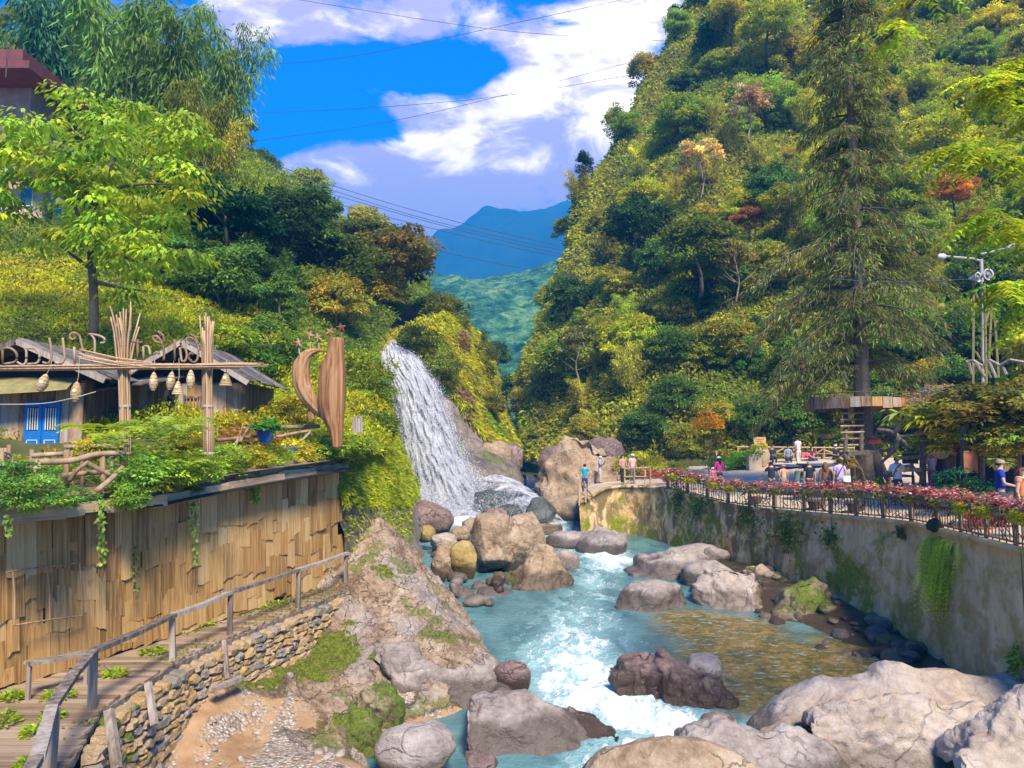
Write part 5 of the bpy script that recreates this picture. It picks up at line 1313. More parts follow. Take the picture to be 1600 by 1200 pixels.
for (x, y, w_, h_) in ((186, 637, .42, .62), (300, 640, .5, .8), (258, 660, .5, .9)):
    c = P(x, y, 23.93); fr2 = MB()
    for (cx, cz, sx_, sz_) in ((0, h_ / 2, w_, .05), (0, -h_ / 2, w_, .05), (-w_ / 2, 0, .05, h_), (w_ / 2, 0, .05, h_)): fr2.box((cx, -.02, cz), (sx_, .05, sz_))
    o = fr2.build('lattice_window', M_grey, h2); o.location = local(c, h2o)
    for k in range(4):
        m = MB(); m.box((-w_ * .33 + w_ * .22 * k, -.02, 0), (.025, .03, h_ * .96)); m.build('lattice_bar', M_log, o)
m = MB()
for k in range(5): m.box(local(P(150, 606 + 6 * k, 23.9), h2o), (.75, .04, .05))
m.build('louvre', M_log, h2)
m = MB(); m.box((0, 0, 0), (.5, .05, .55)); o = m.build('blue_shutter', M_blue, h2); o.location = local(P(139, 659, 23.9), h2o)
# ---- pergola of bundled rattan
def bundle(root, ro, a, c, n, r, rad, flare=0, seed=0, name='rod', ext=.3):
    r0 = random.Random(seed); a = np.array(a); c = np.array(c); t_ = (c - a) / np.linalg.norm(c - a); s_ = np.cross(t_, [0, 1, 0.0]); s_ /= np.linalg.norm(s_); u_ = np.cross(s_, t_)
    for k in range(n):
        an = 2.4 * k; q_ = rad * math.sqrt((k + .5) / n); o0 = s_ * math.cos(an) * q_ + u_ * math.sin(an) * q_
        pts = []; Lx = r0.uniform(-ext, ext)
        for f in (0, .3, .6, .78, .9, 1.0):
            fl = 1 + flare * max(0, (f - .6) / .4) ** 2 * r0.uniform(.6, 1.4)
            pts.append(a + (c - a) * f + t_ * (Lx * f if flare else Lx) + o0 * fl + np.array([r0.gauss(0, .006), r0.gauss(0, .006), r0.gauss(0, .006)]))
        m = MB(); m.tube(local(pts, ro), [r, r, r * .95, r * .9, r * .8, r * .6], 6); m.build(name, M_rattan, root, True)
for (x, topy, lb, sd, fl) in ((197, 492, 'rattan bundle post with a fanned-out top, the one before the blue-door hut', 5, 2.6), (327, 505, 'rattan bundle post with a tight top, before the second hut', 6, .7)):
    b0 = P(x, 742, 18); rt = empty('rattan_post', b0, lb, 'post'); bundle(rt, b0, b0, P(x - 4, topy, 18), 16, .026, .115, fl, sd)
    m = MB()
    cv_ = P(x - 4, topy, 18) - b0
    for z_ in (.5, 1.6, 2.5): m.lathe((cv_[0] * z_ / cv_[2], 0, z_), [(.128, -.03), (.134, 0), (.128, .03)], 12, False)
    m.build('binding', M_rope, rt)
b0 = P(-40, 575, 17.8); rt = empty('rattan_beam', b0, 'long rattan bundle beam across the two rattan posts', 'beam'); bundle(rt, b0, b0, P(398, 571, 17.8), 12, .02, .07, 0, 8, ext=.35)
for k in range(9):
    r0 = random.Random(k); a = P(126 + r0.uniform(-6, 10), 552 + r0.uniform(-8, 8), 17.7); c = P(215 + r0.uniform(-10, 40), 571 + r0.uniform(-5, 5), 17.75); m = MB(); m.tube(local([a, (a + c) / 2 + (0, 0, -.04), c], b0), .02, 5); m.build('rod', M_rattan, rt)
def strokes(lb, S, d, base):
    rt = empty('branch_letters', base, lb, 'sign'); bo_ = np.array(base)
    for st in S:
        m = MB()
        for line in st:
            A = np.array([P(x, y, d) for x, y in line]); A = cr_interp(A, 5) if len(A) > 2 else A; m.tube(local(A, bo_), .028, 7)
        m.build('letter', M_log, rt, True)
strokes('twig letters on the rattan beam in front of the blue-door hut', [[[(4, 569), (4, 546)], [(3, 545), (16, 544), (26, 553), (24, 565), (5, 569)]], [[(38, 544), (41, 548), (41, 564), (36, 570), (27, 566)], [(38, 544), (54, 545), (62, 556), (58, 567), (43, 569)]],
    [[(77, 528), (80, 545), (80, 560), (75, 568), (67, 566)]], [[(98, 528), (100, 545), (101, 560), (95, 568), (86, 566)]], [[(116, 542), (117, 568)]], [[(118, 529), (112, 530), (109, 525), (115, 520), (124, 525), (128, 540), (133, 557), (145, 565)]], [[(139, 522), (153, 524), (163, 529), (163, 535), (157, 536)], [(143, 523), (148, 533), (148, 553)]]], 17.75, P(80, 569, 17.75))
strokes('twig letters on the rattan beam between the two rattan posts', [[[(206, 533), (214, 535), (223, 535)], [(215, 530), (215, 563)]], [[(224, 563), (224, 541)], [(225, 541), (232, 542), (235, 555)]], [[(240, 554), (245, 550), (249, 553)]], [[(256, 563), (256, 545), (252, 536), (243, 534), (239, 527), (244, 525), (250, 530), (255, 538)], [(247, 518), (255, 525), (257, 535)]],
    [[(273, 530), (273, 563)]], [[(281, 543), (284, 563), (289, 564), (292, 555), (289, 544), (282, 543)]], [[(302, 554), (297, 552), (295, 559), (301, 566), (308, 562), (310, 545), (304, 531), (294, 528), (291, 533), (297, 539)], [(297, 522), (305, 527), (309, 537)]]], 17.75, P(260, 566, 17.75))
M_bulb = bpy.data.materials.new('lamp_bulb'); M_bulb.use_nodes = True; bb = M_bulb.node_tree.nodes['Principled BSDF']; bb.inputs['Base Color'].default_value = (.8, .6, .2, 1); bb.inputs['Emission Color'].default_value = (1, .75, .25, 1); bb.inputs['Emission Strength'].default_value = .5
M_basket = wood('basket_weave', (.48, .33, .17), (.28, .18, .09), (.6, .46, .27), (30, 30, 30), 0)
for (x, y, d, h_, r_2, tl, lb, cone) in [(67, 598, 17.6, .42, .12, .35, 'tilted fish-trap basket lantern nearest the blue door', 0), (119, 612, 17.6, .46, .12, .05, 'slim fish-trap basket lantern hanging on a looped rope', 0), (240, 596, 17.8, .42, .10, 0, 'fish-trap basket lantern just beyond the fanned rattan post', 0), (267, 595, 17.8, .42, .10, .1, 'fish-trap basket lantern beside the cone-shaped basket', 0), (278, 606, 17.6, .30, .13, 0, 'cone-shaped basket lamp hanging below the trap lanterns', 1), (298, 592, 17.8, .42, .095, 0, 'fish-trap basket lantern nearest the tight rattan post', 0), (353, 592, 17.9, .32, .15, 0, 'cone-shaped basket lamp beyond the tight rattan post under the roof', 1)]:
    c = P(x, y, d); rt = empty('basket_lantern', c, lb, 'lantern'); rt.rotation_euler = (0, tl, 0)
    pr = [(.02, h_ / 2), (r_2 * .45, h_ * .42), (r_2 * .8, h_ * .2), (r_2, -.02), (r_2 * .9, -h_ * .25), (r_2 * .45, -h_ / 2)] if not cone else [(.03, h_ / 2), (r_2 * .55, h_ * .1), (r_2, -h_ / 2), (r_2 * .92, -h_ / 2)]
    m = MB(); m.lathe((0, 0, 0), pr, 14); m.build('basket', M_basket, rt)
    m = MB()
    for k in range(5): z_ = h_ * (.36 - .18 * k); m.lathe((0, 0, z_), [(np.interp(z_, [p[1] for p in pr[::-1]], [p[0] for p in pr[::-1]]) + .006, -.01), (np.interp(z_, [p[1] for p in pr[::-1]], [p[0] for p in pr[::-1]]) + .008, .01)], 14, False)
    m.build('hoop', M_rattan, rt)
    m = MB(); m.tube([(0, 0, h_ / 2), (.02, 0, h_ / 2 + .12), (0, 0, 2.02 - c[2])], .008, 5); m.build('cord', M_rope, rt)
    m = MB(); m.lathe((r_2 * .1, -r_2 * .82, .02), [(.005, -.035), (.03, -.02), (.035, 0), (.03, .02), (.005, .035)], 8); m.build('bulb', M_bulb, rt)
cl_ = cr_interp(np.array([P(-30, 632, 17.5), P(60, 631, 17.5), P(110, 623, 17.4), P(150, 612, 17.6)]), 6); m = MB(); m.tube(local(cl_, cl_[0]), .012, 5); o = m.build('rope', M_rope); o.location = cl_[0]; tag(o, 'pale rope slung below the rattan beam past the slim lantern', 'rope')
# ---- log fence, chair, stool on the terrace
def logs(root, ro, segs, mat=None):
    for (pts, r) in segs:
        A = np.array([P(*p) for p in pts]); A = cr_interp(A, 4) if len(A) > 2 else A
        m = MB(); m.tube(local(A, ro), np.linspace(r, r * .85, len(A)), 7); m.build('log', mat or M_log, root, True)
b0 = P(110, 765, 14.2); rt = empty('log_fence', b0, 'rustic fence of crooked logs at the terrace edge before the blue door', 'fence')
logs(rt, b0, [([(42, 722, 14), (110, 720, 14.3), (150, 710, 14.6), (196, 708, 15)], .062), ([(50, 712, 14.6), (108, 708, 14.8)], .05), ([(95, 743, 14.3), (150, 738, 14.6), (172, 737, 14.8)], .05), ([(108, 752, 14.2), (120, 735, 14.2), (138, 722, 14.3)], .045), ([(134, 722, 14.3), (160, 736, 14.4), (172, 742, 14.5)], .045), ([(150, 768, 14.2), (172, 750, 14.4), (192, 730, 14.7)], .055),
   ([(58, 775, 14), (58, 722, 14)], .075), ([(103, 775, 14.6), (104, 703, 14.6)], .06), ([(162, 775, 14.7), (160, 712, 14.7)], .06), ([(75, 740, 14.4), (85, 760, 14.4)], .05), ([(50, 765, 14.8), (50, 702, 14.8)], .05), ([(130, 775, 15), (128, 705, 15)], .045)])
b0 = P(335, 718, 20); rt = empty('log_edging', b0, 'low rails of thin logs along the terrace behind the planter shrubs', 'fence')
logs(rt, b0, [([(338, 688, 20), (400, 682, 20.5), (415, 683, 20.6)], .05), ([(432, 683, 21), (465, 676, 21.5), (487, 673, 21.8)], .045), ([(360, 670, 21.5), (395, 668, 21.8)], .045), ([(375, 690, 20), (392, 662, 21)], .04), ([(365, 702, 19.6), (372, 686, 19.8)], .045), ([(470, 690, 21.2), (485, 675, 21.6)], .04), ([(440, 668, 22.5), (500, 666, 22.8)], .07)])
b0 = P(15, 760, 15); rt = empty('branch_chair', b0, 'armchair of twisted branches at the terrace edge', 'chair')
logs(rt, b0, [([(2, 700, 15), (3, 760, 15)], .05), ([(14, 695, 15.5), (13, 755, 15.5)], .04), ([(0, 730, 15.2), (38, 728, 15.2)], .05), ([(36, 726, 15), (37, 762, 15)], .045), ([(4, 705, 15), (18, 712, 15.3), (20, 728, 15.3)], .03), ([(8, 700, 15.2), (10, 728, 15.2)], .03), ([(0, 715, 15.2), (14, 716, 15.4)], .03)])
m = MB()
for k in range(5): m.box((-.26 + .13 * k, 0, .42), (.11, .4, .035))
m.build('seat', M_grey, rt)
b0 = P(25, 748, 17.5); rt = empty('red_stool', b0, 'small red plastic stool before the hut wall', 'stool'); M_red = simple('red_plastic', (.55, .015, .03), .4, .1)
m = MB(); m.box((0, 0, .35), (.26, .26, .03)); m.build('seat', M_red, rt)
for sx_ in (-1, 1):
    for sy_ in (-1, 1): m = MB(); m.beam((.13 * sx_, .13 * sy_, 0), (.1 * sx_, .1 * sy_, .34), .035, .035, (0, 1, 0)); m.build('leg', M_red, rt)
b0 = P(415, 692, 20.3); rt = empty('blue_pot', b0, 'glazed blue flower pot on the terrace edge', 'pot'); m = MB(); m.lathe((0, 0, 0), [(.13, 0), (.19, .12), (.25, .3), (.27, .33), (.25, .34), (.22, .3)], 18, False); m.build('pot', simple('blue_glaze', (.01, .07, .32), .15, .2, 4, spec=.8), rt, True)
m = MB(); m.lathe((0, 0, .28), [(.235, -.02), (.235, 0), (.01, .02)], 14, True); m.build('soil', M_terr, rt)
tuft('pot_plant', b0 + [0.05, -.02, .3], .3, .3, 160, (.08, .26, .05), 'green leafy plant growing in the blue pot', L=.24, W=.12, seed=4)
b0 = P(150, 742, 16.6); rt = empty('plank_table', b0, 'rough plank table on the terrace by the blue door', 'table'); m = MB(); m.box((0, 0, .62), (1.1, .6, .06)); m.build('tabletop', M_log, rt)
for sx_ in (-1, 1):
    for sy_ in (-1, 1): m = MB(); m.tube([(.45 * sx_, .22 * sy_, 0), (.42 * sx_, .2 * sy_, .6)], .045, 6); m.build('leg', M_log, rt)
m = MB(); m.lathe((0, 0, 0), [(.05, 0), (.06, .1), (.04, .14)], 10); o = m.build('cup', M_red); o.location = b0 + [-.15, -.1, .65]; tag(o, 'small red cup on the plank table', 'cup')
for k, (x, y, d, r_2, h_, c, lb) in enumerate([(20, 742, 17.5, .9, .5, (.30, .36, .03), 'low grassy plants beside the red stool'), (95, 738, 18.5, 1.0, .45, (.26, .34, .04), 'low plants before the blue door'), (200, 728, 18.5, 1.1, .7, (.22, .36, .05), 'leafy plants between table and second hut'), (255, 725, 19.5, 1.2, .8, (.36, .40, .03), 'yellowish plants before the lattice window'), (310, 720, 20.5, 1.0, .6, (.40, .30, .06), 'reddish-leaved plants beside the tight rattan post'), (120, 728, 20.5, 1.1, .7, (.42, .34, .04), 'orange-tinged plants at the corner of the blue-door hut'), (170, 722, 21.0, 1.0, .8, (.20, .32, .05), 'green plants under the louvre between the huts'), (60, 750, 15.5, .9, .35, (.25, .36, .04), 'low plants around the log fence feet'), (395, 690, 21.5, .9, .6, (.44, .22, .08), 'coppery plants behind the blue pot')]): tuft('terrace_plants', P(x, y, d), r_2, h_, 420, c, lb, L=.2, W=.085, seed=500 + k)
# ---- carved crescent sculpture
M_carve = wood('carved_trunk', (.32, .15, .06), (.10, .042, .018), (.46, .29, .16), (14, 14, .5), 0, .7)
def loft(secs, ro, ridges, mat, name, parent, amp):
    """secs: (centre, half width, half depth, side vector)"""
    V = []; seg = 40
    C_ = np.array([s[0] for s in secs]); C_ = cr_interp(C_, 8); Wd = cr_interp(np.array([[s[1], s[2]] for s in secs]), 8)
    for i in range(len(C_)):
        tg = C_[min(i + 1, len(C_) - 1)] - C_[max(i - 1, 0)]; tg /= np.linalg.norm(tg); fwd = np.array([0, 1.0, 0]); sd = np.cross(tg, fwd); sd /= np.linalg.norm(sd); fw = np.cross(sd, tg)
        for k in range(seg):
            th = 2 * math.pi * k / seg; rr = 1 + amp * math.sin(th * ridges + .3 * math.sin(i * .2)) + amp * .7 * math.sin(th * (ridges * 2 + 3) + 1)
            V.append(C_[i] + sd * math.cos(th) * Wd[i][0] * rr + fw * math.sin(th) * Wd[i][1] * rr)
    n = len(C_); Fq = [(i * seg + k, i * seg + (k + 1) % seg, (i + 1) * seg + (k + 1) % seg, (i + 1) * seg + k) for i in range(n - 1) for k in range(seg)] + [tuple(range(seg - 1, -1, -1)), tuple((n - 1) * seg + k for k in range(seg))]
    return obj(name, make_mesh(name, local(V, ro), Fq, [mat], True), parent)
b0 = P(524, 690, 22); rt = empty('wood_sculpture', b0, 'carved crescent and tusk of split tree trunk with small wooden stars', 'sculpture')
loft([(P(527, 700, 22), .13, .12), (P(525, 672, 22), .20, .16), (P(519, 640, 22), .34, .22), (P(518, 610, 22), .37, .24), (P(520, 580, 22), .34, .22), (P(524, 553, 22), .24, .17), (P(526, 528, 22), .19, .13)], b0, 11, M_carve, 'tusk', rt, .085)
loft([(P(512, 655, 22.2), .07, .08), (P(496, 640, 22.2), .15, .14), (P(480, 620, 22.1), .21, .18), (P(471, 597, 22.1), .24, .2), (P(470, 575, 22.1), .22, .19), (P(478, 557, 22.1), .16, .15), (P(490, 549, 22.1), .09, .1), (P(502, 547, 22.1), .03, .04)], b0, 8, M_carve, 'crescent', rt, .09)
m = MB(); m.tube(local([P(487, 655, 22.2), P(486, 636, 22.2)], b0), .10, 8); m.build('foot', M_carve, rt)
m = MB()
for k in range(4): m.tube(local([P(553 + 4 * k, 676, 22.2), P(552 + 4 * k, 654 - 4 * (k % 2), 22.2)], b0), .045, 6)
m.build('stump', M_grey, rt)
for (x, y, by) in ((467, 538, 553), (484, 526, 548), (498, 530, 547), (516, 521, 534), (533, 514, 532)):
    c = P(x, y, 22.1); m = MB(); m.tube(local([P(x + 1, by, 22.1), c], b0), .025, 5); sk = m.build('stick', M_grey, rt)
    m = MB(); pts = [(.16 * math.cos(a) * (1 if k % 2 == 0 else .42), .16 * math.sin(a) * (1 if k % 2 == 0 else .42)) for k, a in enumerate(np.linspace(math.pi / 2, math.pi * 2.5, 10, endpoint=False))]
    V = [(px, -.03, pz) for px, pz in pts] + [(px, .03, pz) for px, pz in pts] + [(0, -.07, 0), (0, .07, 0)]
    Fq = [(k, (k + 1) % 10, 10 + (k + 1) % 10, 10 + k) for k in range(10)] + [(20, (k + 1) % 10, k) for k in range(10)] + [(21, 10 + k, 10 + (k + 1) % 10) for k in range(10)]
    o = obj('star', make_mesh('star', V, Fq, [M_carve]), sk, local(c + [0, -.04, .03], b0)); o.rotation_euler = (0, R_.uniform(-.5, .5), R_.uniform(-.5, .5))
# ---- planter shrubs, ferns, vines
GR = [(.17, .32, .05), (.30, .42, .04), (.38, .42, .03), (.22, .38, .05)]
for i, (x, y, d, s, c, lb) in enumerate([(30, 745, 12.6, .95, 0, 'ivy-like shrub in the planter before the branch chair'), (62, 770, 12.4, .9, 0, 'ivy-like shrub spilling over the planter boards below the log fence'), (118, 768, 13.4, .6, 0, 'small shrub in the planter under the log fence'), (225, 745, 15.3, 1.3, 3, 'dense green shrub on the planter next to the fanned rattan post'), (205, 770, 14.7, .8, 3, 'low shrub hanging over the planter boards beside the trailing vine'), (262, 745, 16.0, 1.3, 1, 'green shrub bulging over the middle of the planter'), (300, 742, 17.0, 1.25, 1, 'yellow-green shrub on the planter below the tight rattan post'), (345, 725, 18.4, 1.3, 1, 'leafy shrub hanging over the planter right of the tight rattan post'), (385, 718, 19.4, 1.2, 2, 'yellowish shrub on the planter below the blue pot'), (425, 715, 20.6, 1.15, 1, 'shrub with orange tips on the planter right of the blue pot'), (465, 708, 21.7, 1.2, 2, 'golden shrub on the planter below the crescent'), (505, 705, 22.8, 1.1, 1, 'shrub on the planter end below the carved tusk'), (545, 700, 23.8, 1.5, 1, 'shrub with brownish blooms at the corner past the planter'), (150, 700, 16.5, .8, 2, 'orange-tinged shrub beside the hut with the blue door'), (375, 660, 23, 1.1, 2, 'reddish shrub beside the second hut corner'), (300, 680, 19.5, .9, 2, 'orange-leaved bush at the foot of the second hut')]):
    tree('shrub', P(x, y + 12, d) - [.1, 0, .12], s * .92, GR[c] if c != 2 else (.44, .40, .03), lb, None, 1.35, name='planter_shrub', jit=.1)
def fern(loc, n, L_, c, label, seed, up=.9, group=None, name='fern', cat='fern'):
    r0 = np.random.default_rng(seed); rt = empty(name, loc, label, cat, group)
    for k in range(n):
        a = 2.4 * k + r0.uniform(-.3, .3); ln = L_ * r0.uniform(.7, 1.1); t_ = np.linspace(0, 1, 16); out = ln * .75 * t_; zz = ln * up * (t_ - .75 * t_ ** 2)
        st = np.stack([np.cos(a) * out, np.sin(a) * out, zz], 1); tg = np.gradient(st, axis=0); sd = np.array([-math.sin(a), math.cos(a), 0])
        pos = np.repeat(st[1:], 2, axis=0); sg = np.tile([1, -1], 15)[:, None]; lf = np.repeat(np.sin(np.clip(t_[1:] * 1.05, 0, 1) * math.pi) ** .6, 2) * ln * .17 + .01
        dd = sd * sg + unit(np.repeat(tg[1:], 2, axis=0)) * .5 + np.array([0, 0, -.15])
        V, Fq = leaf_quads(pos, dd, np.tile([0, 0, 1.0], (30, 1)) + np.array([math.cos(a), math.sin(a), 0]) * .4, lf, ln * .05, .1)
        obj('frond', make_mesh('frond', V, Fq, [M_leaf], False, np.repeat(leaf_cols(30, .15, .1, r0), 4, axis=0) * np.array(c)), rt)
    return rt
fern(P(172, 722, 15.2), 13, 1.5, (.36, .46, .03), 'big yellow-green fern beside the fanned rattan post', 1, 1.5)
fern(P(262, 712, 16.0), 14, 1.6, (.30, .42, .05), 'big fern with upright fronds between the two rattan posts', 2, 1.45)
fern(P(290, 735, 16.0), 10, 1.1, (.34, .42, .04), 'smaller pale fern over the middle of the planter', 3, .8)
fern(P(235, 695, 17.0), 12, 1.3, (.14, .28, .05), 'dark green fern behind the planter shrub', 4, 1.0)
def vine(label, x, y0, y1, d, seed, n=90, c=(.24, .36, .06), sp=.05):
    r0 = np.random.default_rng(seed); a = P(x, y0, d); e = P(x + 4, y1, d); rt = empty('trailing_vine', a, label, 'vine'); t_ = r0.random(n) ** 1.2
    pos = (e - a) * t_[:, None] + r0.normal(0, sp, (n, 3)) * (1 - .6 * t_)[:, None]
    V, Fq = leaf_quads(pos, r0.normal(0, .6, (n, 3)) + [0, 0, -.8], r0.normal(0, .5, (n, 3)) + [.3, -.8, .3], .085 * r0.uniform(.6, 1.3, n), .06, .1)
    obj('leaves', make_mesh('leaves', V, Fq, [M_leaf], False, np.repeat(leaf_cols(n, .3, .15, r0), 4, axis=0) * np.array(c)), rt)
    m = MB(); m.tube([(0, 0, 0), (e - a) * .5 + [.02, 0, 0], e - a], .006, 4); m.build('stem', M_stem, rt)
vine('thin ivy strand hanging in front of the shingle wall at the plank joint', 157, 770, 880, 14.3, 1, 110)
vine('leafy vine tail hanging below the middle of the planter', 303, 775, 880, 17.0, 2, 130)
vine('bushy green tail hanging from the planter below the blue pot', 396, 735, 785, 19.2, 3, 260, (.22, .34, .03), .10)
vine('short ivy sprig hanging from the near end of the planter', 10, 800, 832, 12.2, 4, 30)
vine('faint ivy strand clinging to the middle of the shingle wall', 210, 860, 930, 15.6, 5, 40, (.12, .16, .04))
# ---- maple-like tree
b0 = P(146, 525, 27); rt = empty('maple_like_tree', b0, 'big light green broad-leaved tree on the slope behind the huts', 'tree')
r0 = np.random.default_rng(5); m = MB()
tk = np.array([P(146, 530, 27), P(147, 470, 27), P(143, 410, 27), P(140, 370, 27)]); m.tube(local(cr_interp(tk, 4), b0), np.linspace(.17, .11, 13), 9)
m.build('trunk', M_bark, rt, True)
limbs = [[(142, 400, 27), (147, 340, 26.6), (150, 280, 26.6), (160, 200, 27)], [(145, 330, 26.6), (165, 305, 26.2), (195, 291, 25.8), (245, 287, 25.4), (300, 290, 25)], [(140, 375, 27), (120, 330, 27), (100, 270, 27.4), (70, 200, 28)], [(143, 420, 27), (115, 400, 26.4), (95, 385, 26)], [(140, 380, 27), (190, 400, 26), (240, 420, 25.5)], [(147, 320, 26.6), (110, 270, 26), (60, 240, 25.5)], [(150, 290, 26.6), (200, 220, 27.5), (240, 180, 28)], [(147, 440, 27), (190, 450, 26.5), (230, 455, 26)]]
for lb_ in limbs:
    A = cr_interp(np.array([P(*p) for p in lb_]), 5); m = MB(); m.tube(local(A, b0), np.linspace(.085, .02, len(A)), 7); m.build('limb', M_bark, rt, True)
V = []; Cc = []; cents = []
while len(cents) < 175:
    x, y = r0.uniform(-60, 360), r0.uniform(95, 480)
    if ((x - 150) / 195) ** 2 + ((y - 285) / 178) ** 2 > 1: continue
    if perlin(np.array([[x / 55., y / 40., 1.3]]))[0] < -.18: continue
    if y < 118 + abs(x - 60) * .25: continue
    if x < 90 and 300 < y < 430 and r0.random() < .8: continue
    if 60 < x < 190 and y > 410: continue
    if 60 < x < 130 and y > 350 and r0.random() < .6: continue
    cents.append(P(x, y, r0.uniform(24.2, 29.5)))
for c in cents:
    n = r0.integers(45, 85); a = r0.uniform(0, 6.28, n); q_ = np.sqrt(r0.random(n)) * r0.uniform(.45, 1.0)
    pos = c + np.stack([np.cos(a) * q_, np.sin(a) * q_, -q_ ** 2 * .33 + r0.normal(0, .07, n)], 1)
    dd = np.stack([np.cos(a), np.sin(a), -.75 + 0 * a], 1) + r0.normal(0, .35, (n, 3))
    v, _ = leaf_quads(pos, dd, np.stack([np.cos(a) * .4, np.sin(a) * .4, 1 + 0 * a], 1), .23 * r0.uniform(.6, 1.3, n), .14, .25)
    tone = math.exp(r0.normal(.1, .22)); warm = r0.normal(0, .12)
    V.append(local(v, b0)); Cc.append(np.repeat(leaf_cols(n, .2, .1, r0) * tone * np.array([1 + warm, 1, 1 - warm]), 4, axis=0) * np.array([.30, .42, .025]))
V = np.concatenate(V); obj('crown', make_mesh('crown', V, np.arange(len(V)).reshape(-1, 4), [M_leaf], False, np.concatenate(Cc)), rt)
# ---- building above the trees
b0 = P(20, 400, 44); bl = empty('hillside_building', b0, 'beige building with a maroon roof half hidden by the maple-like tree', 'building')
def bbox(name, x0, y0, x1, y1, d, dep, mat, par=None):
    a, c = P(x0, y1, d), P(x1, y0, d); m = MB(); m.box((0, 0, 0), (abs(c[0] - a[0]), dep, abs(c[2] - a[2]))); o = m.build(name, mat, par or bl); o.location = local([(a[0] + c[0]) / 2, d + dep / 2, (a[2] + c[2]) / 2], b0); return o
bbox('wall', -260, 295, 68, 430, 44, 8, M_beige); bbox('upper_wall', -260, 120, 50, 295, 45.5, 6, simple('dark_red_wall', (.40, .27, .20), .85, .3, 1.5)); bbox('roof', -280, 77, 36, 94, 43.5, 10, M_redroof); bbox('roof_fascia', -280, 94, 46, 106, 43, 10.5, M_redroof)
bbox('foundation', -260, 430, 92, 470, 43.7, 8, simple('grey_stone_base', (.34, .30, .27), .9, .3, 1, bump=.5)); bbox('lower_wall', 55, 385, 100, 435, 43.9, 6, M_beige)
M_glass = simple('window_glass', (.05, .12, .13), .1, .2, 2, spec=.8)
for (x0, y0, x1, y1) in ((30, 292, 52, 322), (82, 325, 97, 350), (-20, 300, 5, 330)): w_ = bbox('window', x0, y0, x1, y1, 43.88, .1, M_white); g_ = MB(); q_ = P(x1, y0, 43.8) - P(x0, y1, 43.8); g_.box((0, -.06, 0), (abs(q_[0]) * .85, .04, abs(q_[2]) * .85)); g_.build('pane', M_glass, w_)
M_or = simple('orange_paint', (.62, .26, .08), .6, .15, 3)
bbox('balcony_slab', -260, 262, 75, 268, 42.6, 1.6, M_beige)
for k in range(9): bbox('baluster', -60 + 15 * k, 236 - (0 if k % 3 else 45), -56 + 15 * k, 262, 42.7, .15, M_or)
bbox('balcony_rail', -260, 232, 72, 236, 42.7, .15, M_or)
a, c = P(40, 240, 42.6), P(112, 290, 42.6); m = MB(); m.beam(local(a, b0), local(c, b0), 1.4, .3); m.build('stair', simple('stair_concrete', (.3, .18, .12), .8), bl)
bbox('downpipe', 8, 65, 11, 120, 42.8, .1, M_grey)
# ================================================================== ROCKS
M_rk = {'tan': rock_mat('tan_boulder', (.14, .09, .05), (.37, .25, .15), (.52, .41, .30), scale=1.3, wetz=.75, speck=.25, crack=.8),
 'grey': rock_mat('grey_boulder', (.16, .12, .105), (.34, .275, .235), (.47, .40, .35), scale=1.0, wetz=.75, crack=.6, streak=(1, 1, 1.6)),
 'brown': rock_mat('brown_boulder', (.075, .045, .035), (.22, .14, .115), (.37, .27, .235), scale=1.2, wetz=.9, rough=.55),
 'moss': rock_mat('mossy_boulder', (.08, .065, .03), (.25, .19, .11), (.40, .33, .22), moss=.85, scale=1.5, wetz=.4),
 'ochre': rock_mat('ochre_boulder', (.17, .11, .03), (.36, .245, .07), (.47, .36, .16), scale=1.0, crack=.2, wetz=.8),
 'dark': rock_mat('wet_dark_boulder', (.02, .024, .024), (.075, .085, .08), (.17, .17, .155), scale=1.2, wetz=.6, rough=.35),
 'pink': rock_mat('pale_pink_boulder', (.23, .16, .125), (.42, .33, .265), (.53, .455, .40), scale=.9, wetz=.6, crack=.5)}
_ico = {}
def ico(n):
    if n not in _ico:
        import bmesh
        bm = bmesh.new(); bmesh.ops.create_icosphere(bm, subdivisions=n, radius=1.0)
        V = np.array([v.co[:] for v in bm.verts]); Fq = np.array([[v.index for v in f.verts] for f in bm.faces]); bm.free(); _ico[n] = (V, Fq)
    return _ico[n]
def rock_mesh(name, lumps, mat, seed, sub=5, amp=.16, flat=.0, fs=1.6):
    D, Fq = ico(sub); rmax = np.zeros(len(D)); acc = np.zeros(len(D))
    for (cx, cy, cz, rx, ry, rz) in lumps:
        r = np.array([rx, ry, rz]); c = np.array([cx, cy, cz]); a = ((D / r) ** 2).sum(1); b_ = ((D * c) / r ** 2).sum(1); k = ((c / r) ** 2).sum() - 1
        disc = b_ * b_ - a * k; t_ = np.where(disc > 0, (b_ + np.sqrt(np.maximum(disc, 0))) / a, 0); t_ = t_ if len(lumps) > 1 else ((np.abs(D / r) ** 2.7).sum(1)) ** (-1 / 2.7); acc += np.maximum(t_, 0) ** 10
    R = acc ** .1; V = D * R[:, None]; size = np.percentile(R, 60)
    q_ = V / size * fs + seed * 7.7
    n = fbm(q_, 5) * amp * size
    rg = (1 - np.abs(fbm(q_ * .9 + 31, 3)) * 2.6).clip(-1, 1) * amp * .45 * size
    # planes knocked off by the current: soft clipping against a few random planes
    r0 = np.random.default_rng(seed); V = V + D * (n - rg * .6)[:, None]
    for k in range(7 if len(lumps) == 1 else 0):
        pn = rand_dirs(1, r0)[0]; h = np.quantile(V @ pn, r0.uniform(.82, .95)); over = np.maximum(V @ pn - h, 0); V = V - over[:, None] * pn * .72
    V = V + D * (perlin(q_ * 5.0) * amp * .10 * size + perlin(q_ * 11.0) * amp * .045 * size)[:, None]
    return make_mesh(name, V, Fq, [M_rk[mat]], True)
_rs = [0]
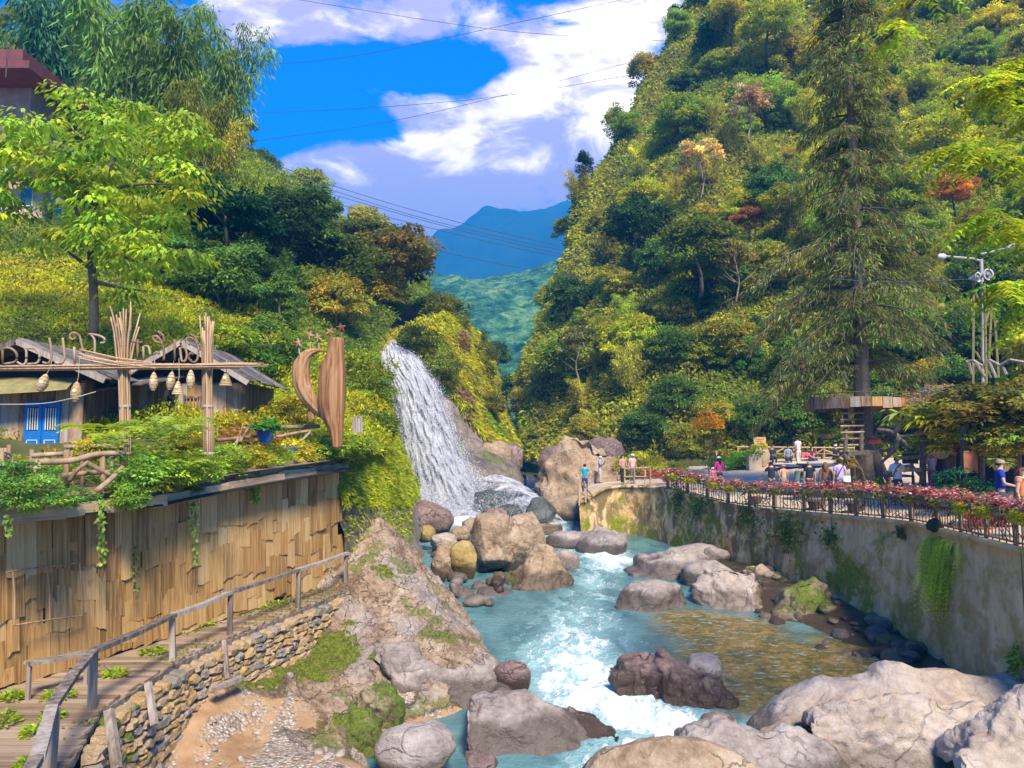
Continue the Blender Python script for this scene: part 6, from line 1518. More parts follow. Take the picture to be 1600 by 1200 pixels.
def boulder(x, y, w_, h_, d, mat, label, lumps=None, dep=.8, sub=4, amp=.16, rot=0, name='boulder', group=None, rz=0, fs=1.6):
    _rs[0] += 1
    c = P(x, y, d); W = w_ * d / F / 2; H = h_ * d / F / 2
    L_ = [(0, 0, 0, W * .95, W * dep, H * .98)] if lumps is None else [(a * W, b_ * W, e * H, f * W, g_ * W, i_ * H) for a, b_, e, f, g_, i_ in lumps]
    o = obj(name, rock_mesh(name, L_, mat, _rs[0], sub, amp, 0, fs)); o.location = c + np.array([0, W * dep * .55, -H * .05]); o.rotation_euler = (0, math.radians(rot), rz)
    return tag(o, label, 'boulder', group)
B = boulder
B(768, 852, 72, 112, 32.6, 'tan', 'large cracked tan boulder below the falls, its dark split face towards the left bank', sub=5, amp=.2)
B(818, 845, 80, 120, 33, 'tan', 'tall tan boulder with a lichen-white top leaning on the cracked boulder', sub=5, amp=.2, dep=.9)
B(884, 878, 44, 44, 33.5, 'pink', 'smooth pinkish boulder beside the broad sloping boulder')
B(806, 908, 66, 26, 30.8, 'moss', 'low moss-covered stone under the broad sloping boulder')
B(726, 878, 44, 70, 31.6, 'ochre', 'rounded mustard-coloured boulder beside the split brown slab', rot=-15)
B(692, 880, 42, 92, 31.8, 'tan', 'upright split brown slab between the rock spur and the mustard boulder', dep=.6, rot=-12, amp=.22)
B(672, 808, 76, 44, 40.5, 'brown', 'dark brown wedge boulder at the foot of the waterfall', rot=22)
B(664, 835, 36, 28, 37, 'ochre', 'small orange boulder behind the split brown slab')
B(719, 836, 34, 28, 38.5, 'tan', 'tan boulder close to the foot of the falls')
B(692, 850, 46, 34, 36, 'pink', 'pale angular boulder above the split brown slab')
B(742, 822, 46, 26, 40, 'tan', 'flat tan rock behind the cracked boulder under the spray')
B(774, 939, 70, 40, 29.3, 'grey', 'grey wedge-shaped boulder at the edge of the blue water', rot=6, amp=.13)
B(752, 922, 34, 28, 30, 'grey', 'smaller grey stone behind the wedge-shaped boulder')
B(722, 934, 44, 36, 29, 'grey', 'angular grey stone beside the wedge-shaped boulder', amp=.2)
B(732, 962, 50, 22, 28, 'pink', 'flat pale stone touching the water below the wedge-shaped boulder', amp=.1)
B(762, 785, 62, 40, 47.5, 'dark', 'wet dark rock under the right side of the falls')
B(800, 806, 56, 36, 45.8, 'dark', 'wet dark rock between the two cascades')
B(848, 800, 52, 46, 44.5, 'dark', 'wet dark rock streaming with water beside the gorge rocks', rot=25)
B(772, 806, 44, 26, 43, 'brown', 'reddish rock just below the cascades')
B(868, 728, 56, 70, 54, 'brown', 'dark rock wall at the gorge mouth beside the green pool', amp=.24)
B(945, 712, 70, 60, 54, 'brown', 'bare brown rock above the footbridge end', amp=.2)
B(893, 800, 70, 50, 46, 'tan', 'tan rock below the creased rock mass')
B(800, 716, 40, 50, 57, 'brown', 'dark split rock on the far side of the green pool', amp=.25)
B(768, 712, 66, 70, 54.5, 'tan', 'tan rock ledge to the right of the waterfall foot', amp=.22)
B(862, 832, 50, 26, 41.5, 'tan', 'small tan rock by the white rapids below the retaining wall corner')
B(890, 848, 76, 34, 38, 'grey', 'grey rock at the corner of the retaining wall')
B(945, 856, 135, 48, 36.6, 'grey', 'long flat grey rock under the far end of the retaining wall', amp=.2, sub=5)
B(1090, 868, 90, 34, 34, 'grey', 'grey boulder between the broad boulder and the retaining wall')
B(1122, 872, 44, 34, 33.6, 'grey', 'small grey boulder against the mossy part of the retaining wall')
B(1110, 905, 86, 56, 30.6, 'grey', 'cracked grey boulder beside the gravel pocket')
B(1192, 898, 34, 36, 30.4, 'tan', 'small tan stone right of the large pale boulder')
B(1212, 908, 30, 30, 30, 'moss', 'small dark mossy stone between two tan rocks')
B(1216, 944, 26, 18, 28.6, 'pink', 'pale round pebble-like stone at the pool edge')
B(1204, 936, 24, 22, 28.8, 'grey', 'grey stone behind the pale round stone')
B(1236, 970, 44, 22, 27.3, 'dark', 'dark flat wet stone at the pool edge')
B(1258, 978, 30, 26, 26.8, 'grey', 'pointed grey stone beside the dark flat stone')
B(1288, 974, 34, 30, 26.8, 'moss', 'round mossy stone beside the pointed grey stone')
B(1284, 1012, 62, 34, 24.2, 'grey', 'bluish grey stone half under the clear water', amp=.1)
B(1312, 998, 36, 22, 24.8, 'brown', 'brown stone in the seep below the drain hole')
B(1350, 985, 40, 26, 24.8, 'moss', 'mossy stone under the drain hole in the retaining wall')
B(1392, 1008, 44, 26, 22.8, 'moss', 'green mossy stone among litter at the wall foot')
B(1415, 1030, 60, 26, 21.6, 'tan', 'gravelly tan stone at the wall foot above the long foreground rock')
B(1100, 1048, 66, 44, 19.6, 'pink', 'pinkish rock behind the big brown midstream rock')
B(1120, 1146, 100, 40, 16, 'brown', 'low purple-brown rock where the rapid drops away')
B(645, 1185, 130, 90, 15.0, 'grey', 'smooth lilac-grey stone beside the still blue pool', amp=.1, sub=5)
B(800, 1062, 62, 50, 19.2, 'brown', 'rounded purple-brown rock at the tip of the grey rock tongue')
B(620, 1040, 60, 44, 19.0, 'grey', 'grey stone above the little orange pool')
B(748, 1195, 60, 30, 14.4, 'brown', 'brown stone at the outflow of the still pool')
def base_depth(y):
    d = 16.0
    for _ in range(60): d = 0.5 * d + 0.5 * (-(float(river_z(d)) - .12) * F / max(y - 697.0, 60))
    return d
def rock_sheet(crest, base, mat, label, d=None, thick=2.0, amp=.10, bulge=.25, crest_back=.42, seed=1, rise=0.0):
    """river rock shaped by its crest line and its foot line, with real depth behind the crest"""
    n = len(crest); dn = [base_depth(y) if d is None else d for x, y in base]; dm = sum(dn) / n; dn = [.5 * a + .5 * dm for a in dn]
    Bf = np.array([P(x, y, q_) for (x, y), q_ in zip(base, dn)]); Cr = np.array([P(x, y, q_ + thick * crest_back) for (x, y), q_ in zip(crest, dn)])
    Bk = Cr.copy(); Bk[:, 1] += thick * (1 - crest_back); Bk[:, 2] = np.minimum(Bf[:, 2], Cr[:, 2] - .3) - .2
    Sk = Bf - np.array([0, .15, .55])
    up = Cr[:, 2:3] - Bf[:, 2:3]
    M1 = Bf * .62 + Cr * .38; M1[:, 2:3] += up * bulge * .55; M1[:, 1] -= .05
    M2 = Bf * .22 + Cr * .78; M2[:, 2:3] += up * bulge * .35
    B1 = Cr * .6 + Bk * .4; B1[:, 2] = Cr[:, 2] * .85 + Bk[:, 2] * .15
    rows = [Sk, Bf, M1, M2, Cr, B1, Bk]
    rows = [np.concatenate([[r[0] * .35 + Cr[0] * .65 + (Cr[0] - Cr[1]) * .15 - [0, 0, .25]], r, [r[-1] * .35 + Cr[-1] * .65 + (Cr[-1] - Cr[-2]) * .15 - [0, 0, .25]]]) for r in rows]
    G = sheet(rows, 9, 11, world=True); N = grid_normals(G)
    if N[25, G.shape[1] // 2][2] < 0: N = -N
    q_ = G.reshape(-1, 3); sc = max(.6, thick * .6)
    a = fbm(q_ * 1.1 / sc + seed * 3.1, 5) * amp * sc * 1.6; rg = (1 - np.abs(fbm(q_ * np.array([1.3, 1.0, 2.0]) / sc + seed, 4)) * 3).clip(-1, 1) * amp * .55 * sc
    fi = perlin(q_ * 7 / sc + 3) * amp * .14 * sc + perlin(q_ * 15 / sc) * amp * .06 * sc
    G = G + N * (a - rg + fi).reshape(G.shape[:2])[:, :, None]
    o = obj('boulder', make_mesh('boulder', local(G.reshape(-1, 3), Cr.mean(0)), grid_faces(*G.shape[:2]), [M_rk[mat]], True)); o.location = Cr.mean(0)
    return tag(o, label, 'boulder')
RS = rock_sheet
RS([(733, 1100), (745, 1090), (775, 1080), (810, 1082), (840, 1085), (870, 1100), (905, 1120), (935, 1150), (955, 1185)], [(731, 1112), (738, 1150), (732, 1168), (775, 1185), (820, 1205), (860, 1225), (900, 1240), (940, 1240), (960, 1215)], 'grey', 'huge smooth grey boulder between the still pool and the rapid', d=16.2, thick=2.4, bulge=.35, seed=1)
RS([(890, 1106), (915, 1114), (940, 1130), (960, 1142)], [(900, 1180), (925, 1190), (950, 1185), (966, 1152)], 'brown', 'darker shoulder of rock at the edge of the turquoise rapid', d=16.9, thick=1.2, seed=2)
RS([(915, 1203), (935, 1180), (965, 1163), (1010, 1154), (1060, 1152), (1110, 1158), (1150, 1172), (1175, 1190), (1190, 1210)], [(905, 1300), (935, 1310), (965, 1310), (1010, 1310), (1060, 1310), (1110, 1310), (1150, 1310), (1180, 1300), (1200, 1290)], 'tan', 'rounded orange-tan boulder in the foreground with a whitish scar', d=12.8, thick=2.0, amp=.05, bulge=.3, seed=3)
RS([(1070, 1140), (1100, 1130), (1130, 1125), (1165, 1135), (1200, 1142), (1240, 1140), (1280, 1155), (1310, 1180), (1330, 1205)], [(1072, 1165), (1105, 1172), (1140, 1180), (1180, 1200), (1205, 1235), (1250, 1260), (1290, 1260), (1325, 1250), (1350, 1230)], 'grey', 'purplish grey rock between the orange-tan boulder and the pale rocks', d=14.4, thick=1.8, amp=.14, seed=4)
RS([(1183, 1130), (1210, 1100), (1240, 1080), (1270, 1065), (1290, 1062), (1320, 1062), (1355, 1058), (1375, 1042), (1400, 1037), (1440, 1042), (1490, 1048), (1540, 1055), (1590, 1050), (1660, 1045)], [(1186, 1138), (1220, 1135), (1260, 1140), (1300, 1130), (1330, 1120), (1370, 1115), (1410, 1115), (1450, 1120), (1490, 1125), (1530, 1128), (1560, 1128), (1590, 1115), (1620, 1110), (1680, 1110)], 'pink', 'long whale-backed cream rock across the river edge below the wall', d=16.6, thick=1.9, amp=.07, seed=5)
RS([(1270, 1112), (1300, 1098), (1340, 1090), (1380, 1082), (1420, 1081), (1450, 1085), (1480, 1098), (1520, 1098), (1545, 1105), (1565, 1120)], [(1265, 1128), (1300, 1145), (1330, 1152), (1360, 1160), (1400, 1162), (1440, 1162), (1480, 1160), (1510, 1155), (1545, 1152), (1570, 1148)], 'pink', 'pale creased rock in front of the long whale-backed rock', d=15.5, thick=1.3, amp=.15, seed=6)
RS([(1500, 1165), (1520, 1140), (1545, 1115), (1570, 1095), (1600, 1075), (1650, 1060), (1730, 1060)], [(1500, 1182), (1525, 1205), (1550, 1230), (1580, 1250), (1620, 1260), (1680, 1270), (1750, 1280)], 'pink', 'pale layered rock at the edge of the frame beside the creased rock', d=13.8, thick=2.0, amp=.13, seed=7)
RS([(958, 1052), (972, 1030), (990, 1020), (1020, 1018), (1040, 1022), (1060, 1035), (1085, 1045), (1110, 1052), (1130, 1058), (1145, 1080), (1158, 1100), (1168, 1120)], [(960, 1062), (980, 1066), (1000, 1064), (1025, 1074), (1045, 1090), (1070, 1100), (1095, 1110), (1115, 1116), (1130, 1120), (1145, 1124), (1155, 1126), (1170, 1128)], 'brown', 'big wet brown rock splitting the rapid in midstream', thick=1.6, amp=.16, seed=8)
RS([(596, 1012), (640, 1004), (680, 1030), (700, 1042), (725, 1040), (750, 1045), (775, 1055), (800, 1070), (818, 1084)], [(610, 1052), (650, 1070), (680, 1082), (710, 1090), (735, 1088), (760, 1086), (785, 1086), (805, 1088), (820, 1090)], 'grey', 'ridged grey rock tongue between the still pool and the river', d=18.8, thick=1.6, amp=.2, seed=9)
RS([(983, 890), (1000, 872), (1030, 862), (1060, 855), (1090, 858), (1110, 872), (1118, 888)], [(982, 896), (1005, 904), (1030, 907), (1060, 909), (1085, 906), (1105, 902), (1120, 896)], 'grey', 'broad smooth grey boulder by the blue rapid', thick=3.0, amp=.12, seed=10)
RS([(968, 935), (985, 915), (1015, 906), (1045, 908), (1062, 920), (1070, 935)], [(962, 948), (990, 958), (1015, 962), (1035, 958), (1055, 948), (1072, 940)], 'grey', 'egg-shaped grey boulder with a wet flank standing in the river', thick=2.0, amp=.09, seed=11)
RS([(1088, 908), (1105, 892), (1130, 885), (1165, 888), (1187, 905), (1198, 932)], [(1090, 935), (1110, 948), (1135, 955), (1160, 960), (1182, 962), (1200, 948)], 'pink', 'large pale grey boulder sloping into the brown pool', thick=2.4, amp=.17, seed=12)
RS([(1208, 942), (1225, 920), (1250, 906), (1280, 908), (1300, 925), (1310, 948)], [(1203, 958), (1225, 970), (1250, 975), (1275, 972), (1295, 968), (1314, 958)], 'moss', 'tan boulder with a green mossy flank below the retaining wall', thick=2.0, amp=.15, seed=13)
RS([(793, 902), (815, 880), (830, 862), (850, 850), (870, 858), (885, 880), (895, 907)], [(798, 918), (820, 925), (840, 926), (860, 924), (875, 922), (888, 918), (897, 912)], 'tan', 'broad sloping tan boulder at the water edge in front of the lichen-topped boulder', thick=2.4, amp=.16, seed=14)
RS([(552, 1092), (565, 1080), (585, 1070), (607, 1074), (625, 1094)], [(552, 1112), (566, 1124), (585, 1130), (607, 1127), (627, 1112)], 'moss', 'moss-covered rock at the corner of the still pool, the upper one', d=17.3, thick=.9, amp=.2, seed=21)
RS([(515, 1142), (535, 1116), (562, 1104), (588, 1124), (600, 1148)], [(518, 1166), (540, 1186), (565, 1184), (590, 1168), (604, 1158)], 'moss', 'moss-covered rock by the gravel shore, the lower one', d=16.2, thick=1.0, amp=.2, seed=22)
RS([(838, 770), (846, 728), (872, 694), (905, 680), (942, 690), (966, 716)], [(838, 800), (866, 832), (900, 838), (930, 826), (956, 800), (972, 770)], 'tan', 'big creased brown-grey rock mass at the gorge mouth', d=48.5, thick=5, amp=.22, seed=31)
# foreground drift: many small stones along the shores
sm = [rock_mesh('stone', [(0, 0, 0, 1, .8, .6)], k, 60 + i, 2, .2) for i, k in enumerate(['grey', 'tan', 'moss', 'brown', 'pink', 'dark'])]
r0 = np.random.default_rng(8)
def scatter(n, pts, label, group, s0, s1, on_fn, kinds):
    for k in range(n):
        x, y, d = pts(r0); c = P(x, y, d); z = on_fn(c[0], c[1]); s = r0.uniform(s0, s1)
        o = obj('stone', sm[kinds[r0.integers(0, len(kinds))]]); o.location = (c[0], c[1], z + s * .2); o.scale = (s * r0.uniform(.8, 1.3), s * r0.uniform(.8, 1.2), s * r0.uniform(.6, 1.1)); o.rotation_euler = (r0.normal(0, .3), r0.normal(0, .3), r0.uniform(0, 6))
        lk = ['grey ', 'tan ', 'mossy ', 'brown ', 'pale ', 'dark wet '][sm.index(o.data)]; tag(o, label.replace('small ', 'small ' + lk, 1), 'stone', lk + group)
SBf = SB.reshape(-1, 3)
def bank_z(x, y):
    i = np.argmin((SBf[:, 0] - x) ** 2 + (SBf[:, 1] - y) ** 2); return SBf[i, 2]
def bpick(r0):
    j = r0.integers(9 * 8, 14 * 8); i = r0.integers(3, 20); p = SB[i, j] + r0.normal(0, .1, 3) * [1, 1, 0]; x, y, d = to_px(p); return x, y, p[1]
scatter(110, bpick, 'small stone among the rubble at the foot of the retaining wall', 'small stones at the foot of the retaining wall', .10, .42, bank_z, [0, 0, 1, 2, 3, 3, 5])
scatter(40, lambda r: (r.uniform(230, 560), r.uniform(1080, 1200), r.uniform(13.5, 18)), 'small rounded stone on the sandy gravel shore below the dry stone wall', 'small stones on the gravel shore', .03, .12, slab_z, [0, 1, 4, 4])
scatter(30, lambda r: (r.uniform(640, 800), 0, r.uniform(27, 38)), 'small boulder wedged among the rocks below the waterfall', 'small boulders below the waterfall', .2, .5, lambda x, y: river_z(y) + .1, [0, 1, 1, 3, 4])
# ================================================================== RIGHT BANK
wl = np.concatenate([[0], np.cumsum(np.linalg.norm(np.diff(WT[:, :2], axis=0), axis=1))])
wpx = np.array([to_px(p)[0] for p in WT])
def wall_at(x):      # railing line above image column x
    f = np.interp(x, wpx, np.arange(len(WT))); i = int(min(f, len(WT) - 2)); k = f - i
    return WT[i] * (1 - k) + WT[i + 1] * k - (outn[i] * (1 - k) + outn[i + 1] * k) * .12, unit(((WT[i + 1] - WT[i]) * [1, 1, 0])[None])[0], outn[i]
M_iron = simple('dark_twig', (.10, .065, .045), .8, .3, 8)
M_post = simple('post_timber', (.25, .16, .09), .85, .35, 6, bump=.4)
M_boxw = wood('box_wood', (.30, .215, .13), (.13, .085, .05), (.43, .33, .21), (.8, 9, 9), .3)
posts = [1040, 1071, 1102, 1134, 1168, 1206, 1252, 1294, 1334, 1376, 1419, 1459, 1495, 1534, 1580, 1628, 1690, 1760]
p0, _, _ = wall_at(1334); rl = empty('railing', p0, 'low railing of dark posts and twig lattice along the top of the retaining wall', 'railing'); ro = p0
PP = [wall_at(x) for x in posts]
for i, (p, tg_, on_) in enumerate(PP):
    m = MB(); m.box((0, 0, .36), (.09, .09, .74), math.atan2(tg_[1], tg_[0])); o = m.build('post', M_post, rl); o.location = local(p, ro)
    if i + 1 < len(PP):
        a = p; c = PP[i + 1][0]; m = MB(); m.beam(local(a + [0, 0, .63], ro), local(c + [0, 0, .63], ro), .06, .05); m.beam(local(a + [0, 0, .10], ro), local(c + [0, 0, .10], ro), .05, .04); m.build('rail', M_post, rl)
        r1 = random.Random(i); m = MB()
        for k in range(8): f = (k + .7) / 8.4; m.beam(local(a + (c - a) * f + [0, 0, .0 if k % 2 else .1], ro), local(a + (c - a) * (f + r1.uniform(-.03, .03)) + [0, 0, .62], ro), .022, .022, (0, 1, 0))
        for k in range(11):
            f = r1.uniform(0, .8); g_ = f + r1.uniform(.08, .25); z0 = r1.uniform(.1, .55); z1 = min(.62, max(.1, z0 + r1.choice([-1, 1]) * r1.uniform(.1, .35)))
            m.beam(local(a + (c - a) * f + [0, 0, z0], ro), local(a + (c - a) * min(1, g_) + [0, 0, z1], ro), .018, .018)
        m.build('lattice', M_iron, rl)
ORD = ['first', 'second', 'third', 'fourth', 'fifth', 'sixth', 'seventh', 'eighth', 'ninth', 'tenth', 'eleventh', 'twelfth', 'thirteenth', 'fourteenth', 'fifteenth', 'sixteenth', 'seventeenth', 'eighteenth']
nb_ = len(PP) - 1
for i in range(nb_):
    a, c = PP[i][0], PP[i + 1][0]; tg_ = PP[i][1]; on_ = PP[i][2]; ctr = (a + c) / 2 + on_ * .10 + [0, 0, .66]; Lb = np.linalg.norm(c - a) * .86; ang = math.atan2((c - a)[1], (c - a)[0])
    near = nb_ - 1 - i; lime = (near in (1, 2, 3, 4)) or i < 4
    rt = empty('flower_box', ctr, 'planked flower box of %s coleus, %s from the near end of the railing' % (['pink', 'dark red', 'crimson'][i % 3], ORD[near]), 'flower box', None, ang)
    for k in range(2): m = MB(); m.box((R_.uniform(-.02, .02), -.16 - .01 * k, .06 + .105 * k), (Lb, .03, .10), 0, R_.gauss(0, .04)); m.build('board', M_boxw, rt)
    m = MB(); m.box((0, .16, .1), (Lb, .03, .2)); m.box((0, 0, .02), (Lb * .98, .29, .04)); m.box((0, 0, .15), (Lb * .97, .29, .03)); m.build('box', M_boxw, rt)
    r1 = np.random.default_rng(300 + i); n = 330; pos = np.stack([r1.uniform(-.48, .48, n) * Lb, r1.normal(0, .10, n), .17 + .05 * r1.random(n)], 1); pos[:, 2] += (.30 * r1.random(n) * (.45 + .8 * np.clip(.5 + perlin(np.stack([pos[:, 0] * 4 + i * 9, pos[:, 1] * 4, 0 * pos[:, 0]], 1)) * 1.4, 0, 1)))
    dd = r1.normal(0, 1, (n, 3)) * [1, 1, .4] + [0, -.2, .35]; V, Fq = leaf_quads(pos, dd, np.tile([0, -.3, 1.0], (n, 1)) + r1.normal(0, .35, (n, 3)), .11 * r1.uniform(.6, 1.3, n), .075, .25)
    pk = np.array([[.52, .10, .14], [.28, .05, .08], [.66, .30, .32], [.19, .08, .09], [.42, .24, .22], [.26, .26, .07]])[r1.choice(6, n, p=[.22, .18, .18, .16, .14, .12])] * np.array([1, 1, 1]) * (1.15 if i % 3 == 2 else .95)
    tag(obj('coleus', make_mesh('coleus', V, Fq, [M_leaf], False, np.repeat(pk * np.array([1.1, 1.25, 1.2]) * leaf_cols(n, .35, .12, r1), 4, axis=0)), rt), kind='stuff')
    n = 210 if lime else 70; pos = np.stack([np.clip(r1.normal(r1.uniform(-.3, .3), .2, n), -.5, .5) * Lb, -.19 - .07 * r1.random(n), .2 - .26 * r1.random(n) ** 1.3], 1); dd = r1.normal(0, .6, (n, 3)) + [0, -.5, -.5]
    V, Fq = leaf_quads(pos, dd, np.tile([0, -.8, .5], (n, 1)) + r1.normal(0, .3, (n, 3)), .09, .055, .2); yc = np.array([.50, .46, .012]) if lime else np.array([.26, .25, .03])
    obj('trailing_leaves', make_mesh('trailing_leaves', V, Fq, [M_leaf], False, np.repeat(yc * leaf_cols(n, .3, .12, r1), 4, axis=0)), rt)
# footbridge end and its rails
def stick_fence(label, base, segs, r=.045, mat=None, cat='fence', name='stick_fence'):
    rt = empty(name, base, label, cat); bo_ = np.array(base)
    for (pa, pb) in segs:
        m = MB(); m.tube(local([P(*pa), P(*pb)], bo_), r, 6); m.build('stick', mat or M_rattan, rt)
    return rt
stick_fence('pale stick fence at the open corner of the plaza by the teal-shirted person', P(905, 786, 40.3), [((905, 790, 40.3), (905, 748, 40.3)), ((915, 785, 40.6), (915, 756, 40.6)), ((905, 750, 40.3), (926, 775, 40.9)), ((905, 765, 40.3), (922, 782, 40.8)), ((908, 784, 40.3), (906, 750, 40.3)), ((920, 780, 40.8), (913, 752, 40.6)), ((905, 748, 40.3), (910, 742, 44))])
stick_fence('pale cross-braced stick fence behind the two far visitors', P(945, 748, 53), [((918, 736, 53), (970, 730, 53)), ((920, 755, 53), (920, 734, 53)), ((946, 750, 53), (946, 731, 53)), ((970, 748, 53), (970, 729, 53)), ((920, 752, 53), (946, 734, 53)), ((920, 738, 53), (946, 750, 53)), ((946, 749, 53), (970, 733, 53)), ((946, 735, 53), (970, 747, 53))])
stick_fence('pale stick railing between the two women and the flower shrubs', P(995, 760, 41), [((975, 732, 41.4), (1016, 731, 40.5)), ((975, 745, 41.4), (1016, 745, 40.5)), ((976, 757, 41.4), (976, 730, 41.4)), ((1008, 760, 40.7), (1008, 729, 40.7)), ((991, 757, 41), (991, 731, 41)), ((976, 757, 41.4), (990, 746, 41.2)), ((1016, 761, 40.4), (1016, 729, 40.4))])
stick_fence('long pale rail fence with braces behind the resting visitors', P(1245, 716, 50.4), [((1152, 698, 51), (1345, 700, 49.5))] + [((x, 722, 51), (x, 697, 51)) for x in (1153, 1198, 1240, 1288, 1335)] + [((1198, 715, 51), (1225, 700, 51)), ((1240, 700, 50.8), (1262, 716, 50.8)), ((1262, 716, 50.8), (1288, 701, 50.5)), ((1288, 703, 50.4), (1312, 712, 50.2)), ((1170, 714, 51), (1196, 702, 51))], .05)
def seat_z(x, d): return plaza_pt(x, d)[2]
bz = seat_z(1260, 49.2)
be = empty('plank_bench', (19, 49.2, bz), 'long plank bench with a pink cloth in front of the rail fence', 'bench'); beo = np.array(be.location)
m = MB(); m.box((0, 0, .42), (5.6, .4, .06)); m.build('seat', M_rattan, be)
for k in range(4): m = MB(); m.box((-2.4 + 1.6 * k, 0, .2), (.1, .34, .4)); m.build('leg', M_post, be)
m = MB(); m.box((-.2, -.02, .47), (.8, .44, .05)); m.box((-.2, -.24, .3), (.8, .03, .3)); o = m.build('pink_cloth', simple('pink_cloth', (.75, .12, .2), .8, .15)); o.location = beo; tag(o, 'pink cloth hanging over the plank bench beside the seated woman', 'cloth')
for k, (x, d, w_, ln, lb) in enumerate([(1240, 45.4, 2.6, 1.5, 'dark blue floor mat nearer the standing man'), (1282, 44.6, 2.4, 1.5, 'dark blue floor mat nearer the ladder tree')]):
    p = plaza_pt(x, d); m = MB(); m.box((0, 0, 0), (w_, ln, .12), .15); o = m.build('floor_mat', simple('blue_mat', (.045, .075, .14), .7, .15)); o.location = p + [0, 0, .09]; tag(o, lb, 'mat')
# pots, sign, shrubs on the plaza
p = plaza_pt(1187, 47.5); rt = empty('clay_jar', p, 'big round clay jar beside the square planter before the rail fence', 'jar'); m = MB(); m.lathe((0, 0, 0), [(.3, 0), (.5, .35), (.56, .7), (.46, 1.0), (.4, 1.08), (.44, 1.14), (.36, 1.14), (.33, 1.0)], 18, False); m.build('jar', simple('clay', (.42, .30, .20), .8, .25, 2), rt, True)
tuft('jar_plant', p + [0, 0, 1.1], .4, .35, 160, (.5, .45, .02), 'yellow flowers in the mouth of the clay jar', L=.2, W=.09, seed=41)
p = plaza_pt(1176, 46.5); m = MB(); m.box((0, 0, .45), (.75, .6, .9)); m.box((0, 0, .88), (.82, .66, .06)); o = m.build('square_planter', simple('planter_render', (.47, .36, .25), .85, .2, 2)); o.location = p; tag(o, 'square beige planter in front of the clay jar', 'planter')
tuft('planter_plant', p + [0, 0, .85], .55, .5, 220, (.18, .30, .04), 'green plant in the square beige planter', L=.22, W=.09, seed=42)
b0 = P(1187, 690, 50.3); rt = empty('wooden_sign', b0, 'small square wooden sign fixed above the rail fence', 'sign'); m = MB(); m.box((0, 0, 0), (.8, .06, .6)); m.build('board', simple('sign_wood', (.50, .32, .12), .7, .25, 6), rt)
for sx_ in (-.3, .3): m = MB(); m.box((sx_, .06, -.5), (.07, .05, 1.2)); m.build('post', M_post, rt)
m = MB()
for k in range(3): m.box((0, -.035, .14 - .14 * k), (.5 - .1 * (k % 2), .01, .05))
m.build('lettering', simple('sign_ink', (.28, .14, .04), .7), rt)
p = plaza_pt(1152, 48); tree('shrub', p, 1.7, (.16, .34, .03), 'round bright green bush at the plaza edge before the rail fence', None, 1.15, name='bush')
p = plaza_pt(1118, 50); tree('shrub', p, 1.2, (.10, .20, .03), 'low dark bush behind the orange-topped little tree', None, 1.3, name='bush')
p = plaza_pt(1107, 47.5); t1 = tree('open', p, 3.5, (.24, .25, .06), 'little many-stemmed tree with an orange-yellow top on the plaza', None, .78, 1)
tuft('orange_blossom', p + [-.15, -.35, 2.7], .95, 1.4, 750, (.85, .45, .01), 'orange-yellow blossom heads on the little plaza tree', L=.2, W=.12, seed=44)
for k, (x, d, s, c, lb) in enumerate([(992, 50, 2.6, (.50, .47, .03), 'tall yellow-leaved shrub next to the stick railing'), (1022, 48, 1.9, (.42, .42, .03), 'yellow-green shrub behind the far flower boxes'), (1048, 46, 1.6, (.38, .38, .04), 'yellow-green shrub with pink tips at the far end of the railing'), (1008, 51.5, 2.2, (.36, .38, .03), 'yellow-green shrub behind the tall yellow-leaved one')]):
    tree('shrub', plaza_pt(x, d), s, c, lb, None, 1.1, name='shrub')
tuft('coleus_bed', plaza_pt(1030, 41.2) + [0, 0, .35], 1.0, .6, 420, (.45, .12, .12), 'far bed of pink coleus at the start of the railing', L=.2, W=.12, seed=45)
tuft('coleus_bed', plaza_pt(1062, 39.4) + [0, 0, .35], .9, .6, 420, (.35, .08, .12), 'bed of dark pink coleus behind the far flower boxes', L=.2, W=.12, seed=46)
# planters standing under the railing
for k, (x, lb) in enumerate([(1158, 'dark planter tub behind the railing below the woman in magenta'), (1250, 'dark planter tub behind the railing below the man in brown'), (1310, 'dark planter tub behind the railing before the ladder tree')]):
    p, tg_, on_ = wall_at(x); p = p - on_ * .6; m = MB(); m.lathe((0, 0, 0), [(.2, 0), (.3, .3), (.34, .42), (.3, .42), (.05, .38)], 12); o = m.build('planter_tub', M_iron); o.location = p; tag(o, lb, 'planter')
# ---- tall conifer with tree platform
tb = plaza_pt(1358, 33.5); rt = empty('tall_conifer', tb, 'tall old conifer with drooping brown-green boughs carrying a round platform', 'tree')
TP = np.array([tb - [0, 0, .2], P(1354, 700, 33.6), P(1349, 620, 33.8), P(1345, 480, 34), P(1338, 330, 34), P(1330, 180, 34), P(1325, 60, 34), P(1322, -70, 34)]); TPf = cr_interp(TP, 5)
m = MB(); m.tube(local(TPf, tb), np.interp(np.arange(len(TPf)), [0, 6, 12, 20, 35], [.40, .34, .27, .22, .08]), 12); m.build('trunk', M_bark_pale, rt, True)
m = MB(); A = cr_interp(np.array([tb + [-.45, .1, -.1], P(1343, 690, 33.5), P(1340, 600, 33.6), P(1338, 480, 33.8), P(1333, 390, 33.9)]), 5); m.tube(local(A, tb), np.linspace(.22, .12, len(A)), 9); m.build('second_trunk', M_bark, rt, True)
for k in range(4):
    a = [2.4, 3.4, -.5, -1.3][k]; m = MB(); m.tube(local(cr_interp(np.array([tb + [math.cos(a) * 1.0, math.sin(a) * .6, -.1], tb + [math.cos(a) * .6, math.sin(a) * .4, .5], tb + [math.cos(a) * .2, math.sin(a) * .1, 1.6]]), 4), tb), np.linspace(.10, .16, 9), 7); m.build('root', M_bark, rt, True)
r0 = np.random.default_rng(19); V = []; Cc = []; limb_n = 0; mbr = MB()
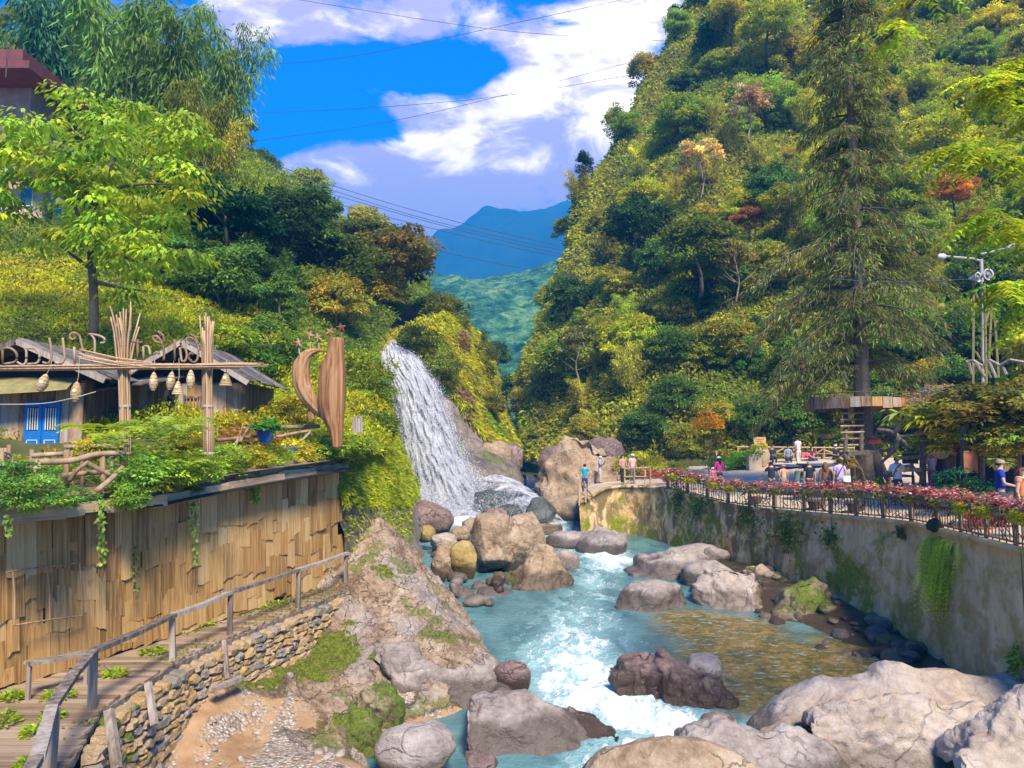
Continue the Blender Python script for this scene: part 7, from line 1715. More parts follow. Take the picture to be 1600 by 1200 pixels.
def conifer_limb(s, a, ln, rise, hang, dens, tone):
    t_ = np.linspace(0, 1, 9); dv = np.array([math.cos(a), math.sin(a) * .9, 0])
    path = s + dv * (ln * t_)[:, None] + np.array([0, 0, 1.0]) * (rise * t_ - hang * t_ ** 2.2)[:, None]
    mbr.tube(local(path, tb), np.linspace(.06, .012, 9), 5)
    n = int(dens * ln); ts = r0.uniform(.12, 1.0, n) ** .8; sg = r0.choice([-1, 1], n); off = r0.uniform(0, 1, n) * (.25 + .75 * np.sin(ts * 2.6)) * ln * .26
    c = np.stack([np.interp(ts, t_, path[:, i]) for i in range(3)], 1); sv = np.array([-math.sin(a), math.cos(a), 0])
    drop = off * .55 + r0.random(n) ** 2 * .45
    pos = c + sv * (sg * off)[:, None] - np.array([0, 0, 1]) * drop[:, None] + dv * (off * .4)[:, None]
    dd = sv * (sg * .6)[:, None] + dv * .6 + np.array([0, 0, -.75]) + r0.normal(0, .4, (n, 3))
    v, _ = leaf_quads(pos, dd, r0.normal(0, .5, (n, 3)) + [0, -.3, 1], .33 * r0.uniform(.5, 1.3, n), .036 * r0.uniform(.7, 1.5, n), .15)
    base = np.where((r0.random(n) < tone)[:, None], np.array([.19, .115, .06]), np.array([.11, .165, .04])); base = np.where((r0.random(n) < .22)[:, None], np.array([.26, .33, .06]), base)
    V.append(local(v, tb)); Cc.append(np.repeat(base * leaf_cols(n, .35, .12, r0), 4, axis=0))
for y in np.linspace(575, -60, 44):
    f = np.interp(y, [-60, 575], [0, 1]); i = np.argmin(np.abs([to_px(p)[1] - y for p in TPf])); s = TPf[i]
    for k in range(3):
        a = r0.uniform(0, 6.28); ln = np.interp(y, [-60, 60, 250, 400, 520, 575], [1.3, 2.0, 2.8, 3.6, 4.1, 3.4]) * r0.uniform(.45, 1.15)
        conifer_limb(s, a, ln, ln * r0.uniform(.12, .3), ln * r0.uniform(.40, .72), 125, .34)
for y in np.linspace(520, -60, 60):
    i = np.argmin(np.abs([to_px(p)[1] - y for p in TPf])); conifer_limb(TPf[i], r0.uniform(0, 6.28), r0.uniform(.9, 1.9), .3, r0.uniform(.5, 1.2), 130, .4)
for (y, a, ln, hg) in [(395, math.pi + .1, 5.0, .62), (440, math.pi - .2, 4.6, .8), (540, math.pi + .15, 4.4, .75), (560, math.pi - .3, 4.6, .9), (430, -.1, 3.4, .5), (470, .2, 3.0, .7)]:
    i = np.argmin(np.abs([to_px(p)[1] - y for p in TPf])); conifer_limb(TPf[i], a, ln, ln * .3, ln * hg, 170, .5)
V = np.concatenate(V); obj('needles', make_mesh('needles', V, np.arange(len(V)).reshape(-1, 4), [M_leaf], False, np.concatenate(Cc)), rt)
mbr.build('limbs', M_bark, rt)
# platform round the trunk with a ladder
pc = P(1346, 628, 33.7); pf = empty('tree_platform', pc, 'round plank platform built around the trunk of the tall conifer', 'platform'); RP = 2.33
m = MB(); m.lathe((0, 0, -.05), [(RP * .97, -.06), (RP * .97, .06)], 22); m.build('deck', M_deck, pf)
for k in range(36):
    a = 2 * math.pi * k / 36; m = MB(); hgt = R_.uniform(.36, .48); m.box((0, 0, 0), (.39, .05, hgt), 0); o = m.build('edge_board', R_.choice([M_log, M_log, M_shingle[1], M_grey]), pf); o.location = (math.cos(a) * RP, math.sin(a) * RP, -.12 + R_.uniform(-.03, .03)); o.rotation_euler = (0, 0, a + math.pi / 2)
m = MB(); m.tube([(math.cos(2 * math.pi * k / 28) * RP * .96, math.sin(2 * math.pi * k / 28) * RP * .96, .30) for k in range(29)], .025, 5); m.build('rail', M_iron, pf)
for k in range(12): a = 2 * math.pi * (k + .3) / 12; m = MB(); m.box((math.cos(a) * RP * .96, math.sin(a) * RP * .96, .16), (.05, .05, .34)); m.build('baluster', M_iron, pf)
for sx_ in (-1.2, .9): m = MB(); m.beam((sx_, -.6, -.3), (.1, 0, -2.0), .12, .12); m.build('strut', M_bark, pf)
lb0 = P(1322, 712, 32.0); ld = empty('ladder', lb0, 'rustic ladder rising from the plaza to the tree platform', 'ladder')
for (xa, ya, xb, yb) in ((1321, 712, 1322, 640), (1346, 706, 1346, 640)): m = MB(); m.tube(local([P(xa, ya, 32), P(xb, yb, 32.6)], lb0), .085, 7); m.build('stile', M_bark, ld)
for k in range(7): y = 645 + 10 * k; m = MB(); m.tube(local([P(1313, y + 1, 32.2), P(1350, y, 32.2)], lb0), .045, 6); m.build('rung', M_log, ld)
m = MB(); m.beam(local([*P(1318, 709, 31.8)], lb0), local(P(1362, 706, 32.4), lb0), .5, .16); m.build('landing', M_bark, ld)
m = MB(); m.tube(local([P(1335, 760, 32), P(1332, 730, 31.6), P(1318, 710, 31.6)], lb0), .11, 7); m.tube(local([P(1352, 758, 32), P(1345, 735, 31.8), P(1330, 712, 31.6)], lb0), .09, 7); m.build('crooked_leg', M_bark, ld)
m = MB(); m.box((0, 0, 0), (.55, .05, .22)); m.box((0, -.03, .09), (.55, .02, .03)); o = m.build('red_board', simple('faded_red', (.36, .06, .035), .7, .2, 6)); o.location = P(1366, 689, 32.9); tag(o, 'small red board nailed to the trunk of the tall conifer', 'sign')
# ---- lamp post with loudspeakers
b0 = P(1536, 590, 30); lp = empty('lamp_post', b0, 'two-armed street lamp on a pole carrying grey loudspeakers', 'street lamp'); M_pole = simple('pole_metal', (.40, .36, .30), .6, .2, 4); M_lamp = simple('lamp_shell', (.55, .54, .52), .4, .1)
m = MB(); m.tube(local([P(1536, 640, 30), P(1536, 500, 30), P(1533, 405, 30)], b0), .07, 8); m.build('pole', M_pole, lp)
m = MB(); m.tube(local([P(1533, 408, 30), P(1520, 404, 30), P(1470, 400, 29.6)], b0), .045, 6); m.build('arm', M_pole, lp)
m = MB(); m.tube(local([P(1533, 397, 30), P(1555, 392, 30), P(1572, 388, 29.8)], b0), .04, 6); m.build('arm', M_pole, lp)
for (xa, ya, xb, yb) in ((1572, 389, 1594, 383), (1478, 401, 1466, 401)):
    m = MB(); A, C_ = local(P(xa, ya, 29.8), b0), local(P(xb, yb, 29.6), b0); m.tube([A, A * .7 + C_ * .3, C_ * .8 + A * .2, C_], [.05, .13, .12, .04], 8); m.build('lamp_head', M_lamp, lp, True)
for (x, y, s, rz_) in ((1524, 434, 1, .5), (1541, 430, 1.15, .2)):
    rt = empty('loudspeaker', P(x, y, 29.6), 'grey horn loudspeaker on the lamp pole, the %s one' % ('smaller' if s == 1 else 'bigger'), 'loudspeaker', None, rz_); rt.rotation_euler = (math.pi / 2, 0, rz_); m = MB(); m.lathe((0, 0, 0), [(.04, -.25), (.08, -.12), (.19 * s, .1), (.21 * s, .13), (.17 * s, .11)], 16, False); m.build('horn', M_lamp, rt, True)
    m = MB(); m.lathe((0, 0, .06), [(.17 * s, .0), (.06, -.05), (.07, .05), (.01, .09)], 14); m.build('cone', simple('speaker_grey', (.20, .20, .20), .5, .1), rt)
stick_fence('bamboo poles lashed into a scaffold around the lamp pole', P(1530, 600, 29.8), [((1520, 600, 29.8), (1521, 440, 29.8)), ((1541, 600, 29.6), (1538, 440, 29.6)), ((1549, 480, 30), (1545, 560, 30)), ((1550, 470, 30), (1535, 520, 30)), ((1525, 550, 29.8), (1548, 590, 29.8)), ((1560, 590, 30), (1554, 500, 30)), ((1523, 455, 29.8), (1533, 480, 29.8))], .05, simple('mossy_bamboo', (.22, .17, .055), .7, .25, 4), 'scaffold', 'bamboo_scaffold')
# ---- planted pergola at the right edge
b0 = P(1530, 740, 25); pg = empty('planted_pergola', b0, 'dark rustic pergola smothered in bird-nest ferns and shrubs', 'pergola')
for (x, y0, y1, d) in ((1442, 760, 650, 26), (1488, 765, 640, 25.5), (1506, 770, 665, 24), (1533, 775, 665, 24), (1478, 755, 680, 29), (1590, 780, 640, 24), (1660, 800, 620, 22)): m = MB(); m.tube(local([P(x, y0, d), P(x, y1, d)], b0), .11, 8); m.build('post', M_bark, pg)
m = MB()
for (xa, ya, da, xb, yb, db) in ((1430, 678, 26, 1620, 650, 23.5), (1430, 690, 29, 1640, 680, 27), (1400, 716, 26.5, 1470, 712, 26.5), (1400, 735, 26, 1455, 733, 26)): m.beam(local(P(xa, ya, da), b0), local(P(xb, yb, db), b0), .14, .12)
m.build('beams', M_log, pg)
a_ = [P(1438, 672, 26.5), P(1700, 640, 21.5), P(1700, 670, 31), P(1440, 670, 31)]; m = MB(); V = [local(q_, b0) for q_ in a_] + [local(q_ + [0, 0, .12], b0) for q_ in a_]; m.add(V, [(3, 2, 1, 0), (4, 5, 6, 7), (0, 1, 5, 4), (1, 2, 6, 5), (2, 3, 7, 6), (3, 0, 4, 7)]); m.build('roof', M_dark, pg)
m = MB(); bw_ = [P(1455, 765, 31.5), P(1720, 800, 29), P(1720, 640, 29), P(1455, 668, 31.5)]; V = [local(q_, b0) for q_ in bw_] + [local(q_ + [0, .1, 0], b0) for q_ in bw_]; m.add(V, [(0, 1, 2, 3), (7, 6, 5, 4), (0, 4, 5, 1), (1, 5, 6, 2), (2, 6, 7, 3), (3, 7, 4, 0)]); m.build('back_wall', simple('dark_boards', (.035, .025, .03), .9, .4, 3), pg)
stick_fence('curling driftwood ribbons along the top of the planted pergola', P(1550, 568, 24.5), [((1508, 566, 24.5), (1520, 563, 24.5)), ((1520, 563, 24.5), (1535, 572, 24.4)), ((1535, 572, 24.4), (1545, 562, 24.3)), ((1545, 562, 24.3), (1562, 571, 24.2)), ((1562, 571, 24.2), (1578, 562, 24)), ((1578, 562, 24), (1600, 566, 23.8)), ((1513, 566, 24.5), (1518, 585, 24.5)), ((1525, 568, 24.4), (1538, 588, 24.4)), ((1545, 565, 24.3), (1556, 590, 24.3)), ((1565, 570, 24.2), (1572, 585, 24.2))], .05, M_grey, 'driftwood', 'driftwood_ribbon')
for k, (x, y, d, s, sz_, c, lb) in enumerate([(1545, 655, 24.5, 2.2, 1.7, (.20, .19, .035), 'fine-leaved olive bush spread over the pergola roof'), (1595, 650, 24, 2.0, 1.6, (.19, .18, .03), 'fine-leaved olive bush at the frame edge on the pergola roof'), (1460, 660, 26.5, 1.5, 1.5, (.40, .38, .03), 'yellow-green mound of leaves at the near corner of the pergola beside the platform'), (1455, 690, 26.2, 1.0, 1.4, (.30, .33, .03), 'yellow-green leaves under the mound at the pergola corner'), (1502, 765, 23.4, 1.4, 1.1, (.02, .09, .04), 'very dark green bush below the pergola behind the flower boxes'), (1460, 640, 30, 1.8, 1.2, (.42, .28, .17), 'pinkish dry-leaved shrub behind the pergola corner'), (1570, 700, 23.5, 1.5, 1.6, (.26, .28, .04), 'leafy shrub hanging from the pergola roof edge'), (1510, 690, 25, 1.3, 1.6, (.36, .33, .03), 'orange-tinged fern mass in the middle of the pergola roof')]):
    tree('shrub', P(x, y, d) - [0, 0, .2], s, c, lb, None, sz_, name='bush')
def rosette(loc, n, L_, c, label, seed, name='bird_nest_fern', up=.8):
    r0 = np.random.default_rng(seed); rt = empty(name, loc, label, 'fern')
    V = []; Cc = []; fc = []
    for k in range(n):
        a = 2.4 * k + r0.uniform(-.3, .3); ln = L_ * r0.uniform(.7, 1.15); e = up * r0.uniform(.5, 1.2); sd = np.array([-math.sin(a), math.cos(a), 0]); i0 = len(V)
        for j in range(5):
            f = j / 4; q_ = np.array([math.cos(a) * ln * f * .8, math.sin(a) * ln * f * .8, ln * (e * f - .75 * f * f)]); wd = ln * .085 * math.sin(math.pi * min(1, .12 + f * .88)) + .004
            V += [q_ - sd * wd, q_ + sd * wd]
        fc += [(i0 + 2 * j, i0 + 2 * j + 1, i0 + 2 * j + 3, i0 + 2 * j + 2) for j in range(4)]; Cc += [np.array(c) * math.exp(r0.normal(0, .25))] * 10
    obj('fronds', make_mesh('fronds', np.array(V), np.array(fc), [M_leaf], False, np.array(Cc)), rt); m = MB(); m.lathe((0, 0, -.08), [(.02, -.06), (.08, 0), (.06, .08), (.02, .1)], 8); m.build('base', M_bark, rt); return rt
for k, (x, y, d, L_, c, lb) in enumerate([(1440, 660, 25.8, 1.0, (.42, .44, .02), 'bright bird-nest fern hanging above the pergola corner post'), (1465, 665, 25.4, .95, (.50, .44, .02), 'yellow bird-nest fern next to the corner fern'), (1410, 652, 27, 1.0, (.30, .38, .10), 'pale bird-nest fern on the driftwood arch'), (1535, 672, 24, .8, (.22, .34, .06), 'green bird-nest fern at the pergola edge'), (1560, 680, 23.6, .9, (.26, .40, .10), 'pale striped bird-nest fern above the man in blue'), (1590, 625, 23.5, 1.1, (.34, .44, .08), 'large bird-nest fern high at the frame edge'), (1500, 668, 24.4, .7, (.46, .40, .03), 'small golden bird-nest fern on the pergola roof'), (1590, 690, 23, .8, (.20, .34, .06), 'drooping green fern at the frame edge below the roof')]):
    rosette(P(x, y, d), 34, L_, c, lb, 700 + k)
for k, (x, y, d, r_2, lb) in enumerate([(1470, 702, 24.6, .30, 'hanging basket of yellow ferns beside the pergola post'), (1564, 722, 22.5, .28, 'hanging basket of ferns above the cap of the man in blue'), (1292, 676, 38, .5, 'hanging bowl of bright grass under the conifer boughs'), (1320, 722, 31, .35, 'hanging basket of brown ferns below the ladder landing')]):
    c = P(x, y, d); rt = empty('hanging_basket', c, lb, 'hanging basket'); m = MB(); m.lathe((0, 0, -.25), [(.05, -.06), (r_2 * .6, 0), (r_2, .2), (r_2 * .95, .2)], 14); m.build('bowl', M_basket, rt)
    m = MB(); m.tube([(0, 0, 0), (0, 0, .9)], .01, 4); m.build('wire', M_iron, rt)
    r1 = np.random.default_rng(k + 820); n = 260; a = r1.uniform(0, 6.28, n); pos = np.stack([np.cos(a) * r_2 * .6 * r1.random(n), np.sin(a) * r_2 * .6 * r1.random(n), 0 * a], 1); dd = np.stack([np.cos(a), np.sin(a), r1.uniform(-.3, 1, n)], 1)
    V, Fq = leaf_quads(pos, dd, np.tile([0, 0, 1.0], (n, 1)) + r1.normal(0, .3, (n, 3)), r_2 * 1.3 * r1.uniform(.5, 1.1, n), .06, .35); obj('leaves', make_mesh('leaves', V, Fq, [M_leaf], False, np.repeat(leaf_cols(n, .3, .1, r1), 4, axis=0) * np.array([(.42, .38, .03), (.22, .26, .03), (.36, .46, .01), (.24, .18, .05)][k])), rt)
b0 = P(1420, 760, 28.5); rt = empty('driftwood_tangle', b0, 'tangle of bare driftwood branches beside the tall conifer', 'driftwood')
for pts_ in ([(1372, 672, 30), (1392, 675, 29.5), (1412, 690, 28.5), (1424, 720, 28), (1428, 770, 28)], [(1406, 682, 28.6), (1395, 705, 29), (1378, 722, 30)], [(1398, 676, 29), (1430, 640, 28.5)], [(1400, 684, 28.8), (1440, 680, 28)], [(1385, 740, 29), (1420, 728, 28.5), (1440, 745, 28)], [(1440, 760, 28), (1442, 720, 28)], [(1405, 775, 28.5), (1405, 725, 28.5)], [(1380, 742, 29.5), (1425, 744, 29)], [(1375, 704, 29.5), (1398, 700, 29)]):
    A = np.array([P(*q_) for q_ in pts_]); A = cr_interp(A, 4) if len(A) > 2 else A; m = MB(); m.tube(local(A, b0), np.linspace(.10, .05, len(A)), 6); m.build('branch', M_grey, rt, True)
for (x, y, d, w_, h_, c, lb) in ((1516, 722, 23.6, .42, .62, (.30, .10, .05), 'dull red notice board hanging in the pergola shade'), (1511, 703, 24.2, .75, .18, (.30, .01, .02), 'red strip of signboard under the pergola roof'), (1422, 716, 27.2, .55, .36, (.01, .05, .03), 'dark green board on the driftwood frame')):
    rt = empty('notice_board', P(x, y, d), lb, 'sign'); m = MB(); m.box((0, 0, 0), (w_, .05, h_)); m.build('board', simple('board_paint', c, .7, .25, 5), rt); m = MB(); [m.box((0, -.03, sz_ * h_ / 2), (w_, .03, .03)) for sz_ in (-1, 1)]; m.build('frame', M_post, rt)
for k, (x, d, c, lb) in enumerate([(1436, 26, (.36, .03, .06), 'dark red coleus clump below the driftwood frame'), (1452, 25.5, (.42, .10, .14), 'pink and red plant clump in the pergola shade'), (1538, 20.8, (.45, .04, .06), 'red flowers beside the man in blue'), (1372, 30, (.26, .34, .03), 'grassy clump at the foot of the tall conifer'), (1335, 31, (.16, .22, .04), 'potted green plant at the ladder foot'), (1520, 21.5, (.22, .26, .05), 'straggling plant before the pergola posts')]):
    tuft('border_plant', plaza_pt(x, d) + [0, 0, .05], .5, .8, 300, c, lb, L=.2, W=.1, seed=860 + k)
m = MB(); m.box((0, 0, 0), (.26, .02, .22)); o = m.build('white_notice', M_white); o.location = plaza_pt(1320, 27.5) + [0, 0, 1.15]; tag(o, 'small white card standing among the flowers before the ladder', 'card')
# ---- hanging fern and creepers on the retaining wall
def hanging(label, x, y0, y1, wpx_, d, nfr, c, seed, name='hanging_fern', ln=(.5, 1.1)):
    r0 = np.random.default_rng(seed); p, tg_, on_ = wall_at(x); b0 = P(x, y0, d); rt = empty(name, b0, label, 'fern'); V = []; Cc = []
    for k in range(nfr):
        f = r0.random() ** 1.2; q_ = np.array(b0) + tg_ * r0.normal(0, 1) * wpx_ * d / F * .40 * (1 - .45 * f) + [0, 0, -(y1 - y0) * d / F * .62 * f] + on_ * .02; L_ = r0.uniform(*ln); sway = tg_ * r0.normal(0, .35)
        t_ = np.linspace(0, 1, 14); path = q_ + (on_ * .75 + sway)[None] * (L_ * (t_ - .45 * t_ ** 2))[:, None] * .8 + np.array([0, 0, 1.0]) * (L_ * (.28 * t_ - 1.15 * t_ ** 2))[:, None]
        tg2 = np.gradient(path, axis=0); sd = unit(np.cross(tg2, on_[None] + 0 * tg2)); pos = np.repeat(path, 2, axis=0); sg = np.tile([1, -1], 14)[:, None]
        lf = np.repeat(.03 + .11 * np.sin(np.clip(t_ + .1, 0, 1) * 3.0).clip(0), 2); dd = np.repeat(sd, 2, axis=0) * sg + np.repeat(unit(tg2), 2, axis=0) * .7
        v, _ = leaf_quads(pos, dd, np.tile(on_ + [0, 0, .4], (28, 1)), lf, .035, .1); V.append(local(v, b0)); Cc.append(np.repeat(leaf_cols(28, .12, .1, r0), 4, axis=0) * np.array(c) * math.exp(r0.normal(0, .3)))
    V = np.concatenate(V); obj('fronds', make_mesh('fronds', V, np.arange(len(V)).reshape(-1, 4), [M_leaf], False, np.concatenate(Cc)), rt)
    m = MB(); m.lathe((0, 0, 0), [(.02, -.15), (.1, -.05), (.12, .05), (.03, .1)], 8); m.build('root', M_bark, rt)
hanging('thick green fern hanging down the face of the retaining wall', 1474, 842, 965, 70, 21.5, 230, (.52, .62, .04), 5, ln=(.6, 1.35))
m = MB(); m.lathe((0, 0, 0), [(.05, 0), (.2, .08), (.24, .2), (.15, .34), (.03, .4)], 10); o = m.build('clipped_shrub', simple('dark_moss', (.05, .055, .025), .95, .5, 25, bump=1)); o.location = P(1461, 832, 21.7); tag(o, 'dark round clipped plant on the wall top above the hanging fern', 'plant')
def creeper(label, x, y, wp, hp, n, c, seed, L=.16):
    r0 = np.random.default_rng(seed); p, tg_, on_ = wall_at(x); d = p[1]; b0 = P(x, y, d - .2); rt = empty('wall_creeper', b0, label, 'creeper'); q_ = r0.normal(0, .4, (n, 2)) * [wp * d / F, hp * d / F]
    z = b0[2] + q_[:, 1]; base = p[None] + tg_ * q_[:, :1]; base[:, 2] = z; hfrac = np.clip((p[2] - z) / 2.8, 0, 1); base = base + on_ * (.14 + .25 * hfrac + .03)[:, None]
    V, Fq = leaf_quads(base, r0.normal(0, .7, (n, 3)) + on_ * .5 + [0, 0, -.4], np.tile(on_ + [0, 0, .5], (n, 1)) + r0.normal(0, .3, (n, 3)), L * r0.uniform(.6, 1.3, n), L * .5, .2)
    obj('leaves', make_mesh('leaves', local(V, b0), Fq, [M_leaf], False, np.repeat(leaf_cols(n, .35, .15, r0), 4, axis=0) * np.array(c)), rt)
    m = MB(); m.tube(local([p + on_ * .16, np.array([p[0], p[1], b0[2]]) + on_ * .2 + tg_ * .1, np.array([p[0], p[1], b0[2] - hp * d / F * .4]) + on_ * .25], b0), .012, 5); m.build('stem', M_stem, rt)
for k, (x, y, wp, hp, n, c, lb) in enumerate([(1235, 832, 50, 36, 420, (.16, .22, .03), 'leafy creeper patch on the wall below the man in brown'), (1090, 790, 50, 24, 320, (.14, .22, .03), 'green creeper hanging below the far flower boxes'), (1062, 780, 24, 40, 240, (.10, .17, .03), 'narrow creeper tail near the far end of the wall'), (1170, 812, 50, 30, 240, (.15, .20, .03), 'creeper patch on the wall below the woman in magenta'), (1300, 838, 24, 24, 120, (.16, .2, .03), 'small creeper sprig on the wall right of the leafy patch'), (1598, 1035, 16, 30, 120, (.24, .36, .03), 'green plant growing at the near foot of the retaining wall'), (1410, 832, 20, 10, 60, (.12, .12, .03), 'tiny creeper under the wall coping before the hanging fern')]): creeper(lb, x, y, wp, hp, n, c, 900 + k)
# ---- overhanging leafy tree at the right edge, rooted on the plaza outside the view
b0 = np.array([12.9, 12.6, -2.4]); rt = empty('overhanging_tree', b0, 'near tree reaching in with sprays of yellow-green leaves at the upper right', 'tree'); r0 = np.random.default_rng(31)
m = MB(); A = cr_interp(np.array([b0, b0 + [-.1, 0, 3], b0 + [-.5, .2, 6], b0 + [-1.2, .4, 9]]), 5); m.tube(local(A, b0), np.linspace(.2, .1, len(A)), 9); m.build('trunk', M_bark, rt, True)
V = []; Cc = []
lim = [[(1750, 250, 12), (1660, 200, 12), (1580, 150, 12), (1530, 110, 12)], [(1750, 330, 12), (1640, 270, 11.8), (1540, 240, 11.6), (1480, 225, 11.5)], [(1760, 420, 12), (1660, 380, 11.6), (1580, 350, 11.4), (1530, 330, 11.3)], [(1720, -60, 12.3), (1560, -70, 12.6), (1440, -10, 12.8), (1400, 45, 12.8), (1370, 70, 12.9)], [(1780, 550, 12), (1680, 500, 11.8), (1600, 455, 11.6), (1560, 440, 11.5)], [(1740, 120, 12), (1650, 90, 12.3), (1590, 95, 12.3)]]
for L_ in lim:
    A = cr_interp(np.array([P(*q_) for q_ in L_]), 6); m = MB(); m.tube(local(A, b0), np.linspace(.055, .014, len(A)), 6); m.build('limb', M_bark, rt, True)
    A2 = np.concatenate([[np.array([A[0][0] * .3 + 7.0, 12.1, A[0][2] * .7 + 1.0])], [A[0]]]) if False else A
    ns_ = 85 if L_[0][1] != -60 else 44
    for k in range(ns_):
        f = r0.random() ** .7; s = A[int(f * (len(A) - 1))]; aa = r0.uniform(0, 6.28); ln = r0.uniform(.35, .95); dv = np.array([math.cos(aa) - .35, math.sin(aa), r0.uniform(-.35, .35)]); dv /= np.linalg.norm(dv); n = 9
        t_ = np.linspace(.15, 1, n); path = s + dv * (ln * t_)[:, None] - np.array([0, 0, 1]) * (ln * .45 * t_ ** 2)[:, None]; sd = np.cross(dv, [0, 0, 1.0]); sd /= np.linalg.norm(sd) + 1e-6
        pos = np.repeat(path, 2, axis=0); sg = np.tile([1, -1], n)[:, None]; dd = sd * sg + dv * .45 + [0, 0, -.35] + r0.normal(0, .15, (2 * n, 3))
        v, _ = leaf_quads(pos, dd, np.tile([0, 0, 1.0], (2 * n, 1)) + r0.normal(0, .2, (2 * n, 3)), 0.125 * r0.uniform(.7, 1.25, 2 * n), .052, .25); tone = math.exp(r0.normal(0, .3)); wm = r0.normal(0, .15)
        V.append(local(v, b0)); Cc.append(np.repeat(leaf_cols(2 * n, .15, .08, r0), 4, axis=0) * tone * np.array([.33 * (1 + wm), .43, .03]))
V = np.concatenate(V); obj('crown', make_mesh('crown', V, np.arange(len(V)).reshape(-1, 4), [M_leaf], False, np.concatenate(Cc)), rt)
for k in range(5):      # boughs joining the sprays to the trunk
    e = P(*lim[k][0]); s = b0 + np.array([-.4, .1, 4.0 + k * .8]); m = MB(); m.tube(local([s, (s + e) / 2 + [0, 0, .3], e], b0), [.10, .08, .055], 7); m.build('bough', M_bark, rt, True)
# ---- cables over the valley
M_cable = simple('cable', (.05, .055, .10), .6, .1)
for (pts_, d, lb) in [([(330, -25), (470, 0), (740, 42), (900, 57), (1040, 64)], 95, 'thin dark cable sloping down to the ridge across the top of the sky'), ([(395, 103), (520, 92), (620, 75), (800, 37), (970, 0), (1100, -30)], 90, 'thin dark cable rising across the upper sky'), ([(370, 178), (600, 167), (800, 148), (1010, 113)], 92, 'faint cable across the middle of the blue sky gap'), ([(400, 220), (560, 198), (680, 175), (860, 130), (1020, 88)], 94, 'lower faint cable crossing the blue sky gap'),
    ([(380, 235), (480, 276), (620, 321), (760, 358), (900, 388), (1080, 412)], 76, 'topmost of the power cables sloping from the left hill to the right forest'), ([(390, 255), (500, 291), (640, 335), (780, 370), (920, 398), (1080, 420)], 75, 'power cable just under the topmost valley cable'), ([(400, 270), (520, 304), (660, 344), (790, 377), (920, 406), (1060, 428)], 74, 'middle power cable over the waterfall valley'), ([(420, 290), (540, 322), (680, 358), (800, 386), (930, 412)], 73, 'lower power cable over the waterfall valley'), ([(480, 330), (640, 380), (780, 412), (900, 432), (1040, 452)], 72, 'lowest power cable passing in front of the blue mountain'), ([(1300, 436), (1400, 441), (1520, 436)], 30, 'cable running to the loudspeaker pole')]:
    A = cr_interp(np.array([P(x, y, d) for x, y in pts_]), 8); m = MB(); m.tube(local(A, A[0]), .028 if d > 50 else .015, 5); o = m.build('cable', M_cable); o.location = A[0]; tag(o, lb, 'cable')
m = MB(); m.tube([(0, 0, 0), P(590, 830, 26.2) - P(548, 773, 25.2)], .025, 5); o = m.build('stick', M_rattan); o.location = P(548, 773, 25.2); tag(o, 'pale stick leaning on the green bank beside the shingle wall corner', 'stick')
# ================================================================== PEOPLE
M_skin = simple('skin', (.50, .30, .20), .5, .06, 4)
_cm = {}
def cloth(c):
    if c not in _cm: _cm[c] = simple('cloth', c, .8, .14, 7)
    return _cm[c]
def skinned(name, verts, edges, radii, mat, parent, levels=2, extra=None):
    me = bpy.data.meshes.new(name); me.from_pydata([tuple(v) for v in verts], edges, [])
    o = bpy.data.objects.new(name, me); col.objects.link(o)
    o.modifiers.new('skin', 'SKIN'); sv = me.skin_vertices[0].data
    for i, r in enumerate(radii): sv[i].radius = (r, r) if np.isscalar(r) else r
    sv[0].use_root = True
    sb = o.modifiers.new('sub', 'SUBSURF'); sb.levels = levels; sb.render_levels = levels
    dg = bpy.context.evaluated_depsgraph_get(); m2 = bpy.data.meshes.new_from_object(o.evaluated_get(dg))
    bpy.data.objects.remove(o); bpy.data.meshes.remove(me)
    m2.name = name; m2.materials.clear(); m2.materials.append(mat); m2.polygons.foreach_set('use_smooth', np.ones(len(m2.polygons), dtype=bool))
    if extra is not None:      # hands and face grown onto the body
        V = np.empty(len(m2.vertices) * 3, dtype=np.float32); m2.vertices.foreach_get('co', V); V = V.reshape(-1, 3); Fs = [tuple(p.vertices) for p in m2.polygons]; n = len(V)
        Fs += [tuple(i + n for i in f) for f in extra.f]; V = np.concatenate([V, np.concatenate(extra.v)]); bpy.data.meshes.remove(m2)
        m2 = make_mesh(name, V, Fs, [mat], True)
    return obj(name, m2, parent)
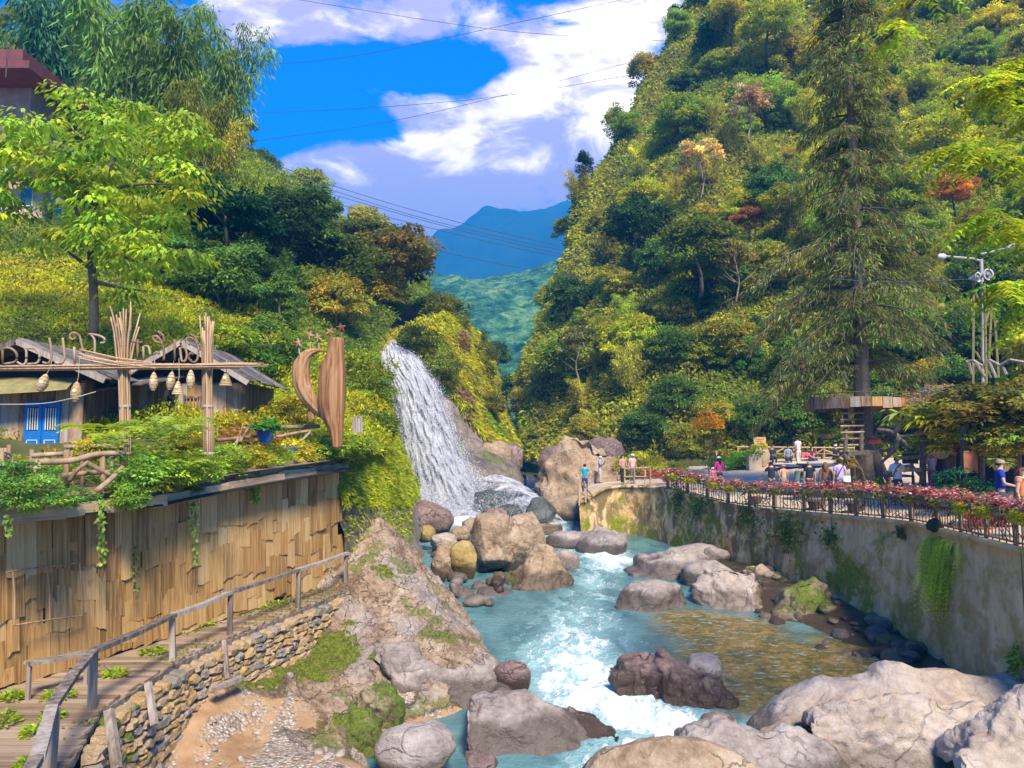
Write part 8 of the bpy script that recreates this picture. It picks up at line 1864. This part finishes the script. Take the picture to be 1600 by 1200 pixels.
def person(loc, face, label, shirt, trousers, hair=(.015, .012, .01), hat=None, long_hair=False, pose='stand', H=1.66, arms='down', strap=None, skirt=False, sleeve=.55, bag=None):
    """face: heading in degrees, 0 looks towards the camera side (-Y)"""
    rt = empty('person', tuple(loc), label, 'person', None, math.radians(face)); k = H / 1.68
    sit = pose == 'sit'; lean = {'stand': 0, 'sit': .10, 'bend': .22}[pose]
    pz = .46 if sit else .90
    hip = np.array([0, .12 if sit else 0, pz]); wst = hip + [0, -.01 - lean * .2, .17]; che = hip + [0, -.01 - lean * .7, .40]; nb = hip + [0, -lean, .53]; nk = hip + [0, -.015 - lean * 1.1, .595]; hd = hip + [0, -.03 - lean * 1.3, .69]; tp = hip + [0, -.02 - lean * 1.35, .755]
    V = [hip, wst, che, nb, nk, hd, tp]; R = [(.15, .11), (.135, .10), (.155, .105), (.085, .075), .053, (.075, .092), (.062, .075)]; E = [(0, 1), (1, 2), (2, 3), (3, 4), (4, 5), (5, 6)]
    J = {}
    for s in (-1, 1):
        sh = nb + [s * .175, .0, -.05]
        if arms == 'down': el, wr = sh + [s * .055, .02, -.27], sh + [s * .06, -.05, -.51]
        elif arms == 'camera': el, wr = sh + [s * .06, -.12, -.22], sh + [-s * .08, -.30, -.02]
        elif arms == 'lap': el, wr = sh + [s * .08, -.04, -.27], sh + [-s * .08, -.30, -.33]
        elif arms == 'hip': el, wr = sh + [s * .16, .05, -.22], sh + [s * .03, -.06, -.40]
        elif arms == 'wave': el, wr = (sh + [.10, -.14, -.16], sh + [-.02, -.22, .06]) if s > 0 else (sh + [-.05, .0, -.27], sh + [.05, -.18, -.40])
        else: el, wr = sh + [s * .14, -.08, -.24], sh + [s * .22, -.22, -.40]
        pm = wr + (wr - el) / np.linalg.norm(wr - el) * .07
        i = len(V); V += [sh, el, wr, pm]; R += [.058, .042, .029, .034]; E += [(3, i), (i, i + 1), (i + 1, i + 2), (i + 2, i + 3)]
        hj = hip + [s * .085, -.0, -.06]
        if sit: kn, an = hip + [s * .12, -.42, .02], hip + [s * .11, -.38, -.40]
        else: kn, an = hip + [s * .095, -.03 + .03 * s, -.45], hip + [s * .10, .02 + .05 * s, -.83]
        ft = an + [s * .02, -.13, -.045]; j = len(V); V += [hj, kn, an, ft]; R += [.085, .058, .04, .034]; E += [(0, j), (j, j + 1), (j + 1, j + 2), (j + 2, j + 3)]
        J[s] = dict(sh=sh, el=el, wr=wr, pm=pm, hj=hj, kn=kn, an=an, ft=ft)
    ex = MB()
    for s in (-1, 1):
        w_, p_ = J[s]['wr'], J[s]['pm']; t_ = (p_ - w_) / np.linalg.norm(p_ - w_); sd = np.cross(t_, [0, 0, 1.0]) if abs(t_[2]) < .8 else np.array([0, 1.0, 0]); sd /= np.linalg.norm(sd); cu = np.cross(sd, t_) * .25
        for f, ln in enumerate((.070, .080, .075, .058)):
            b0 = p_ + sd * (.024 - .016 * f); ex.tube([b0, b0 + (t_ + cu * .4) * ln * .55, b0 + (t_ + cu * 1.6) * ln], [.009, .0085, .007], 6)
        b0 = w_ + t_ * .03 + sd * .024; ex.tube([b0, b0 + sd * .03 + t_ * .025, b0 + sd * .035 + t_ * .06], [.011, .010, .008], 6)
    ex.lathe(hd + [0, -.088, -.01], [(.004, -.018), (.014, -.012), (.010, .008), (.004, .022)], 6); 
    for s in (-1, 1): ex.lathe(hd + [s * .075, .005, 0], [(.004, -.028), (.014, -.01), (.015, .012), (.005, .026)], 6)
    sc = lambda A: np.array(A) * k
    body = skinned('body', sc(V), E, [tuple(np.array(r) * k) if not np.isscalar(r) else r * k for r in R], M_skin, rt, 2, ex if False else scale_mb(ex, k))
    # clothing
    gv = [hip + [0, 0, -.03], wst, che, nb + [0, 0, -.01]]; gr = [(.172, .132), (.156, .122), (.178, .128), (.085, .082)]; ge = [(0, 1), (1, 2), (2, 3)]
    for s in (-1, 1):
        a, b_ = J[s]['sh'], J[s]['el']; w_ = J[s]['wr']; i = len(gv)
        if sleeve < 1: gv += [a, a * (1 - sleeve) + b_ * sleeve]; gr += [.078, .066]; ge += [(3, i), (i, i + 1)]
        else: gv += [a, b_, b_ * .15 + w_ * .85]; gr += [.076, .058, .046]; ge += [(3, i), (i, i + 1), (i + 1, i + 2)]
    skinned('shirt', sc(gv), ge, [tuple(np.array(r) * k) if not np.isscalar(r) else r * k for r in gr], cloth(shirt), rt, 2)
    tv = [hip + [0, 0, .06], hip + [0, 0, -.03]]; trr = [(.158, .122), (.165, .13)]; te = [(0, 1)]
    for s in (-1, 1): i = len(tv); tv += [J[s]['hj'] + [0, 0, -.05], J[s]['kn'], J[s]['an'] + [0, 0, .03]]; trr += [.105, .078, .062]; te += [(1, i), (i, i + 1), (i + 1, i + 2)]
    skinned('trousers', sc(tv), te, [tuple(np.array(r) * k) if not np.isscalar(r) else r * k for r in trr], cloth(trousers), rt, 2)
    for s in (-1, 1):
        m = MB(); a, f = J[s]['an'] * k, J[s]['ft'] * k; m.tube([a + [0, .05, -.045], a + [0, -.02, -.04], f + [0, .0, .0], f + [0, -.05, -.01]], [.03, .045, .042, .02], 8); m.build('shoe', cloth((.05, .045, .05)), rt, True)
    m = MB(); h_ = hd * k; sg = 14; prof = [(.098, -.03), (.103, .01), (.100, .045), (.082, .08), (.05, .102), (.012, .112)]
    V_ = []; 
    for r, z in prof:
        for q_ in range(sg): th = 2 * math.pi * q_ / sg; fr = -math.sin(th); low = z if not (fr > .25 and z < .03) else .045; V_.append(h_ + np.array([math.cos(th) * r * .9, math.sin(th) * r * (1.02 if fr < .25 else .93) + .012, low]) * k)
    m.add(V_, [(i * sg + q_, i * sg + (q_ + 1) % sg, (i + 1) * sg + (q_ + 1) % sg, (i + 1) * sg + q_) for i in range(len(prof) - 1) for q_ in range(sg)] + [tuple((len(prof) - 1) * sg + q_ for q_ in range(sg))])
    if long_hair: m.tube([h_ + np.array([0, .06, .05]) * k, h_ + np.array([0, .10, -.06]) * k, h_ + np.array([.0, .105, -.2]) * k, h_ + np.array([0, .10, -.33]) * k], np.array([.06, .092, .085, .03]) * k, 10); [m.tube([h_ + np.array([s * .07, .03, .06]) * k, h_ + np.array([s * .092, .02, -.07]) * k, h_ + np.array([s * .095, -.01, -.24]) * k], np.array([.03, .04, .018]) * k, 8) for s in (-1, 1)]
    m.build('hair', cloth(hair), rt, True)
    if hat:
        m = MB(); m.lathe(h_ + np.array([0, .005, .03]) * k, [(.112 * k, 0), (.112 * k, .03 * k), (.10 * k, .07 * k), (.05 * k, .095 * k), (.005, .1 * k)], 14); m.add([h_ + np.array([x_, y_, .035 + .0 * y_]) * k for x_, y_ in ((-.08, -.08), (.08, -.08), (.06, -.185), (-.06, -.185))] + [h_ + np.array([x_, y_, .05]) * k for x_, y_ in ((-.08, -.08), (.08, -.08), (.06, -.18), (-.06, -.18))], [(0, 1, 2, 3), (7, 6, 5, 4), (0, 4, 5, 1), (1, 5, 6, 2), (2, 6, 7, 3), (3, 7, 4, 0)]); m.build('cap', cloth(hat), rt)
    if strap:
        pts = [nb + [-.12, -.10, 0], che + [0, -.16, -.05], wst + [.15, -.11, -.05], wst + [.17, .02, -.06], wst + [.12, .13, -.03], che + [0, .15, 0], nb + [-.11, .10, 0], nb + [-.12, 0, .04], nb + [-.12, -.10, 0]]; m = MB(); m.tube(cr_interp(sc(pts), 4), .018, 5); m.build('strap', cloth(strap), rt)
    return rt
def scale_mb(m, k):
    o = MB(); o.v = [np.asarray(v) * k for v in m.v]; o.f = m.f; o.n = m.n; return o
def stand(x, d, **k): return plaza_pt(x, d), k
PEOPLE = [
 (plaza_pt(913, 44), 175, 'person in a teal shirt and dark blue trousers at the open corner of the plaza', (.01, .30, .40), (.02, .05, .16), dict(arms='hip')),
 (plaza_pt(937, 48.5), 60, 'person in grey-blue raising both hands to the face by the far stick fence', (.26, .30, .38), (.40, .38, .34), dict(arms='camera', hat=(.7, .68, .62), sleeve=1)),
 (plaza_pt(972, 43.6), 30, 'person in black trousers with an orange sling leaning at the pale stick railing', (.52, .26, .22), (.015, .015, .02), dict(arms='lap', long_hair=True)),
 (plaza_pt(987, 44.4), 20, 'person in a pale pink blouse beside the one with the orange sling', (.66, .40, .42), (.10, .10, .12), dict(arms='down', hat=(.8, .78, .75))),
 (plaza_pt(1122, 39.2), 200, 'person with long black hair in a magenta jacket at the flower boxes', (.62, .05, .24), (.05, .05, .09), dict(arms='lap', hat=(.75, .75, .78), long_hair=True, sleeve=1)),
 (plaza_pt(1112, 38.6), 190, 'small child in a cream cap next to the person in magenta', (.62, .10, .22), (.30, .12, .14), dict(H=1.2, hat=(.72, .62, .48))),
 (plaza_pt(1203, 34.0), 170, 'person in a black T-shirt seen from behind leaning on the flower boxes', (.02, .022, .03), (.06, .06, .07), dict(arms='out')),
 (plaza_pt(1222, 35.0), 170, 'short person in a white-and-red cap and peach top beside the black T-shirt', (.68, .42, .28), (.3, .25, .2), dict(H=1.3, hat=(.72, .25, .22))),
 (plaza_pt(1241, 32.6) - [0, 0, .1], 120, 'person with short black hair and white sleeves bending by the flower boxes', (.10, .14, .11), (.05, .05, .06), dict(pose='bend', arms='lap', H=1.55)),
 (plaza_pt(1262, 32.3) - [0, 0, .1], 175, 'person with light hair in a dark navy shirt facing the stage', (.012, .018, .032), (.04, .04, .05), dict(H=1.62, hair=(.38, .22, .13))),
 (plaza_pt(1287, 31.0) - [0, 0, .1], 160, 'broad person in brown with brown hair tied back facing the stage', (.20, .10, .06), (.16, .06, .04), dict(H=1.66, hair=(.14, .075, .04), long_hair=True, sleeve=1)),
 (plaza_pt(1309, 30.4) - [0, 0, .1], 175, 'person in a lavender shirt with a dark strap by the ladder tree', (.50, .38, .68), (.08, .08, .12), dict(H=1.66, strap=(.03, .03, .06))),
 (P(1207, 726, 48.8), 10, 'person in a dark jacket seated at the bench end nearest the clay jar', (.025, .03, .055), (.02, .025, .04), dict(pose='sit', arms='lap', sleeve=1)),
 (P(1232, 727, 48.6), -5, 'person in a grey-blue shirt seated with head bowed on the plank bench', (.20, .27, .40), (.03, .045, .09), dict(pose='sit', arms='lap')),
 (P(1248, 728, 46.3), 205, 'person in a white shirt and cream trousers standing on the plaza before the bench', (.70, .60, .62), (.64, .55, .42), dict(arms='lap', H=1.70)),
 (P(1269, 728, 48.4), 30, 'person in a dark red top and blue jeans seated by the pink cloth', (.12, .025, .05), (.04, .09, .24), dict(pose='sit', arms='wave', long_hair=True, hair=(.05, .03, .02))),
 (P(1306, 726, 48.2), -10, 'person in a black polo and white cap seated at the bench end near the ladder', (.02, .02, .035), (.02, .02, .03), dict(pose='sit', arms='lap', hat=(.6, .55, .55))),
 (plaza_pt(1398, 27.2), 150, 'person in a white shirt with a black bag strap at the flower boxes', (.72, .74, .78), (.06, .065, .08), dict(arms='camera', strap=(.02, .02, .03), H=1.70, sleeve=.9)),
 (plaza_pt(1557, 20.6), 70, 'stout person in a blue polo shirt and khaki cap in profile before the pergola', (.008, .03, .30), (.05, .05, .08), dict(arms='lap', hat=(.34, .28, .17), H=1.74)),
 (plaza_pt(1592, 18.7), 30, 'person with long auburn hair in an orange top at the railing', (.62, .22, .09), (.20, .26, .36), dict(arms='down', hair=(.16, .055, .03), long_hair=True, H=1.66, strap=(.7, .62, .5), sleeve=.3)),
 (plaza_pt(1452, 29), 200, 'person in patterned pink clothes among the plants in the pergola shade', (.50, .30, .40), (.25, .1, .14), dict(arms='lap', hair=(.2, .16, .14))),
]
for loc, face, lb, sh, tr, kw in PEOPLE: person(loc, face, lb, sh, tr, **kw)
